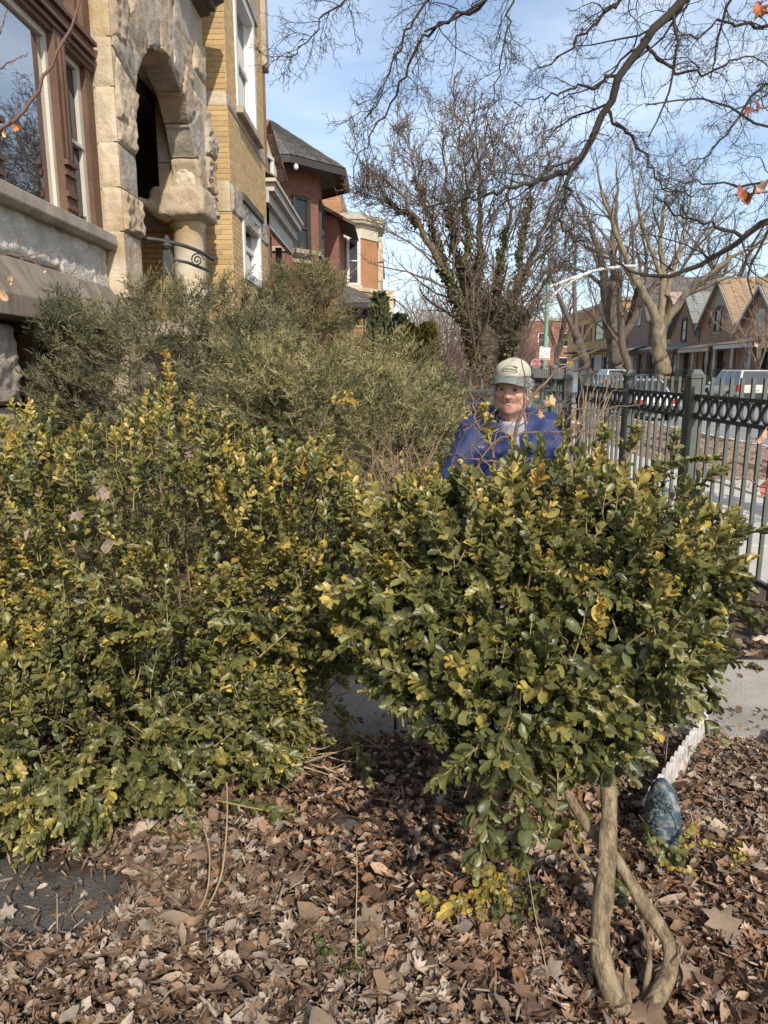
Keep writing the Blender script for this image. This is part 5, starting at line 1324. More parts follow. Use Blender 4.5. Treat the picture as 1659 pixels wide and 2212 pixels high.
def auto_tree(label, x, Y, h, seed, mat, crown, name='street_tree', nl=6, r=.28, spread=.45, group=None, n=(9, 6, 4), s=None):
    g = np.random.default_rng(seed); b = at(x, 800, Y); b[2] = 0
    Ls = [limb([b + (0, 0, -.1), b + (g.normal(0, .1), g.normal(0, .1), h * .15), b + (g.normal(0, .2), g.normal(0, .2), h * .32)], r, r * .8, 12)]
    top = Ls[0][0][-1]
    for i in range(nl):
        a = 2 * math.pi * i / nl + g.uniform(-.4, .4); q = spread * h * g.uniform(.5, 1.1)
        e = top + np.array((math.cos(a) * q, math.sin(a) * q, h * g.uniform(.4, .68)))
        m_ = top * .5 + e * .5 + np.array((-math.cos(a) * q * .12, 0, h * .06)) + g.normal(0, .03 * h, 3)
        Ls.append(limb([top - (0, 0, g.uniform(0, .1) * h), m_, e], r * .5, r * .1, 14, .02, seed + i))
    return bare_tree(name, label, b, Ls, mat, seed, LV(s or h / 13, n), group, crown_mat=crown, skip=1, lump=.1)
auto_tree('tall bare tree above the far end of the left row', 905, 62, 9.5, 41, m_bark_grey, m_far, r=.22)
auto_tree('brown bare tree left of the ivy trunk far down the street', 965, 48, 7.5, 42, m_bark_grey, m_mauve, r=.2)
auto_tree('bare tree with mauve twigs behind the ivy trunk', 1120, 66, 10, 43, m_bark_grey, m_mauve)
auto_tree('bare tree behind the street lamp', 1200, 92, 13, 44, m_bark_grey, m_mauve, r=.4)
auto_tree('tall bare tree rising behind the pale trunk', 1395, 82, 20, 45, m_bark_mid, m_crown_pale, r=.5)
auto_tree('bare tree behind the roofs at the right', 1560, 84, 19, 46, m_bark_mid, m_crown_pale, r=.5)
auto_tree('bare tree far down the middle of the view', 1020, 95, 10, 47, m_bark_grey, m_far, r=.3)
auto_tree('pinkish bare small tree in front of the nearest cottage', 1640, 44, 6.0, 48, m_bark_pale, M('pinkish_twigs', (.32, .22, .16), .95, .15, 4), r=.12, nl=7)
# brown leafless bushes and evergreens down the left row
def twig_bush(label, x, Y, h, wd, seed, mat, n=60):
    g = np.random.default_rng(seed); b = at(x, 800, Y); b[2] = 0
    P = []
    for i in range(n):
        a = g.uniform(0, 2 * math.pi); q = wd * math.sqrt(g.uniform(0, 1)); e = b + np.array((math.cos(a) * q, math.sin(a) * q * .7, h * g.uniform(.6, 1.05)))
        m_ = b + np.array((math.cos(a) * q * .45, math.sin(a) * q * .3, h * .5)); P.append(spline([b + g.normal(0, .15, 3) * (1, 1, 0), m_, e], 8))
    P = np.array(P); Rr = np.tile(np.linspace(.02, .006, 8), (n, 1)); t = thing('bare_bush', label, 'bush', b, 'leafless bushes down the left row')
    B = Bunch(); V, Q = tubes(P, Rr, 3); B.add(V, Q); c1 = children(P, Rr, 8, g, K=5, ang=(20, 55), ratio=.35, t0=.25, up=.1, rmin=.007); V, Q = tubes(*c1, 3); B.add(V, Q)
    c2 = children(*c1, 4, g, K=3, ang=(20, 60), ratio=.5, t0=.2, rmin=.005); V, Q = tubes(*c2, 3); B.add(V, Q)
    B.build('branches', mat, t)
twig_bush('mauve leafless bush left of the ivy trunk', 955, 25, 4.0, 1.8, 51, m_mauve, 70)
twig_bush('brown leafless bush in front of the ivy trunk', 900, 33, 4.2, 1.6, 52, m_far, 60)
twig_bush('low brown hedge of twigs behind the crossing fence', 960, 13.2, 1.7, 1.0, 53, M('brown_twigs', (.115, .075, .055), .95, .2, 5), 70)
twig_bush('grey leafless bush between lamp and ivy trunk', 1125, 44, 4.6, 2.4, 54, m_mauve, 80)
twig_bush('low twiggy bush beside the farther fence', 1110, 20, 1.9, 1.2, 55, m_far, 60)
twig_bush('leafless bush in front of the cream stone house', 870, 44, 4.0, 1.6, 56, m_far, 60)
m_arb = M('arborvitae', (.2, .17, .05), .8, .2, 5, attr=True)
def leafy(name, label, base, prof, n, size, cols, seed, group=None, cat='shrub', elong=2.2):
    """upright evergreen: foliage tufts over a profile [(r,z)]"""
    g = np.random.default_rng(seed); zz = np.array([q[1] for q in prof]); rr = np.array([q[0] for q in prof])
    z = g.uniform(zz[0], zz[-1], n); r_ = np.interp(z, zz, rr) * (1 - .35 * g.uniform(0, 1, n) ** 2); a = g.uniform(0, 2 * math.pi, n)
    o_ = np.stack([np.cos(a), np.sin(a), np.full(n, .3)], -1); r_ = r_ * (1 + .14 * vnoise(np.stack([np.cos(a) * 2, np.sin(a) * 2, z * 2.5], -1), 1.5, seed))
    p = np.array(base) + np.stack([np.cos(a) * r_, np.sin(a) * r_, z], -1)
    d = nrm(o_ * .5 + np.array((0, 0, 1)) * g.uniform(.3, 1.4, (n, 1)) + g.normal(0, .3, (n, 3))); up = nrm(o_ + g.normal(0, .5, o_.shape))
    X, d, Z = frames(d, up); tv = np.array([(-.25, 0, 0), (.25, 0, 0), (.38, .5, .1), (0, 1, 0), (-.38, .5, -.1)]); s = size * g.uniform(.6, 1.3, n)
    V = stamp(tv, p, X, d, Z, np.stack([s, s * elong / 2, s], -1)); c = np.array(cols)[g.integers(0, len(cols), n)] * g.uniform(.7, 1.3, (n, 1))
    t = thing(name, label, cat, base, group); B = Bunch(); B.add(V.reshape(-1, 3), T=stampf([(0, 1, 2), (0, 2, 4), (4, 2, 3)], n, 5), C=np.repeat(c, 5, 0))
    B.build('foliage', m_arb, t, kind='stuff'); MB().lathe(tuple(base), [(.08, -.05), (.07, prof[-1][1] * .7)], 7).build('stem', m_bark_grey, t)
    return t
GOLD = [(.24, .20, .04), (.17, .15, .035), (.12, .115, .03)]; DARK = [(.03, .04, .018), (.045, .055, .022), (.02, .028, .014)]
for (x, yt, hw_, lab) in ((885, 705, 17, 'golden arborvitae column beside the left porch'), (917, 708, 12, 'golden arborvitae column, middle of the three'), (932, 706, 13, 'golden arborvitae column nearest the ivy trunk')):
    b = at(x, 800, 20); h = at(x, yt, 20)[2]; b[2] = 0; r_ = hw_ / F_PX * 20
    leafy('arborvitae', lab, b, [(r_ * .8, .05), (r_, h * .35), (r_ * .85, h * .6), (r_ * .45, h * .85), (.02, h)], 2600, .16, GOLD, int(x), 'golden arborvitae columns')
for (x, yt, Y, hw_, lab) in ((862, 690, 23, 30, 'dark evergreen shrub behind the golden columns'), (905, 718, 24, 40, 'low dark evergreen behind the golden columns'), (820, 640, 24, 26, 'olive juniper beside the orange house porch')):
    b = at(x, 800, Y); h = at(x, yt, Y)[2]; b[2] = 0; r_ = hw_ / F_PX * Y
    leafy('evergreen_shrub', lab, b, [(r_ * .8, .05), (r_, h * .4), (r_ * .8, h * .75), (.1, h)], 3000, .2, DARK if x > 830 else [(.09, .10, .045), (.12, .12, .055)], int(x) + 1)
for (x, Y, hw_, h, lab) in ((1480, 48.5, 2.0, .95, 'low dark hedge in front of the grey roofed cottage'), (1545, 45, 1.2, .9, 'low dark hedge beside the beige sport utility')):
    b = at(x, 800, Y); b[2] = 0; leafy('hedge', lab, (23.6, b[1], 0) if False else b, [(hw_, .05), (hw_, h * .6), (hw_ * .5, h)], 2500, .16, [(.06, .065, .03), (.085, .08, .035)], int(x) + 2, cat='hedge')
# ---------------------------------------------------------------- boxwoods
m_box = M('boxwood_leaf', (.05, .07, .02), .30, .22, 90, .12, 140, attr=True, ior=1.47, sub=.2)
m_stem = M('boxwood_stem', (.20, .145, .085), .9, .25, 20, .5, 60)
m_green_stem = M('young_stem', (.26, .19, .075), .8, .2, 30)
m_bark_box = M('boxwood_bark', (.34, .255, .155), .95, .35, 30, 1.0, 70, stain=(.13, .09, .05), sscale=42, stretch=(1, 1, .28))
# leaf: base, three cross rows, tip; cupped along the midrib
_rows = [(.16, .29), (.45, .47), (.74, .42), (.92, .24)]
BLV = np.array([(0, 0, 0)] + [v for y, w_ in _rows for v in ((-w_, y, .10 + .06 * y), (0, y, -.02 - .10 * (y - .5) ** 2), (w_, y, .10 + .06 * y))] + [(0, 1, -.05)])
BLT = np.array([(0, 2, 1), (0, 3, 2), (10, 11, 13), (11, 12, 13)]); BLQ = np.array([(1, 2, 5, 4), (2, 3, 6, 5), (4, 5, 8, 7), (5, 6, 9, 8), (7, 8, 11, 10), (8, 9, 12, 11)])
BLV2 = np.array([(0, 0, 0), (-.42, .32, .10), (0, .32, -.02), (.42, .32, .10), (-.40, .74, .12), (0, .74, -.03), (.40, .74, .12), (0, 1, -.05)])
BLT2 = np.array([(0, 2, 1), (0, 3, 2), (4, 5, 7), (5, 6, 7)]); BLQ2 = np.array([(1, 2, 5, 4), (2, 3, 6, 5)])
COLS = 1.15 * np.array([(.062, .069, .026), (.094, .098, .034), (.138, .134, .043), (.205, .18, .055), (.42, .31, .07), (.30, .185, .05)])
def lobe_points(lobes, n, seed, lump=.17):
    g = np.random.default_rng(seed)
    ar = np.array([(r_[0] * r_[1] + r_[1] * r_[2] + r_[0] * r_[2]) for c, r_ in lobes]); k = g.choice(len(lobes), n, p=ar / ar.sum())
    C = np.array([c for c, r_ in lobes])[k]; Rr = np.array([r_ for c, r_ in lobes])[k]
    u = nrm(g.normal(0, 1, (n, 3))); nn = nrm(u / Rr)
    s = 1 + lump * vnoise(C + u * Rr, 5.5, seed) + lump * .6 * vnoise(C + u * Rr, 12, seed + 1)
    p = C + u * Rr * s[:, None]
    keep = p[:, 2] > .02
    for j, (c, r_) in enumerate(lobes):
        keep &= ~((np.linalg.norm((p - c) / r_, axis=1) < .86) & (k != j))
    return p[keep], nn[keep], k[keep]
def shoots(p, d, Ls, g, K=6, droop=.0, wob=.12):
    """p tip positions, d tip directions -> paths from inside to tip"""
    P = np.zeros((len(p), K, 3)); P[:, -1] = p; q = d.copy()
    for s in range(K - 2, -1, -1):
        P[:, s] = P[:, s + 1] - q * (Ls / (K - 1))[:, None]
        q = nrm(q + g.normal(0, wob, q.shape) + np.array((0, 0, droop)))
    return P
def leaves_on(P, g, size, spacing, tint, t0=.12):
    """opposite leaf pairs along paths; returns frames and colours per leaf"""
    N_, K = P.shape[:2]
    Lp = np.linalg.norm(np.diff(P, axis=1), axis=2).sum(1); m = int(np.ceil(np.percentile(Lp, 90) / spacing)); m = max(m, 4)
    out_ = []
    for j in range(m + 1):
        t = t0 + (1 - t0) * (j + g.uniform(-.2, .2, N_)) / m; t = np.clip(t, 0, 1)
        i = np.clip((t * (K - 1)).astype(int), 0, K - 2); f = (t * (K - 1) - i)[:, None]; ar = np.arange(N_)
        p = P[ar, i] * (1 - f) + P[ar, i + 1] * f; d = nrm(P[ar, i + 1] - P[ar, i])
        upish = nrm(np.array((0, -.25, 1.0)) + g.normal(0, .25, d.shape)); s = nrm(np.cross(d, upish)); n_ = np.cross(s, d)
        flat = 1 - np.abs(d[:, 2]); a = (j % 2) * math.pi / 2 * np.clip(1.2 - flat * .95, .1, 1) + g.normal(0, .18, N_)
        sv = s * np.cos(a)[:, None] + n_ * np.sin(a)[:, None]
        for sg in (-1, 1):
            keep = g.uniform(0, 1, N_) > (.06 if j > m * .3 else .35)
            o_ = np.radians(g.normal(56 - 30 * t ** 3, 6, N_))[:, None]
            ld = nrm(sv * sg * np.sin(o_) + d * np.cos(o_)); nu = nrm(np.cross(np.cross(ld, n_ * .55 + d * .75 + g.normal(0, .14, d.shape)), ld))
            sz = size * np.clip(g.normal(.95, .2, N_), .5, 1.4) * (1 - .45 * np.clip(t - .8, 0, 1) / .2)
            y = np.clip(g.normal(0, .09, N_) + tint + .42 * np.clip(t - .5, 0, 1) - .04, 0, .999)
            out_.append((p[keep], ld[keep], nu[keep], sz[keep], y[keep]))
        if j == m:
            out_.append((p, d, nrm(np.cross(s, d)), size * .62 * np.ones(N_), np.clip(tint + .3, 0, .999)))
    return [np.concatenate(z) for z in zip(*out_)]
def leaf_col(y, g):
    x = y * 5; i = np.clip(x.astype(int), 0, 4); f = (x - i)[:, None]
    return (COLS[i] * (1 - f) + COLS[i + 1] * f) * g.uniform(.78, 1.25, (len(y), 1))
_lm = {}
def leaf_mesh(ci):
    if ci not in _lm: _lm[ci] = np_mesh('leaf', BLV * (.64, 1, 1), [BLT, BLQ], m_box, True, np.tile(COLS[ci], (len(BLV), 1)))
    return _lm[ci]
def boxwood(name, label, base, groups, seed, sprays=(), stems=(), nbig=300, hub=None):
    g = np.random.default_rng(seed); t = thing(name, label, 'shrub', base)
    allL, paths, prad = [], [], []
    for (lobes, n, size, up, length, tint, dens) in groups:
        p, nn, k = lobe_points(lobes, n, seed + len(allL))
        front = (p[:, 1] < np.median(p[:, 1]) + .15) | (g.uniform(0, 1, len(p)) < .22)
        front &= (vnoise(p, 3.9, seed + 9) > -.36) | (g.uniform(0, 1, len(p)) < .22)
        p, nn = p[front], nn[front]
        topness = np.clip(nn[:, 2], -.6, 1)
        d = nrm(nn * .75 + np.array((0, 0, 1)) * (up * (.45 + topness))[:, None] + g.normal(0, .30, p.shape))
        Ls = length * g.uniform(.5, 1.3, len(p)) * np.where(g.uniform(0, 1, len(p)) < .14, 1.6, 1); p = p + d * (Ls * g.uniform(-.25, .45, len(p)))[:, None]
        p[:, 2] = np.maximum(p[:, 2], .03)
        P = shoots(p, d, Ls, g, 6, .10); P[:, :, 2] = np.maximum(P[:, :, 2], .02)
        tn = tint + .12 * topness + g.normal(0, .19, len(p)) + .12 * vnoise(p, 4, seed)
        allL.append(leaves_on(P, g, size, dens, tn)); paths.append(P); prad.append(np.full(len(P), .0014))
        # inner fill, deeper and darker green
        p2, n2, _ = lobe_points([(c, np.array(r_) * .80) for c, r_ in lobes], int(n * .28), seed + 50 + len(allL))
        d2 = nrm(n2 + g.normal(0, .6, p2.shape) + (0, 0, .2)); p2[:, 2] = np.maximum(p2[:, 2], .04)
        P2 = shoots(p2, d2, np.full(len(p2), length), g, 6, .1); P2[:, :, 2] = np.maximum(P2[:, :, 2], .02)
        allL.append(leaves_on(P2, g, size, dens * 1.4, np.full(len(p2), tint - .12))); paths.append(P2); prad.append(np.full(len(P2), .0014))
    for (pts, Y0, Y1, size, tint, dens) in sprays:
        P = spline(ats(pts, Y0, Y1), 14)[None]; tn = np.array([tint])
        allL.append(leaves_on(P, g, size, dens, tn, .05)); paths.append(np.stack([spline(P[0], 6)])); prad.append(np.array([.0026]))
        # side shoots
        c = children(P, np.full((1, 14), .002), max(3, int(len(pts) * 1.6)), g, K=6, ang=(25, 50), ratio=.34, t0=.1, up=.02, wander=.12, rmin=.0012)[0]
        allL.append(leaves_on(c, g, size * .9, dens, np.full(len(c), tint), .05)); paths.append(c); prad.append(np.full(len(c), .0014))
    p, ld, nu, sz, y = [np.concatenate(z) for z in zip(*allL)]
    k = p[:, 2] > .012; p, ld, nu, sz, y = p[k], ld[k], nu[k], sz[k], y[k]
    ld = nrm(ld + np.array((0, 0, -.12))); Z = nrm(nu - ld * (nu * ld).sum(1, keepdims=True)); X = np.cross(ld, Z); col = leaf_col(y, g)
    # the 300 leaves that show largest stay objects of their own
    dist = np.linalg.norm(p - np.array((0, 0, EYE)), axis=1); infr = np.abs(p[:, 0] / np.maximum(p[:, 1], .1)) < .52
    score = sz / dist * (-(ld * 0 + Z) * nrm(p - np.array((0, 0, EYE)))).sum(1).__abs__() * infr
    cell = {}
    order = np.argsort(-score)[: nbig * 4]; big = order[np.sort(g.permutation(len(order))[:nbig])]
    rest = np.ones(len(p), bool); rest[big] = False
    B = Bunch(); wd = g.uniform(.55, .72, len(p))
    near = sz / dist > .0135
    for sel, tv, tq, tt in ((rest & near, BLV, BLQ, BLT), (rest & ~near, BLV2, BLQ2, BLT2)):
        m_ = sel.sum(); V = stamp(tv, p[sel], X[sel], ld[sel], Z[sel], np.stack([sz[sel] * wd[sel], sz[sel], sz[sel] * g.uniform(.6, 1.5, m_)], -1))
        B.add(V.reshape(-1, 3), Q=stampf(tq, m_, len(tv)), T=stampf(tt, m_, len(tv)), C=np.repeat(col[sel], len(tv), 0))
    B.build('foliage', m_box, t, True, kind='stuff')
    off = Vector(OFF[t.name])
    for i in big:
        o = bpy.data.objects.new('leaf', leaf_mesh(int(np.clip(y[i] * 5 + .5, 0, 5))))
        R3 = Matrix(((X[i, 0], ld[i, 0], Z[i, 0]), (X[i, 1], ld[i, 1], Z[i, 1]), (X[i, 2], ld[i, 2], Z[i, 2]))).to_4x4()
        COL.objects.link(o); o.parent = t; o.matrix_basis = Matrix.Translation(Vector(p[i]) - off) @ R3 @ Matrix.Diagonal((sz[i], sz[i], sz[i], 1))
    B = Bunch()
    for P, r_ in zip(paths, prad):
        V, Q = tubes(P, r_[:, None] * np.linspace(1.5, .7, P.shape[1])[None], 3); B.add(V, Q)
    B.build('twigs', m_green_stem, t, kind='stuff')
    Bs = Bunch()
    for pts, r0, r1 in stems:
        P = spline(pts, 26); rr = np.linspace(r0, r1, 26); V, Q = tubes(P[None], rr[None], 10)
        V = V + np.repeat(rr, 10)[:, None] * (.16 * vnoise(V, 24, seed)[:, None] * nrm(V - np.repeat(P, 10, 0)) + .06 * vnoise(V, 70, seed + 3)[:, None] * nrm(V - np.repeat(P, 10, 0)))
        Bs.add(V, Q)
    if stems: Bs.build('trunk', m_bark_box, t, True)
    # bare inner branches
    nb = 90; c = np.array(hub if hub is not None else base) + (0, .05, .05); tip = p[g.integers(0, len(p), nb)]; mid = c + (tip - c) * g.uniform(.35, .6, (nb, 1)) + g.normal(0, .06, (nb, 3)); mid[:, 2] -= .05
    P = np.stack([spline([c + g.normal(0, .05, 3) * (1, 1, .3), mid[i], tip[i]], 8) for i in range(nb)]); P[:, :, 2] = np.maximum(P[:, :, 2], .01)
    V, Q = tubes(P, np.tile(np.linspace(.008, .002, 8), (nb, 1)), 5); B = Bunch(); B.add(V, Q); B.build('branches', m_stem, t, True)
    return t
a_ = np.array
L1 = (a_((-.86, 2.80, .81)), a_((.74, .62, .62))); L2 = (a_((-1.08, 2.36, .40)), a_((.68, .42, .37))); L3 = (a_((-1.75, 3.0, .82)), a_((.62, .6, .62)))
L4 = (a_((-.62, 2.34, .40)), a_((.30, .26, .24))); L5 = (a_((-.42, 2.62, .88)), a_((.40, .42, .46)))
sp = [([(90, 1780), (70, 1850), (40, 1920)], 2.1, 2.0, .03, .35, .013), ([(240, 1800), (230, 1860), (190, 1930)], 2.1, 2.0, .03, .35, .013), ([(20, 1740), (0, 1800), (-30, 1870)], 2.1, 2.02, .03, .3, .013), ([(400, 1740), (420, 1800), (400, 1870)], 2.15, 2.1, .03, .3, .013), ([(600, 1500), (660, 1580), (720, 1600)], 2.5, 2.45, .028, .3, .015), ([(470, 1730), (540, 1745), (625, 1760)], 2.25, 2.2, .034, .2, .013), ([(330, 1790), (400, 1810), (455, 1850)], 2.2, 2.1, .03, .3, .013), ([(180, 1830), (230, 1890), (270, 1960)], 2.15, 2.0, .028, .38, .012),
      ([(330, 1830), (320, 1880), (325, 1930)], 2.1, 2.03, .026, .4, .012), ([(365, 900), (366, 830), (362, 770)], 2.9, 2.9, .03, .75, .016), ([(690, 1470), (740, 1560), (790, 1670)], 2.5, 2.4, .028, .25, .016),
      ([(700, 870), (735, 855), (765, 868)], 2.7, 2.65, .032, .75, .016), ([(570, 1120), (640, 1160), (760, 1210)], 2.35, 2.3, .032, .55, .016), ([(560, 1420), (640, 1350), (740, 1250)], 2.2, 2.25, .034, .45, .015)]
boxwood('boxwood_shrub', 'large rounded boxwood filling the left of the yard, leaves bronzed on top', (-.85, 2.7, 0),
        [([L1, L3, L5], 3700, .031, .9, .15, .36, .019), ([L2, L4], 1450, .032, .25, .15, .28, .0185)], 61, sp,
        [([(-.85, 2.75, 0), (-.8, 2.7, .25), (-.6, 2.6, .6)], .03, .012), ([(-.7, 2.7, 0), (-.52, 2.55, .3), (-.36, 2.5, .62)], .024, .01), ([(-.95, 2.6, 0), (-1.1, 2.45, .3), (-1.2, 2.4, .6)], .028, .01),
         ([(-.5, 2.75, 0), (-.42, 2.6, .25), (-.28, 2.55, .55)], .018, .008), ([(-.45, 2.7, 0), (-.34, 2.62, .2), (-.24, 2.6, .45)], .014, .006)])
lb = bpy.data.objects['boxwood_shrub']; g = np.random.default_rng(64)
for k_, (pts, Y0, Y1, r0_, r1_) in enumerate((([(560, 1640), (600, 1560), (645, 1440), (670, 1400)], 2.62, 2.6, .013, .008), ([(590, 1640), (625, 1540), (675, 1430)], 2.66, 2.62, .011, .007), ([(600, 1650), (660, 1540), (740, 1460)], 2.7, 2.7, .007, .004), ([(580, 1650), (640, 1580), (720, 1560), (770, 1590)], 2.6, 2.5, .006, .003), ([(540, 1660), (560, 1560), (590, 1480)], 2.6, 2.6, .010, .006))):
    P = spline(ats(pts, Y0, Y1), 14) + g.normal(0, .004, (14, 3)); V, Q = tubes(P[None], np.linspace(r0_, r1_, 14)[None], 7); obj('bare_stem', np_mesh('bare_stem', V, [Q], m_bark_box, True), lb)
P = []
for i in range(110):
    x0, y0 = g.uniform(570, 700), g.uniform(1500, 1660); a = g.normal(.2, .5); l_ = g.uniform(40, 130)
    P.append(spline(ats([(x0, y0), (x0 + l_ * .5, y0 - l_ * .5 * a + g.normal(0, 10)), (x0 + l_, y0 - l_ * a + g.normal(0, 22))], g.uniform(2.42, 2.75)), 6))
B = Bunch(); B.add(*tubes(np.array(P), np.tile(np.linspace(.003, .001, 6), (len(P), 1)), 4)); B.build('dead_twigs', M('bleached_stem', (.36, .26, .165), .9, .25, 20), lb, kind='stuff')
R1 = (a_((.44, 2.32, .99)), a_((.50, .46, .30))); R2 = (a_((.78, 2.32, .98)), a_((.36, .38, .22))); R3 = (a_((.34, 1.98, .74)), a_((.38, .30, .22))); R4 = (a_((.60, 2.02, .80)), a_((.36, .30, .22))); R6 = (a_((.40, 1.80, .62)), a_((.26, .16, .15))); R5 = (a_((.12, 2.2, .85)), a_((.30, .32, .28)))
sp2 = [([(1120, 1480), (1095, 1560), (1065, 1680), (1030, 1895)], 1.72, 1.55, .044, .16, .019), ([(1130, 1560), (1125, 1650), (1140, 1720), (1130, 1840)], 1.70, 1.58, .042, .16, .019), ([(1130, 1560), (1040, 1600), (930, 1700)], 1.72, 1.62, .040, .22, .018),
       ([(1120, 1580), (1200, 1610), (1300, 1655)], 1.72, 1.68, .042, .14, .018), ([(1180, 1560), (1250, 1620), (1310, 1660)], 1.75, 1.7, .04, .12, .018), ([(1300, 1440), (1390, 1530), (1490, 1565)], 1.95, 1.9, .042, .12, .018),
       ([(1340, 1360), (1440, 1430), (1560, 1505)], 2.0, 1.95, .042, .10, .018), ([(1420, 1330), (1520, 1400), (1610, 1440)], 2.2, 2.2, .038, .12, .017), ([(1480, 1300), (1560, 1300), (1659, 1345)], 2.2, 2.2, .038, .10, .017),
       ([(1440, 1230), (1540, 1180), (1650, 1140)], 2.25, 2.25, .036, .12, .017), ([(1400, 1150), (1480, 1060), (1565, 1010)], 2.3, 2.3, .036, .3, .017), ([(1340, 1060), (1430, 1000), (1545, 985)], 2.4, 2.35, .036, .35, .017),
       ([(1120, 1180), (1105, 1100), (1108, 1010)], 2.1, 2.1, .036, .6, .017), ([(1090, 1280), (1085, 1180), (1092, 1080)], 2.0, 2.0, .036, .5, .017), ([(900, 1240), (820, 1160), (775, 1070)], 2.0, 2.05, .034, .5, .016), ([(960, 1330), (870, 1250), (790, 1190)], 1.95, 1.95, .036, .4, .016),
       ([(1020, 1380), (900, 1330), (775, 1360)], 1.9, 1.9, .036, .35, .016), ([(1000, 1450), (900, 1470), (800, 1430)], 1.85, 1.85, .036, .3, .016), ([(1180, 1260), (1260, 1190), (1320, 1120)], 2.0, 2.05, .038, .35, .017), ([(1250, 1320), (1340, 1250), (1400, 1170)], 2.0, 2.05, .038, .3, .017),
       ([(1010, 1230), (960, 1130), (880, 1030)], 2.2, 2.2, .034, .5, .016), ([(1230, 1010), (1225, 960), (1213, 905)], 2.45, 2.45, .032, .3, .017), ([(1060, 960), (1050, 920), (1043, 880)], 2.5, 2.5, .032, .65, .017), ([(1420, 1070), (1450, 1000), (1462, 930)], 2.45, 2.5, .034, .25, .018), ([(1290, 980), (1300, 950), (1305, 925)], 2.45, 2.45, .032, .4, .017), ([(1350, 1010), (1370, 960), (1380, 925)], 2.45, 2.45, .032, .4, .017)]
tp = lambda pts, Y0, Y1: ats(pts, Y0, Y1)
trunk_stems = [(np.concatenate([[at(1362, 2216, 1.475)], tp([(1309, 2116), (1292, 2051), (1302, 1951), (1312, 1876), (1309, 1826)], 1.52, 1.62), tp([(1317, 1741), (1310, 1650), (1296, 1591), (1262, 1510)], 1.66, 1.9)]), .030, .016),
               (np.concatenate([[at(1378, 2216, 1.475)], tp([(1425, 2150), (1454, 2086), (1449, 2026), (1414, 1991), (1360, 1901), (1312, 1826), (1269, 1790), (1240, 1740), (1213, 1688), (1190, 1600)], 1.5, 1.78)]), .024, .010),
               (tp([(1378, 2212), (1396, 2140), (1404, 2060), (1385, 1985)], 1.49, 1.6), .011, .005), (tp([(1366, 2205), (1352, 2130), (1354, 2085)], 1.49, 1.53), .010, .008), (tp([(1300, 1960), (1285, 1900), (1240, 1840), (1225, 1790)], 1.6, 1.66), .007, .004),
               (tp([(1304, 1620), (1250, 1540), (1150, 1470)], 1.75, 1.9), .012, .006), (tp([(1298, 1590), (1330, 1500), (1390, 1400)], 1.8, 2.1), .012, .006), (tp([(1310, 1880), (1296, 1860), (1284, 1856)], 1.6, 1.6), .008, .005), (tp([(1294, 2040), (1278, 2030), (1270, 2034)], 1.52, 1.52), .007, .004), (tp([(1452, 2080), (1470, 2060), (1474, 2040)], 1.52, 1.53), .006, .003)]
br_ = boxwood('boxwood_shrub', 'open boxwood on a bare crooked trunk at the right, sprays hanging towards the camera', (.58, 1.52, 0),
        [([R1, R2], 1650, .036, .6, .18, .27, .0225), ([R3, R4, R5, R6], 1050, .041, .05, .17, .22, .023)], 62, sp2, trunk_stems, hub=(.5, 2.05, .78))
# low yellow sprigs creeping over the leaves by the trunk
B = Bunch(); g = np.random.default_rng(63); t = thing('creeping_sprigs', 'low sprigs with yellow leaves creeping over the litter by the crooked trunk', 'plant', (.45, 1.75, 0)); LL, PP = [], []
for pts, Y0, Y1, tn in (([(1180, 1850), (1100, 1890), (1040, 1930), (930, 1965)], 1.85, 1.78, .8), ([(1110, 1890), (1050, 1960), (990, 1985)], 1.82, 1.76, .8), ([(1390, 1830), (1460, 1880), (1520, 1900), (1620, 1860)], 1.95, 2.0, .75), ([(1290, 1760), (1230, 1790), (1180, 1800)], 1.85, 1.85, .65), ([(1340, 1820), (1330, 1880), (1345, 1950)], 1.75, 1.7, .15), ([(1380, 1760), (1420, 1820), (1480, 1850)], 1.9, 1.95, .3), ([(1200, 1900), (1120, 1960), (1060, 1990)], 1.8, 1.75, .35)):
    P = spline(ats(pts, Y0, Y1), 12)[None]; P[..., 2] = np.maximum(P[..., 2], .03); LL.append(leaves_on(P, g, .026, .016, np.array([tn]), .1)); c = children(P, np.full((1, 12), .002), 6, g, K=6, ang=(30, 60), ratio=.35, up=.1, rmin=.001)[0]; c[..., 2] = np.maximum(c[..., 2], .02); LL.append(leaves_on(c, g, .022, .016, np.full(6, tn - .1), .1)); PP += [np.stack([spline(P[0], 6)]), c]
p, ld, nu, sz, y = [np.concatenate(z) for z in zip(*LL)]; Z = nrm(nu - ld * (nu * ld).sum(1, keepdims=True)); col = leaf_col(y, g)
B.add(stamp(BLV, p, np.cross(ld, Z), ld, Z, np.stack([sz * 1.1, sz, sz], -1)).reshape(-1, 3), Q=stampf(BLQ, len(p), 14), T=stampf(BLT, len(p), 14), C=np.repeat(col, 14, 0)); B.build('foliage', m_box, t, True, kind='stuff')
B = Bunch()
for P in PP: B.add(*tubes(P, np.full(P.shape[:2], .0018), 3))
B.build('stems', m_stem, t, kind='stuff')
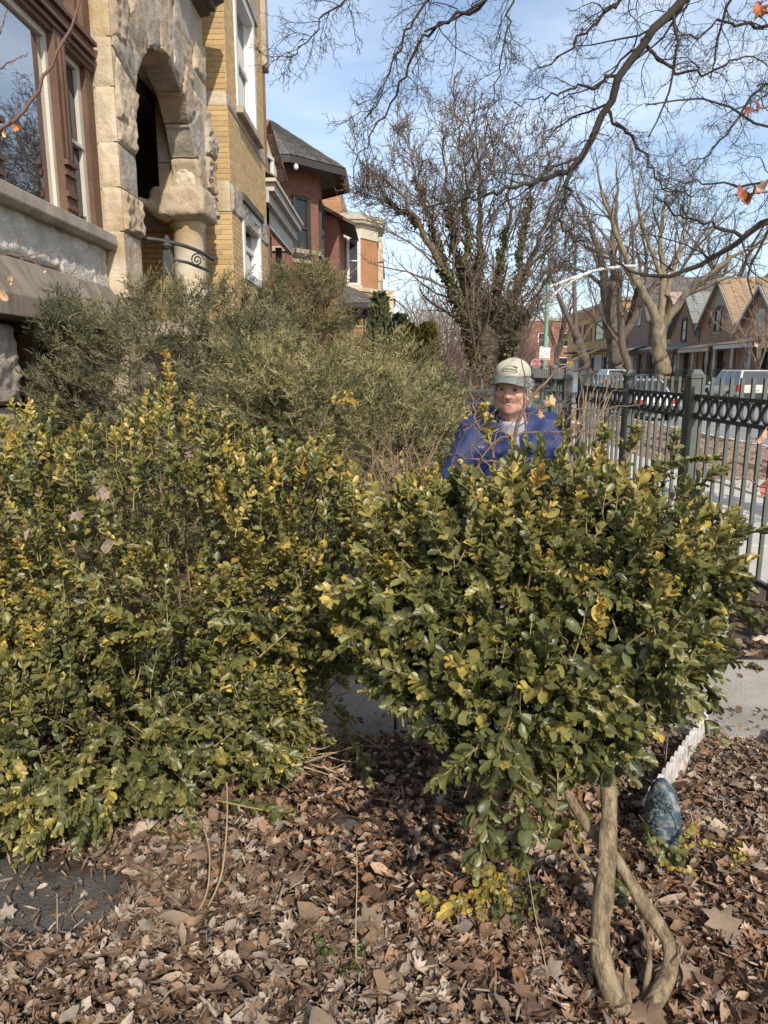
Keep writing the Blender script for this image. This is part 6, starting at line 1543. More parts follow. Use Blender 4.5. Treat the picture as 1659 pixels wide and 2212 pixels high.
# small dark seedling in the leaves, low centre
t = thing('seedling', 'small dark green seedling sprouting in the dead leaves', 'plant', (-.14, 1.62, 0)); LL = []
P = np.stack([spline([(-.14, 1.62, .0), (-.14 + dx * .5, 1.62 + dy * .5, .05), (-.14 + dx, 1.62 + dy, .08)], 6) for dx, dy in ((.07, .03), (-.06, .05), (.02, -.06), (.05, -.05), (-.03, .0))])
p, ld, nu, sz, y = leaves_on(P, g, .024, .014, np.full(5, .02), .1); Z = nrm(nu - ld * (nu * ld).sum(1, keepdims=True)); B = Bunch()
B.add(stamp(BLV, p, np.cross(ld, Z), ld, Z, np.stack([sz, sz, sz], -1)).reshape(-1, 3), Q=stampf(BLQ, len(p), 14), T=stampf(BLT, len(p), 14), C=np.repeat(leaf_col(y, g), 14, 0)); B.build('foliage', m_box, t, True, kind='stuff')

# ---------------------------------------------------------------- junipers
m_jun = M('juniper_spray', (.12, .12, .06), .8, .2, 8, attr=True, sub=.08)
def plume_templates(n=5):
    out_ = []
    for s in range(n):
        g = np.random.default_rng(400 + s); V, T = [], []
        def strand(p, d, L_, w_, seg=2):
            d = nrm(d); x = nrm(np.cross(d, g.normal(0, 1, 3))); i = len(V); q = p
            V.extend([p - x * w_, p + x * w_])
            for k in range(1, seg):
                d = nrm(d + g.normal(0, .12, 3)); q = q + d * L_ / seg; j = len(V); V.extend([q - x * w_ * .8, q + x * w_ * .8]); T.extend([(j - 2, j - 1, j + 1), (j - 2, j + 1, j)])
            V.append(q + d * L_ / seg); j = len(V); T.append((j - 3, j - 2, j - 1)); return q, d
        bend = g.normal(0, .12, 3); ax = lambda t_: np.array((bend[0] * t_ * t_, t_, bend[2] * t_ * t_ - .22 * t_ * t_))
        for k in range(8): strand(ax(k / 8.), ax((k + 1.2) / 8.) - ax(k / 8.), .17, .012, 1)
        m = 17
        for k in range(m):
            t_ = .12 + .86 * (k + g.uniform(0, 1)) / m; p = ax(t_); sd = 1 if k % 2 else -1
            d = np.array((sd * g.uniform(.5, 1.0), g.uniform(.6, 1.2), g.normal(0, .35))); L_ = .34 * (1.15 - t_ * .75) * g.uniform(.6, 1.2)
            strand(p, d, L_, .013, 2)
            for q in range(3):
                u = g.uniform(.15, .95); pp = p + nrm(d) * L_ * u; s2 = 1 if q % 2 else -1
                strand(pp, nrm(d) + np.array((s2 * -d[1], s2 * d[0], g.normal(0, .6))) * g.uniform(.35, .8), .12 * g.uniform(.6, 1.3), .013, 1)
        out_.append((np.array(V), np.array(T)))
    return out_
PT = plume_templates()
JC = np.array([(.22, .19, .09), (.175, .16, .072), (.125, .12, .052), (.265, .22, .105), (.085, .085, .04)])
JB = np.array([(.22, .155, .085), (.18, .12, .065), (.15, .105, .055), (.25, .185, .11), (.12, .085, .05)])
def juniper(label, base, lobes, n, size, seed, up=.5, brown=0.0, tint=1.0, drop=0.0, branch=24, pal=None):
    g = np.random.default_rng(seed); t = thing('juniper_shrub', label, 'shrub', base)
    p, nn, k = lobe_points(lobes, n, seed, .2)
    dp = g.uniform(0, 1, len(p)) ** 2 * .35
    c = np.array([l_[0] for l_ in lobes])[k]; p = c + (p - c) * (1 - dp)[:, None]
    rad = nrm(p - np.array(base)) ; d = nrm(nn * .8 * (1, 1, .6) + rad * .55 + np.array((0, 0, up * .45)) + g.normal(0, .45, p.shape) * (1, 1, .7))
    ok = p[:, 2] > .08; p, d, dp = p[ok], d[ok], dp[ok]
    X, d, Z = frames(d, np.array((0, 0, 1.0)) + g.normal(0, .2, d.shape), g.normal(0, .4, len(d))); s = size * g.uniform(.6, 1.5, len(p)); p = p - d * (s * .55)[:, None]
    pl_ = JC if pal is None else pal
    col = pl_[g.integers(0, 5, len(p))] * g.uniform(.75, 1.2, (len(p), 1)) * tint
    if brown:
        br = (vnoise(p, 3, seed) + .6 * (np.array(base)[2] + .75 - p[:, 2]) > 1 - brown) ; col[br] = JB[g.integers(0, 5, br.sum())]
    kind = g.integers(0, 5, len(p)); B = Bunch()
    for q in range(5):
        i = kind == q; tv, tf = PT[q]
        V = stamp(tv, p[i], X[i], d[i], Z[i], np.repeat(s[i][:, None], 3, 1)); B.add(V.reshape(-1, 3), T=stampf(tf, i.sum(), len(tv)), C=np.repeat(col[i], len(tv), 0))
    B.build('foliage', m_jun, t, kind='stuff')
    P = []
    for i in range(branch):
        e = p[g.integers(0, len(p))]; P.append(spline([np.array(base) + g.normal(0, .08, 3) * (1, 1, 0), np.array(base) * .5 + e * .5 + g.normal(0, .08, 3), e], 8))
    V, Q = tubes(np.array(P), np.tile(np.linspace(.03, .006, 8), (branch, 1)), 5); B = Bunch(); B.add(V, Q); B.build('branches', m_stem, t, True)
    return t
juniper('grey green spreading juniper under the greystone window', (-1.75, 5.9, 0), [(a_((-1.85, 5.7, 1.55)), a_((.72, .6, .70))), (a_((-1.25, 5.8, 1.6)), a_((.58, .6, .66))), (a_((-2.35, 5.5, 1.35)), a_((.42, .45, .35))), (a_((-1.6, 5.6, .8)), a_((.8, .6, .6))), (a_((-2.45, 5.6, 1.9)), a_((.25, .4, .25)))], 2700, .215, 71, .35, 0, .88, pal=1.22 * np.array([(.19, .17, .09), (.15, .14, .07), (.11, .108, .055), (.23, .20, .11), (.075, .076, .04)]))
juniper('tall pointed juniper in front of the yellow brick house', (-.95, 7.6, 0), [(a_((-.95, 7.6, 1.5)), a_((.75, .6, .75))), (a_((-.9, 7.5, 2.25)), a_((.42, .4, .45))), (a_((-.85, 7.5, 2.45)), a_((.30, .25, .18))), (a_((-1.4, 7.4, 1.5)), a_((.5, .5, .6)))], 1900, .23, 72, .3, 0, 1.05)
juniper('tawny juniper sloping down to the man, brown at its foot', (-.3, 5.0, 0), [(a_((-.5, 5.1, 1.15)), a_((.62, .55, .60))), (a_((.08, 4.9, 1.0)), a_((.48, .5, .58))), (a_((.36, 4.75, .85)), a_((.30, .4, .52))), (a_((-.75, 4.9, 1.3)), a_((.5, .5, .55))), (a_((-.1, 5.6, 1.3)), a_((.5, .4, .6)))], 3000, .205, 73, .42, .22, 1.3)
juniper('feathery juniper behind the tawny one near the golden columns', (.0, 8.6, 0), [(a_((-.1, 8.5, 1.15)), a_((.75, .6, .65))), (a_((.35, 8.3, .8)), a_((.45, .5, .65)))], 800, .24, 74, .4, 0, 1.1)
# ---------------------------------------------------------------- the man
m_skin = M('skin', (.55, .31, .22), .5, .08, 20, .1, 200, attr=True, sub=.0)
m_coat = M('blue_jacket', (.018, .028, .098), .62, .12, 12, .25, 60)
m_lav = M('lavender_turtleneck', (.36, .34, .42), .85, .1, 20, .3, 200)
m_trou = M('dark_trousers', (.045, .05, .07), .85, .15, 12)
m_shoe = M('brown_shoe', (.06, .04, .03), .6, .15, 20)
m_hair = M('grey_hair', (.52, .50, .48), .7, .15, 60, .4, 200)
m_capc = M('cream_cap_cloth', (.46, .425, .335), .85, .1, 14, .3, 120, stain=(.38, .345, .265), sscale=9)
m_capb = M('grey_green_brim', (.105, .125, .112), .8, .1, 14, .3, 120, stain=(.17, .19, .175), sscale=12)
m_capt = M('cap_print', (.11, .125, .115), .8, 0)
H = np.array((.585, 3.50, 1.528)); base = np.array((.62, 3.74, 0))
man = thing('person', 'elderly man in cream cap and blue jacket looking down behind the boxwood', 'person', base)
fv = nrm(np.array((-.34, -.91, -.20))); rv = nrm(np.cross(fv, (0, 0, 1.0)) + np.array((0, 0, .05))); uv = np.cross(rv, fv)
HL = lambda x, y, z: H + rv * x + fv * y + uv * z           # head frame: right, forward, up
h = .0095
G = grid((.02, 2.98, -.01), (1.15, 4.12, 1.70), h)
Q_ = G - H.astype(np.float32); HQ = np.stack([Q_ @ rv.astype(np.float32), Q_ @ fv.astype(np.float32), Q_ @ uv.astype(np.float32)], -1)
neck = np.array((.605, 3.585, 1.36)); chest = np.array((.615, 3.66, 1.16)); pelv = np.array((.62, 3.76, .93))
shL, shR = np.array((.425, 3.64, 1.29)), np.array((.80, 3.65, 1.30))
elL, wrL = np.array((.30, 3.52, 1.05)), np.array((.37, 3.30, .93)); elR, wrR = np.array((.93, 3.56, 1.06)), np.array((.80, 3.32, .97))
def body_sdf(P, HQ):
    s = sd_ell(P, chest, (.175, .115, .21)); s = smin(s, sd_ell(P, pelv, (.165, .12, .14)), .1); s = smin(s, sd_cap(P, chest, pelv, .13, .14), .08)
    for a, b in ((shL, 1), (shR, 1)): s = smin(s, sd_cap(P, chest + (0, 0, .1), a, .09, .062), .08)
    s = smin(s, sd_cap(P, neck, chest + (0, -.01, .16), .058, .07), .05)
    for sh_, e, w_ in ((shL, elL, wrL), (shR, elR, wrR)):
        s = smin(s, sd_cap(P, sh_, e, .055, .042), .03); s = smin(s, sd_cap(P, e, w_, .042, .028), .02)
        dr = nrm(w_ - e); pc = w_ + dr * .045; sd_ = nrm(np.cross(dr, (0, 0, 1))); 
        s = smin(s, sd_cap(P, w_, pc + dr * .03, .027, .033), .015)
        for i, (o_, L_) in enumerate(((-.030, .058), (-.011, .07), (.010, .066), (.029, .05))):
            k0 = pc + dr * .05 + sd_ * o_; k1 = k0 + dr * L_ * .55 + np.array((0, 0, -.012)); k2 = k1 + dr * L_ * .22 + np.array((0, 0, -.034))
            s = smin(s, sd_cap(P, k0, k1, .0095, .009), .006); s = smin(s, sd_cap(P, k1, k2, .009, .008), .004)
        q = -1 if sh_[0] < .6 else 1
        t0 = pc - sd_ * -.028 * q * -1; t1 = t0 + dr * .035 - sd_ * .03 * -q * -1 + np.array((0, 0, -.015)); s = smin(s, sd_cap(P, pc, t1, .014, .010), .01); s = smin(s, sd_cap(P, t1, t1 + dr * .03 + np.array((0, 0, -.015)), .010, .008), .005)
    for sx in (-1, 1):
        hip = pelv + (sx * .095, 0, -.06); kn = np.array((.62 + sx * .11, 3.72, .49)); an = np.array((.62 + sx * .12, 3.76, .09))
        s = smin(s, sd_cap(P, hip, kn, .088, .058), .05); s = smin(s, sd_cap(P, kn, an, .056, .038), .03); s = smin(s, sd_cap(P, an + (0, .03, -.035), an + (sx * .02, -.15, -.05), .038, .032), .03)
    # head
    e = lambda c, r_: sd_ell(HQ, c, r_)
    hd_ = e((0, -.012, .032), (.077, .097, .095)); hd_ = smin(hd_, e((0, .032, -.04), (.062, .062, .082)), .035); hd_ = smin(hd_, e((0, .062, -.105), (.030, .026, .024)), .03)
    hd_ = smin(hd_, sd_cap(HQ, (-.036, .082, .022), (.036, .082, .022), .013, .013), .015)
    for sx in (-1, 1):
        hd_ = smin(hd_, e((sx * .038, .068, -.032), (.026, .024, .022)), .02); hd_ = smin(hd_, e((sx * .05, .03, -.085), (.022, .03, .03)), .03)
        hd_ = -smin(-hd_, e((sx * .031, .104, .002), (.017, .016, .011)), .010)
        hd_ = smin(hd_, e((sx * .079, -.008, -.012), (.010, .020, .033)), .008); hd_ = smin(hd_, e((sx * .012, .106, -.034), (.010, .010, .008)), .008)
    hd_ = smin(hd_, sd_cap(HQ, (0, .09, .01), (0, .110, -.030), .009, .0125), .012)
    hd_ = smin(hd_, sd_cap(HQ, (-.018, .088, -.060), (.018, .088, -.060), .008, .008), .008); hd_ = smin(hd_, sd_cap(HQ, (-.016, .086, -.082), (.016, .086, -.082), .009, .009), .008)
    hd_ = -smin(-hd_, sd_cap(HQ, (-.027, .088, -.068), (.027, .086, -.071), .0055, .0055) * 1.0, .006)
    hd_ = smin(hd_, sd_cap(HQ, (0, -.02, -.06), (0, -.035, -.14), .06, .058), .04)
    s = smin(s, hd_, .02)
    nk = sd_cap(P, HL(0, -.03, -.10), neck, .056, .06)
    return smin(s, nk, .03)
S_ = body_sdf(G, HQ); V, Q = surfnets(S_, (.02, 2.98, -.01), h)
vq = V - H; vx, vy, vz = vq @ rv, vq @ fv, vq @ uv
col = np.tile((.58, .33, .235), (len(V), 1)); nearh = (np.abs(vx) < .12) & (np.abs(vz) < .17) & (np.abs(vy) < .15)
ck = np.exp(-((np.abs(vx) - .040) ** 2 + (vz + .034) ** 2) / .0006)[:, None] * nearh[:, None]; col = col * (1 - .35 * ck) + np.array((.56, .21, .15)) * .35 * ck
ns = np.exp(-(vx ** 2 + (vz + .03) ** 2) / .0003)[:, None] * (vy > .09)[:, None]; col = col * (1 - .4 * ns) + np.array((.56, .22, .16)) * .4 * ns
lp = ((np.abs(vx) < .024) & (np.abs(vz + .074) < .014) & (vy > .07))[:, None]; col = np.where(lp, (.42, .16, .13), col)
bw_ = ((np.abs(np.abs(vx) - .032) < .018) & (np.abs(vz - .026) < .005) & (vy > .07))[:, None]; col = np.where(bw_, (.45, .40, .36), col)
obj('body', np_mesh('body', V, [Q], m_skin, True, col), man)
b = MB(); b.tube([HL(-.018, .087, -.0695), HL(0, .0925, -.071), HL(.018, .087, -.0695)], .0045, 6); b.build('teeth', M('teeth', (.45, .40, .33), .4, 0), man, True)
for sx in (-1, 1):
    e_ = MB(); e_.lathe(tuple(HL(sx * .031, .082, .000)), [(.002, -.0105), (.007, -.0075), (.0105, 0), (.007, .0075), (.002, .0105)], 10, fv); eo = e_.build('eye', M('eye_white', (.15, .105, .085), .4, 0), man, True)
    MB().lathe(tuple(HL(sx * .031, .0930, -.002)), [(.0055, 0), (.003, .0012)], 8, fv).build('iris', M('iris', (.05, .06, .07), .2, 0), eo)
# jacket: torso and sleeves, wrinkled, with standing collar
G2 = grid((.12, 3.2, .70), (1.10, 4.0, 1.50), .011)
s = sd_ell(G2, chest + (0, 0, -.01), (.215, .155, .235)); s = smin(s, sd_ell(G2, pelv + (0, 0, -.02), (.205, .16, .17)), .1); s = smin(s, sd_cap(G2, chest, pelv, .165, .175), .08)
for sh_ in (shL, shR): s = smin(s, sd_cap(G2, chest + (0, 0, .11), sh_ + (0, 0, .0), .105, .080), .07)
for sh_, e, w_ in ((shL, elL, wrL), (shR, elR, wrR)):
    s = smin(s, sd_cap(G2, sh_, e, .082, .066), .03); s = smin(s, sd_cap(G2, e, w_ - nrm(w_ - e) * .02, .066, .046), .025)
s = smin(s, sd_cap(G2, neck + (0, .02, -.05), neck + (0, .025, .045), .112, .104), .04)
s = s + .009 * np.abs(vnoise(G2, 20, 3)) + .012 * vnoise(G2 * (1, 1, 1.6), 11, 5) + .004 * vnoise(G2, 46, 8)
zcut = G2[..., 2] - (1.418 + (G2[..., 1] - 3.62) * .5)
hole = np.maximum(sd_cap(G2, neck + (0, .0, -.06), neck + (0, -.03, .12), .070, .074), -1)
vfront = sd_cap(G2, neck + (-.012, -.16, -.14), neck + (-.012, -.10, .12), .012, .048)
s = np.maximum(s, -hole); s = np.maximum(s, -vfront); s = np.maximum(s, .745 - G2[..., 2]); s = np.maximum(s, zcut)
hp = [neck + np.array((.125 * math.sin(a), .035 + .115 * math.cos(a) * (1 if math.cos(a) > 0 else .8), .035 * math.cos(a) - .005)) for a in np.linspace(-2.35, 2.35, 12)]
for p0_, p1_ in zip(hp[:-1], hp[1:]): s = smin(s, sd_cap(G2, p0_, p1_, .036, .036), .025)
s = s + .004 * vnoise(G2, 30, 12)
V, Q = surfnets(s, (.12, 3.2, .70), .011); jk = obj('jacket', np_mesh('jacket', V, [Q], m_coat, True), man)
b = MB(); b.tube([neck + (-.012, -.145, -.14), chest + (-.01, -.165, 0), chest + (-.005, -.165, -.2)], .005, 5); b.build('zip', M('zip', (.02, .03, .12), .5, 0), jk)
b = MB(); b.lathe(tuple(neck + (-.004, -.022, -.075)), [(.085, -.06), (.076, .0), (.074, .02), (.076, .04), (.073, .06), (.075, .075), (.066, .085), (.055, .08)], 18, nrm(np.array((0, -.25, 1)))); b.build('turtleneck', m_lav, man, True)
b = MB(); b.lathe(tuple(chest + (-.01, -.035, .05)), [(.02, -.12), (.09, -.1), (.105, 0), (.08, .12), (.06, .16)], 16); b.build('shirt', m_lav, man, True)
G3 = grid((.36, 3.5, .04), (.90, 3.98, 1.0), .012); s = sd_ell(G3, pelv, (.18, .135, .15))
for sx in (-1, 1):
    hip = pelv + (sx * .095, 0, -.06); kn = np.array((.62 + sx * .11, 3.72, .49)); an = np.array((.62 + sx * .12, 3.76, .09)); s = smin(s, sd_cap(G3, hip, kn, .105, .078), .04); s = smin(s, sd_cap(G3, kn, an, .078, .068), .03)
s = np.maximum(s + .006 * vnoise(G3, 20, 2), .07 - G3[..., 2]); V, Q = surfnets(s, (.36, 3.5, .04), .012); obj('trousers', np_mesh('trousers', V, [Q], m_trou, True), man)
for sx in (-1, 1):
    an = np.array((.62 + sx * .12, 3.76, .09)); b = MB(); b.ext(Fr((an[0] + sx * .01, 0, 0), (0, 1, 0)), [(3.55, .0), (3.82, .0), (3.83, .06), (3.80, .11), (3.72, .11), (3.62, .075), (3.55, .05)], -.048, .048); b.build('shoe', m_shoe, man, bevel=.012)
# hair: side and back tufts below the cap
B = Bunch(); g = np.random.default_rng(81); n = 1500; th = g.uniform(-.25, math.pi + .25, n); zz = g.uniform(-.075, .035, n)
th = np.where(g.uniform(0, 1, n) < .6, np.where(g.uniform(0, 1, n) < .5, g.uniform(-.35, .5, n), math.pi + g.uniform(-.5, .35, n)), th)
p = H + np.outer(np.cos(th) * .080, rv) + np.outer(-np.sin(th) * .102 - .012, fv) + np.outer(zz, uv)
d = nrm(np.outer(np.cos(th) * .35, rv) + np.outer(-np.sin(th) * .35 - .35, fv) + np.outer(-np.ones(n), uv) * .9 + g.normal(0, .22, (n, 3)))
Ps = np.stack([p, p + d * .016, p + d * .032 + g.normal(0, .003, p.shape)], 1); B.add(*tubes(Ps, np.tile((.0022, .0020, .0008), (n, 1)), 3)); B.build('hair', m_hair, man)
# baseball cap: six panels, curved brim, printed front
CA = (.086, .106, .074); cf, cu_ = nrm(fv * .985 + uv * .06), None; cr = rv; cu_ = np.cross(cr, cf); CC = H + uv * .058 + fv * -.012
def cap_p(th, ph, k=1.0):     # th 0 = front, ph 0 = rim, pi/2 = top
    seam = 1 - .012 * abs(math.cos(3 * th)) ** 12
    f_ = (1 + .035 * max(0, math.cos(th)) * math.sin(ph * 2)) * seam * k
    return CC + cr * (math.sin(th) * math.cos(ph) * CA[0] * f_) + cf * (math.cos(th) * math.cos(ph) * CA[1] * f_) + cu_ * (math.sin(ph) ** .85 * CA[2] * f_ - .004 + .003 * math.sin(th * 5 + ph * 3))
nt_, np_ = 48, 12; V = [cap_p(2 * math.pi * i / nt_, math.pi / 2 * j / np_ * .985) for j in range(np_ + 1) for i in range(nt_)]
Q = [(j * nt_ + i, j * nt_ + (i + 1) % nt_, (j + 1) * nt_ + (i + 1) % nt_, (j + 1) * nt_ + i) for j in range(np_) for i in range(nt_)]
b = MB(); b.V = V; b.F = Q + [tuple(np_ * nt_ + i for i in range(nt_))]; cap = b.build('cap', m_capc, man, True)
MB().lathe(tuple(CC + cu_ * .069), [(.009, -.004), (.009, .003), (.004, .006)], 10, cu_).build('button', m_capc, cap, True)
V, n1, n2 = [], 17, 7
for dz in (0, .0045):
    for j in range(n2):
        for i in range(n1):
            a = (i / (n1 - 1) - .5) * 2.55; q = j / (n2 - 1); ex = .072 * math.cos(a / 2.55 * math.pi * .96) ** .6
            r0x, r0y = CA[0] * 1.0, CA[1] * 1.0; x = math.sin(a) * r0x * (1 + .10 * q); y = math.cos(a) * r0y + ex * q
            z = -.006 - .018 * q - .34 * (x / .1) ** 2 * .1 * (.4 + q) - dz
            V.append(CC + cr * x + cf * y + cu_ * (z + .008))
m_ = n1 * n2; F_ = []
for s_ in (0, m_): F_ += [(s_ + j * n1 + i, s_ + j * n1 + i + 1, s_ + (j + 1) * n1 + i + 1, s_ + (j + 1) * n1 + i) for j in range(n2 - 1) for i in range(n1 - 1)]
ed = list(range(n1)) + [j * n1 + n1 - 1 for j in range(1, n2)] + [(n2 - 1) * n1 + i for i in range(n1 - 2, -1, -1)] + [j * n1 for j in range(n2 - 2, 0, -1)]
F_ += [(ed[k], ed[(k + 1) % len(ed)], m_ + ed[(k + 1) % len(ed)], m_ + ed[k]) for k in range(len(ed))]
b = MB(); b.V = V; b.F = F_; b.build('brim', m_capb, cap, True)
def cap_wrap(x, y, k=1.02):
    th, ph = x / CA[1], .26 + y / .105
    return Vector(cap_p(th, ph, k))
for body_, sz_, y0_ in (('TREEKEEPERS', .0165, .0),):
    text(body_, sz_, m_capt, cap, None, 'lettering', lambda v: cap_wrap(v.x + .004, v.y + y0_ + .016 - 2.2 * v.x * v.x, 1.022 + v.z * 2))
q = MB()       # the printed line drawing: a leaning tree crown and a long ridge line
def cline(pts, r_): q.tube([np.array(cap_wrap(x, y, 1.024)) for x, y in pts], r_, 4)
cline([(-.052, .028), (-.044, .036), (-.036, .034), (-.028, .038), (-.02, .032)], .0022); cline([(-.050, .031), (-.040, .031), (-.028, .033)], .0026); cline([(-.04, .03), (-.042, .018), (-.046, .004)], .0013)
cline([(-.02, .033), (-.008, .036), (.004, .042), (.016, .038), (.03, .032), (.044, .022)], .0009); cline([(-.05, .003), (-.03, -.001), (0, .002), (.03, .0), (.046, .004)], .0009)
q.build('printed_drawing', m_capt, cap)
# ---------------------------------------------------------------- bare twigs in front of the man
m_twig = M('grey_brown_twig', (.17, .115, .085), .9, .25, 30, .3, 80); m_twigp = M('pale_dry_stem', (.36, .255, .155), .9, .2, 30); m_dryl = M('dry_hanging_leaf', (.30, .12, .05), .7, .2, 30, attr=True)
def leaf_obj(parent, p, d, up, size, col, k=0, name='dry_leaf'):
    tv, tf = LT[k]; d = nrm(np.array(d, float)); X = nrm(np.cross(d, up)); Z = np.cross(X, d)
    V = stamp(tv, np.array([p]), X[None], d[None], Z[None], np.array([[size, size, size]]))[0]
    return obj(name, np_mesh(name, V, [tf], m_dryl, False, np.tile(col, (len(V), 1))), parent)
t = thing('bare_shrub', 'leafless grey shrub of crossing twigs in front of the man', 'shrub', (.62, 2.75, 0)); g = np.random.default_rng(91)
BS = [([(1105, 960), (1111, 932), (1133, 886), (1159, 843), (1188, 814), (1217, 792), (1248, 771), (1288, 759)], .009, .002), ([(1061, 960), (1040, 930), (1027, 910), (1021, 864), (1018, 824)], .007, .003),
      ([(1133, 900), (1132, 860), (1131, 788), (1128, 760), (1121, 738)], .004, .0012), ([(1225, 950), (1217, 893), (1258, 881), (1327, 879), (1400, 870)], .005, .0015), ([(1217, 893), (1213, 860), (1200, 842)], .003, .001),
      ([(1090, 1000), (1000, 990), (970, 980), (958, 990)], .005, .002), ([(1030, 1010), (1060, 960), (1120, 935), (1230, 925), (1290, 940)], .006, .002), ([(1240, 960), (1260, 900), (1310, 860), (1345, 830)], .003, .001), ([(1020, 960), (1060, 900), (1095, 850), (1118, 828)], .003, .001),
      ([(970, 1020), (990, 960), (1015, 915), (1060, 880)], .004, .0015), ([(1235, 970), (1250, 900), (1255, 820), (1256, 790)], .0035, .0015), ([(1040, 990), (1080, 930), (1140, 890), (1200, 880)], .003, .001), ([(1250, 775), (1255, 750), (1245, 740)], .0025, .001), ([(1200, 805), (1190, 790), (1180, 788)], .002, .001),
      ([(1180, 960), (1230, 920), (1290, 880), (1330, 915)], .003, .001), ([(985, 1010), (1035, 950), (1085, 910)], .003, .001), ([(1000, 930), (1040, 905), (1075, 880), (1110, 860)], .0025, .001)]
Ls = [limb(ats(p, 2.85 + .15 * math.sin(i), 2.95 + .2 * math.sin(i * 2)), r0, r1, 12, .006, 500 + i) for i, (p, r0, r1) in enumerate(BS)]
st_ = [limb([(.62 + .05 * i - .15, 2.78, 0), (.6 + .06 * i - .15, 2.8, .6), P[0]], r_[0] * 1.1, r_[0], 12, .004, 600 + i) for i, (P, r_) in enumerate(Ls[:12])]
P = np.stack([l_[0] for l_ in Ls + st_]); Rr = np.stack([l_[1] for l_ in Ls + st_]); [obj('stem', np_mesh('stem', *(lambda vq: (vq[0], [vq[1]]))(tubes(P[i:i + 1], Rr[i:i + 1], 6)), m_twig, True), t) for i in range(len(P))]
c = children(np.stack([l_[0] for l_ in Ls]), np.stack([l_[1] for l_ in Ls]), 5, g, K=5, ang=(35, 75), ratio=.22, t0=.1, up=.1, rmin=.0012, lenv=(.03, .16)); B = Bunch(); B.add(*tubes(*c, 4)); c2 = children(*c, 2, g, K=3, ang=(35, 70), ratio=.4, rmin=.001); B.add(*tubes(*c2, 3)); B.build('twigs', m_twig, t, kind='stuff')
for (x, y, Y, s, cl, k) in ((1152, 850, 2.9, .05, (.42, .28, .14), 1), (1188, 864, 2.9, .055, (.45, .30, .16), 4), (1168, 895, 2.9, .04, (.40, .24, .12), 6), (1242, 913, 2.9, .045, (.46, .33, .2), 2), (1254, 925, 2.88, .045, (.45, .32, .2), 4), (1040, 970, 2.9, .04, (.4, .26, .18), 5), (1004, 905, 2.9, .035, (.4, .26, .14), 3)):
    leaf_obj(t, at(x, y, Y), g.normal(0, 1, 3), nrm((.2, -1, .3)), s, cl, k)
# pale straight stems of last year beside the fence
t = thing('dry_stalk_clump', 'pale dry stems leaning together beside the fence', 'plant', (.95, 3.0, 0)); B = Bunch()
for i in range(9):
    x = 1228 + i * 7; P = spline(np.concatenate([[(.95 + .02 * i, 3.05, .0)], ats([(x - 6, 1010), (x + g.uniform(-6, 30), 900 + g.uniform(-20, 20)), (x + g.uniform(0, 60), 830 + g.uniform(-20, 40))], 3.0)]), 10); B = Bunch(); B.add(*tubes(P[None], np.linspace(.004, .0015, 10)[None], 4)); B.build('stem', m_twigp, t)
t = thing('dead_juniper_twigs', 'bleached tangle of dead twigs at the foot of the tawny juniper', 'plant', (.0, 4.1, 0)); P = []
for i in range(60):
    e = at(g.uniform(800, 985), g.uniform(935, 1030), 4.1 + g.uniform(-.2, .3)); b0_ = np.array((.05 + g.uniform(-.35, .35), 4.3, .5)); P.append(spline([b0_, (b0_ + e) / 2 + g.normal(0, .06, 3), e], 6))
P = np.array(P); Rr = np.tile(np.linspace(.004, .0012, 6), (len(P), 1)); B = Bunch(); B.add(*tubes(P, Rr, 3)); c = children(P, Rr, 5, g, K=4, ang=(30, 70), ratio=.3, rmin=.001); B.add(*tubes(*c, 3)); B.build('twigs', M('bleached_twig', (.33, .225, .14), .9, .2, 20), t, kind='stuff')
# ---------------------------------------------------------------- near twigs at the edges of the view
def twig_thing(label, paths, leaves, mat):
    b = ats(paths[0][0], paths[0][1])[0]; t = thing('dry_branch', label, 'branch', b)
    for pts, Y, r0, r1 in paths:
        B = Bunch(); P = spline(ats(pts, Y), 16) + np.random.default_rng(int(abs(pts[0][0])) + 5).normal(0, .0015, (16, 3)); Rr = np.linspace(r0, r1, 16); B.add(*tubes(P[None], Rr[None], 6))
        c = children(P[None], Rr[None], 7, g, K=4, ang=(40, 80), ratio=.12, t0=.15, rmin=.0009); B.add(*tubes(*c, 4)); B.build('stem', mat, t, True)
    for (x, y, Y, s, cl, k, up) in leaves: leaf_obj(t, at(x, y, Y), g.normal(0, 1, 3) + (0, 0, -1), nrm(up), s, cl, k)
m_redtw = M('reddish_twig', (.17, .095, .075), .8, .2, 30)
twig_thing('thin reddish branch curving across the big greystone window', [([(185, -60), (172, 0), (150, 75), (110, 140), (70, 215), (45, 258), (20, 270), (-40, 300)], 2.0, .0028, .0048), ([(-30, 175), (0, 148), (30, 132), (60, 115)], 2.0, .003, .001), ([(-20, 120), (5, 60), (14, 20)], 1.9, .0024, .001)], [(40, 276, 2.0, .030, (.48, .20, .05), 5, (.2, -1, .2)), (11, 293, 2.0, .02, (.5, .4, .2), 1, (0, -1, .3))], m_redtw)
twig_thing('grey forked twig in front of the foundation wall', [([(-40, 545), (0, 548), (40, 552), (80, 550), (140, 538)], 2.2, .0032, .001), ([(40, 552), (60, 575), (70, 600), (84, 635)], 2.2, .002, .001), ([(50, 553), (45, 535), (30, 500)], 2.2, .002, .0008), ([(55, 553), (90, 580), (175, 593)], 2.2, .002, .0008)], [(100, 588, 2.2, .022, (.6, .46, .3), 1, (0, -1, .3)), (25, 605, 2.1, .03, (.5, .36, .2), 2, (0, -1, .4)), (8, 640, 2.1, .04, (.42, .28, .15), 3, (.2, -1, .4))], m_twig)
RB = (.26, .095, .05)
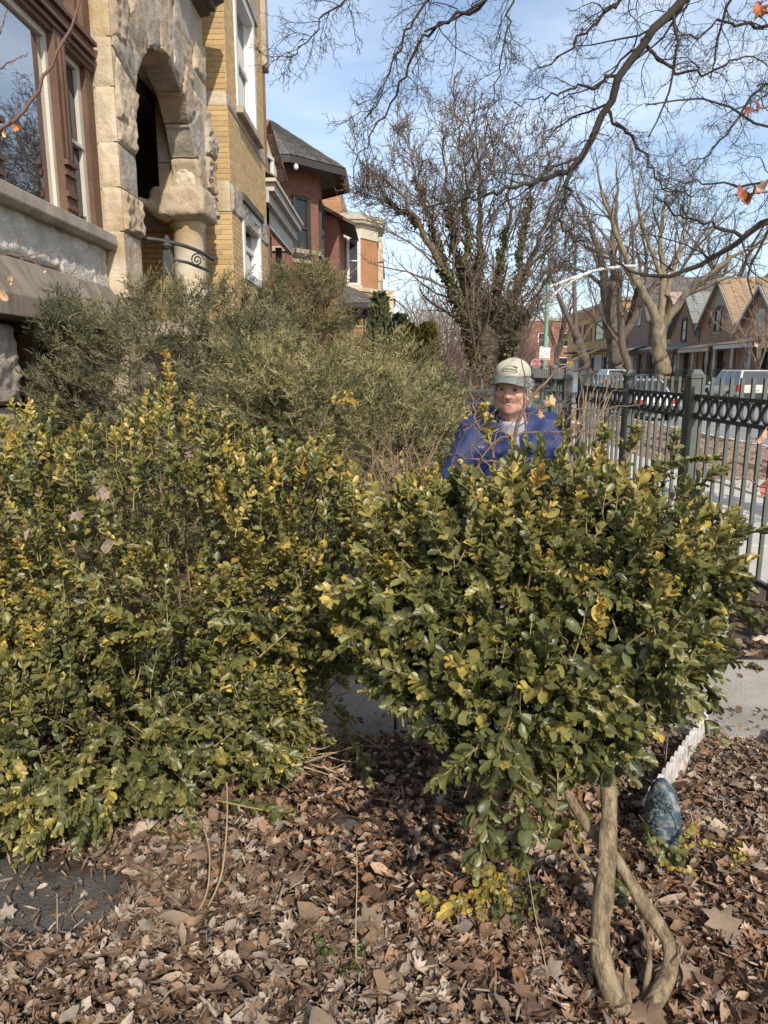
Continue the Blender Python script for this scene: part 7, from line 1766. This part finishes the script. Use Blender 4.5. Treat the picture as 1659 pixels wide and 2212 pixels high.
twig_thing('twig with rust brown leaves at the upper right edge', [([(1760, 200), (1680, 225), (1630, 235), (1600, 250)], 1.9, .004, .0015)], [(1632, 228, 1.9, .036, RB, 2, (0, -1, .2)), (1612, 240, 1.9, .028, (.2, .075, .045), 1, (.3, -1, 0))], m_redtw)
twig_thing('twig with curled rust leaves at the right edge beside the roofs', [([(1780, 395), (1700, 410), (1640, 415), (1590, 425)], 1.7, .004, .0015)], [(1600, 418, 1.7, .042, (.30, .10, .05), 0, (0, -1, .3)), (1625, 410, 1.7, .038, (.36, .20, .13), 2, (.4, -1, 0)), (1645, 405, 1.7, .034, (.40, .26, .18), 3, (-.3, -1, .2)), (1610, 430, 1.7, .03, RB, 1, (0, -1, -.3))], m_redtw)
twig_thing('single rust leaf hanging at the top right corner', [([(1720, -40), (1670, -10), (1645, 5)], 1.8, .003, .0012)], [(1642, 20, 1.8, .042, (.34, .115, .05), 6, (0, -1, .2))], m_redtw)
twig_thing('twig with pink brown leaves at the right edge over the fence', [([(1760, 900), (1690, 930), (1640, 945), (1618, 950)], 1.2, .003, .0012), ([(1740, 1040), (1690, 1060), (1640, 1050), (1600, 1025)], 1.2, .003, .001)], [(1645, 940, 1.2, .034, (.42, .25, .17), 2, (.2, -1, .2)), (1655, 1050, 1.2, .036, (.33, .13, .08), 3, (0, -1, .3)), (1630, 745, 1.9, .03, (.42, .3, .22), 2, (0, -1, 0))], m_redtw)
# ---------------------------------------------------------------- ornament, edging, pot, sticks
m_egg = M('blue_glaze', (.045, .073, .098), .55, .35, 12, .5, 60, stain=(.34, .32, .29), sscale=30, cov=-.06)
m_rel = M('blackened_relief', (.05, .065, .072), .6, .3, 40, .4, 90)
eb = np.array((.905, 2.10, 0.0)); t = thing('garden_stone', 'weathered blue oval ornament with raised flowers leaning in the leaves', 'garden ornament', eb)
ea = nrm(np.array((-.03, .12, 1.0))); ef = nrm(np.array((-.45, -.85, .12))); ef = nrm(ef - ea * (ef @ ea)); er = np.cross(ef, ea); ec = eb + ea * .135
G = grid(ec - .19, ec + .19, .0075); q = G - ec.astype(np.float32); X_, Y_, Z_ = q @ er.astype(np.float32), q @ ef.astype(np.float32), q @ ea.astype(np.float32)
k = np.sqrt((X_ / (.060 - .12 * np.clip(Z_, -.02, .13) * .45)) ** 2 + (Y_ / .060) ** 2 + (Z_ / .150) ** 2); V, Q = surfnets((k - 1) * .06 + .002 * vnoise(G, 60, 2), ec - .19, .0075); obj('stone_body', np_mesh('stone_body', V, [Q], m_egg, True), t)
def onegg(x, z, k=1.0):
    a = .060 - .12 * np.clip(z, -.02, .13) * .45; y = .060 * math.sqrt(max(.02, 1 - (x / a) ** 2 - (z / .150) ** 2)); return ec + er * x + ef * (y * k) + ea * z
g = np.random.default_rng(95)
for (x, z, r_) in ((.005, .085, .021), (-.022, .07, .015), (.020, .02, .021), (-.005, .105, .012), (.03, -.03, .012), (-.035, -.09, .014), (.0, -.085, .012)):
    B = MB()
    for kk in range(5):
        a = kk * 2 * math.pi / 5 + x * 50; cx, cz = x + math.cos(a) * r_ * .62, z + math.sin(a) * r_ * .62; p = onegg(cx, cz); B.lathe(tuple(p), [(r_ * .5, -.002), (r_ * .48, .003), (r_ * .2, .006)], 7, ef)
    B.lathe(tuple(onegg(x, z)), [(r_ * .3, .0), (r_ * .28, .008), (r_ * .1, .010)], 7, ef); B.build('flower_relief', m_rel, t, True)
B = MB(); B.tube([onegg(x, z, 1.04) for x, z in ((.015, .075), (.03, .05), (.022, .02), (.03, -.01), (.022, -.045), (.005, -.08), (-.03, -.1))], .0035, 5); B.tube([onegg(x, z, 1.04) for x, z in ((-.03, .06), (-.045, .02), (-.05, -.03), (-.045, -.08))], .003, 5)
for x, z, a in ((.035, .045, .6), (.012, .048, 2.2), (.038, .0, .2), (.012, -.01, 2.8), (.034, -.05, -.3), (.008, -.045, 3.4), (-.02, -.07, 2.4), (-.045, -.06, 3.6)):
    tip_ = (x + math.cos(a) * .02, z + math.sin(a) * .02); w_ = (math.cos(a + 1.57) * .007, math.sin(a + 1.57) * .007); m_ = ((x + tip_[0]) / 2, (z + tip_[1]) / 2)
    B.prism([onegg(x, z, 1.0), onegg(m_[0] + w_[0], m_[1] + w_[1], 1.0), onegg(*tip_, 1.0), onegg(m_[0] - w_[0], m_[1] - w_[1], 1.0)], [onegg(x, z, 1.09), onegg(m_[0] + w_[0], m_[1] + w_[1], 1.09), onegg(*tip_, 1.06), onegg(m_[0] - w_[0], m_[1] - w_[1], 1.09)])
B.build('leaf_relief', m_rel, t)
e0, e1 = np.array((.90, 2.24, 0)), np.array((1.36, 2.84, 0)); t = thing('picket_edging', 'little white picket garden edging receding from the blue ornament', 'edging', e0); m_res = M('white_resin', (.60, .58, .55), .5, .12, 30, .2, 80, stain=(.36, .32, .27), sscale=22)
f = Fr(e0, e1 - e0); Le = np.linalg.norm(e1 - e0)
for i in range(15):
    u = Le * (i + .5) / 15; MB().ext(f, [(u - .019, 0), (u + .019, 0), (u + .019, .145), (u + .013, .162), (u, .168), (u - .013, .162), (u - .019, .145)], -.009, .009).build('picket', m_res, t, bevel=.002)
MB().box(f, 0, Le, .03, .055, -.022, -.0095).box(f, 0, Le, .10, .122, -.022, -.0095).build('rail', m_res, t)
t = thing('planter_tub', 'black plastic tub half hidden behind the crooked boxwood trunk', 'tub', (.80, 2.55, 0)); m_blk = M('black_plastic', (.012, .013, .018), .5, .1, 10)
MB().lathe((.80, 2.55, 0), [(.10, .0), (.125, .26), (.135, .265), (.135, .29), (.12, .29), (.10, .05)], 20).build('tub_body', m_blk, t, True)
def stick(label, pts, r0, r1, mat=m_twig, z=.035):
    P = np.array([(x, y, z + zz) for x, y, zz in pts]); P = spline(P, 12) + np.random.default_rng(len(label)).normal(0, .002, (12, 3)); V, Q = tubes(P[None], np.linspace(r0, r1, 12)[None], 6)
    return tag(obj('fallen_stick', np_mesh('fallen_stick', V, [Q], mat, True)), label, 'stick')
def gs_(*px): return [(*(lambda d: (d[0] * (EYE - .04) / -d[2], d[1] * (EYE - .04) / -d[2]))(ray(x, y)), 0.0) for x, y in px]
stick('thick bare stick lying on the leaves right of the gap', gs_((905, 1842), (960, 1822), (1030, 1802)), .008, .011, m_bark_box)
stick('pale stick slanting across the gap between the shrubs', gs_((645, 1737), (700, 1712), (795, 1680)), .006, .008, m_twigp)
stick('crooked root like stick along the left dark stone', gs_((270, 1860), (330, 1880), (375, 1950), (420, 1975)), .009, .006, m_stem)
stick('short thin stick at the bottom right among leaves', gs_((1440, 1690), (1500, 1780), (1530, 1850)), .003, .004, m_twigp)
stick('long thin twig on the leaves at the right edge', gs_((1430, 1750), (1540, 1740), (1659, 1700)), .0025, .002, m_twigp)
stick('grey stick half buried right of the crooked trunk', gs_((1250, 1940), (1330, 1955), (1400, 1990)), .008, .01, m_stem)
stick('thin twig near the bottom edge left of the trunk', gs_((1100, 2170), (1200, 2195), (1290, 2205)), .004, .003, m_stem)
stick('thin grey twig crossing the litter at the far right', gs_((1420, 2080), (1540, 2000), (1659, 1950)), .002, .002, m_twigp)
def drystem(label, px, Y, r_, mat=m_twigp):
    P = spline(np.concatenate([[np.append(at(*px[0], Y)[:2], 0)], ats(px[1:], Y)]), 12) if True else None; P[0, 2] = 0.0; V, Q = tubes(P[None], np.linspace(r_, r_ * .5, 12)[None], 5)
    return tag(obj('dry_stalk', np_mesh('dry_stalk', V, [Q], mat, True)), label, 'stalk', 'dry stalks standing in the leaves')
def foot(x, y): return ray(x, y)[1] * EYE / -ray(x, y)[2]
for lab, px, r_ in (('tall pale dry stalk left of centre, curving up to the shrub', [(440, 1975), (480, 1900), (492, 1770), (490, 1690)], .004), ('second pale stalk leaning beside the curving one', [(415, 1990), (450, 1930), (455, 1830), (440, 1790)], .0035), ('thin upright stalk over the dark stone', [(125, 2050), (124, 2000), (123, 1930)], .0025),
                    ('long thin bent stalk at the lower centre', [(770, 2120), (768, 2000), (772, 1900), (770, 1830)], .0028), ('bare stalk standing in front of the white edging', [(1432, 1715), (1437, 1650), (1447, 1540)], .0045), ('pale broken stalk right of the blue ornament', [(1505, 1860), (1500, 1790), (1490, 1750)], .004), ('thin stalk hanging beside the crooked trunk', [(1195, 2160), (1160, 2000), (1140, 1880)], .002)):
    Y = max(1.35, foot(*px[0])); drystem(lab, px, Y, r_, m_twig if 'white edging' in lab else m_twigp)
# dead leaves caught in the shrubs
for lab, x, y, Y, s, k in (('pale curled dead leaf caught high in the middle of the left boxwood', 220, 1070, 2.25, .05, 4), ('rolled grey dead leaf in the upper middle of the left boxwood', 415, 980, 2.5, .055, 5), ('pink tan dead leaf hanging in front of the left boxwood', 235, 1180, 2.2, .05, 1),
                     ('flat tan dead leaf on the left side of the left boxwood', 165, 1115, 2.25, .05, 6), ('large pale dead leaf lying on the right boxwood', 1095, 1300, 1.9, .055, 6), ('pale dead leaf at the far left edge of the left boxwood', 60, 1155, 2.2, .045, 2), ('broad brown dead leaf behind the white edging', 1480, 1620, 2.6, .06, 5)):
    P = at(x, y, Y); V = stamp(LT[k][0], np.array([P]), np.array([[1, 0, 0]]), nrm(np.array([[.2, .3, .9]])), nrm(np.array([[0, -.95, .3]])), np.array([[s, s, s]]))[0]
    tag(obj('caught_leaf', np_mesh('caught_leaf', V, [LT[k][1]], m_litter, False, np.tile((.32, .235, .18), (len(V), 1)))), lab, 'leaf')
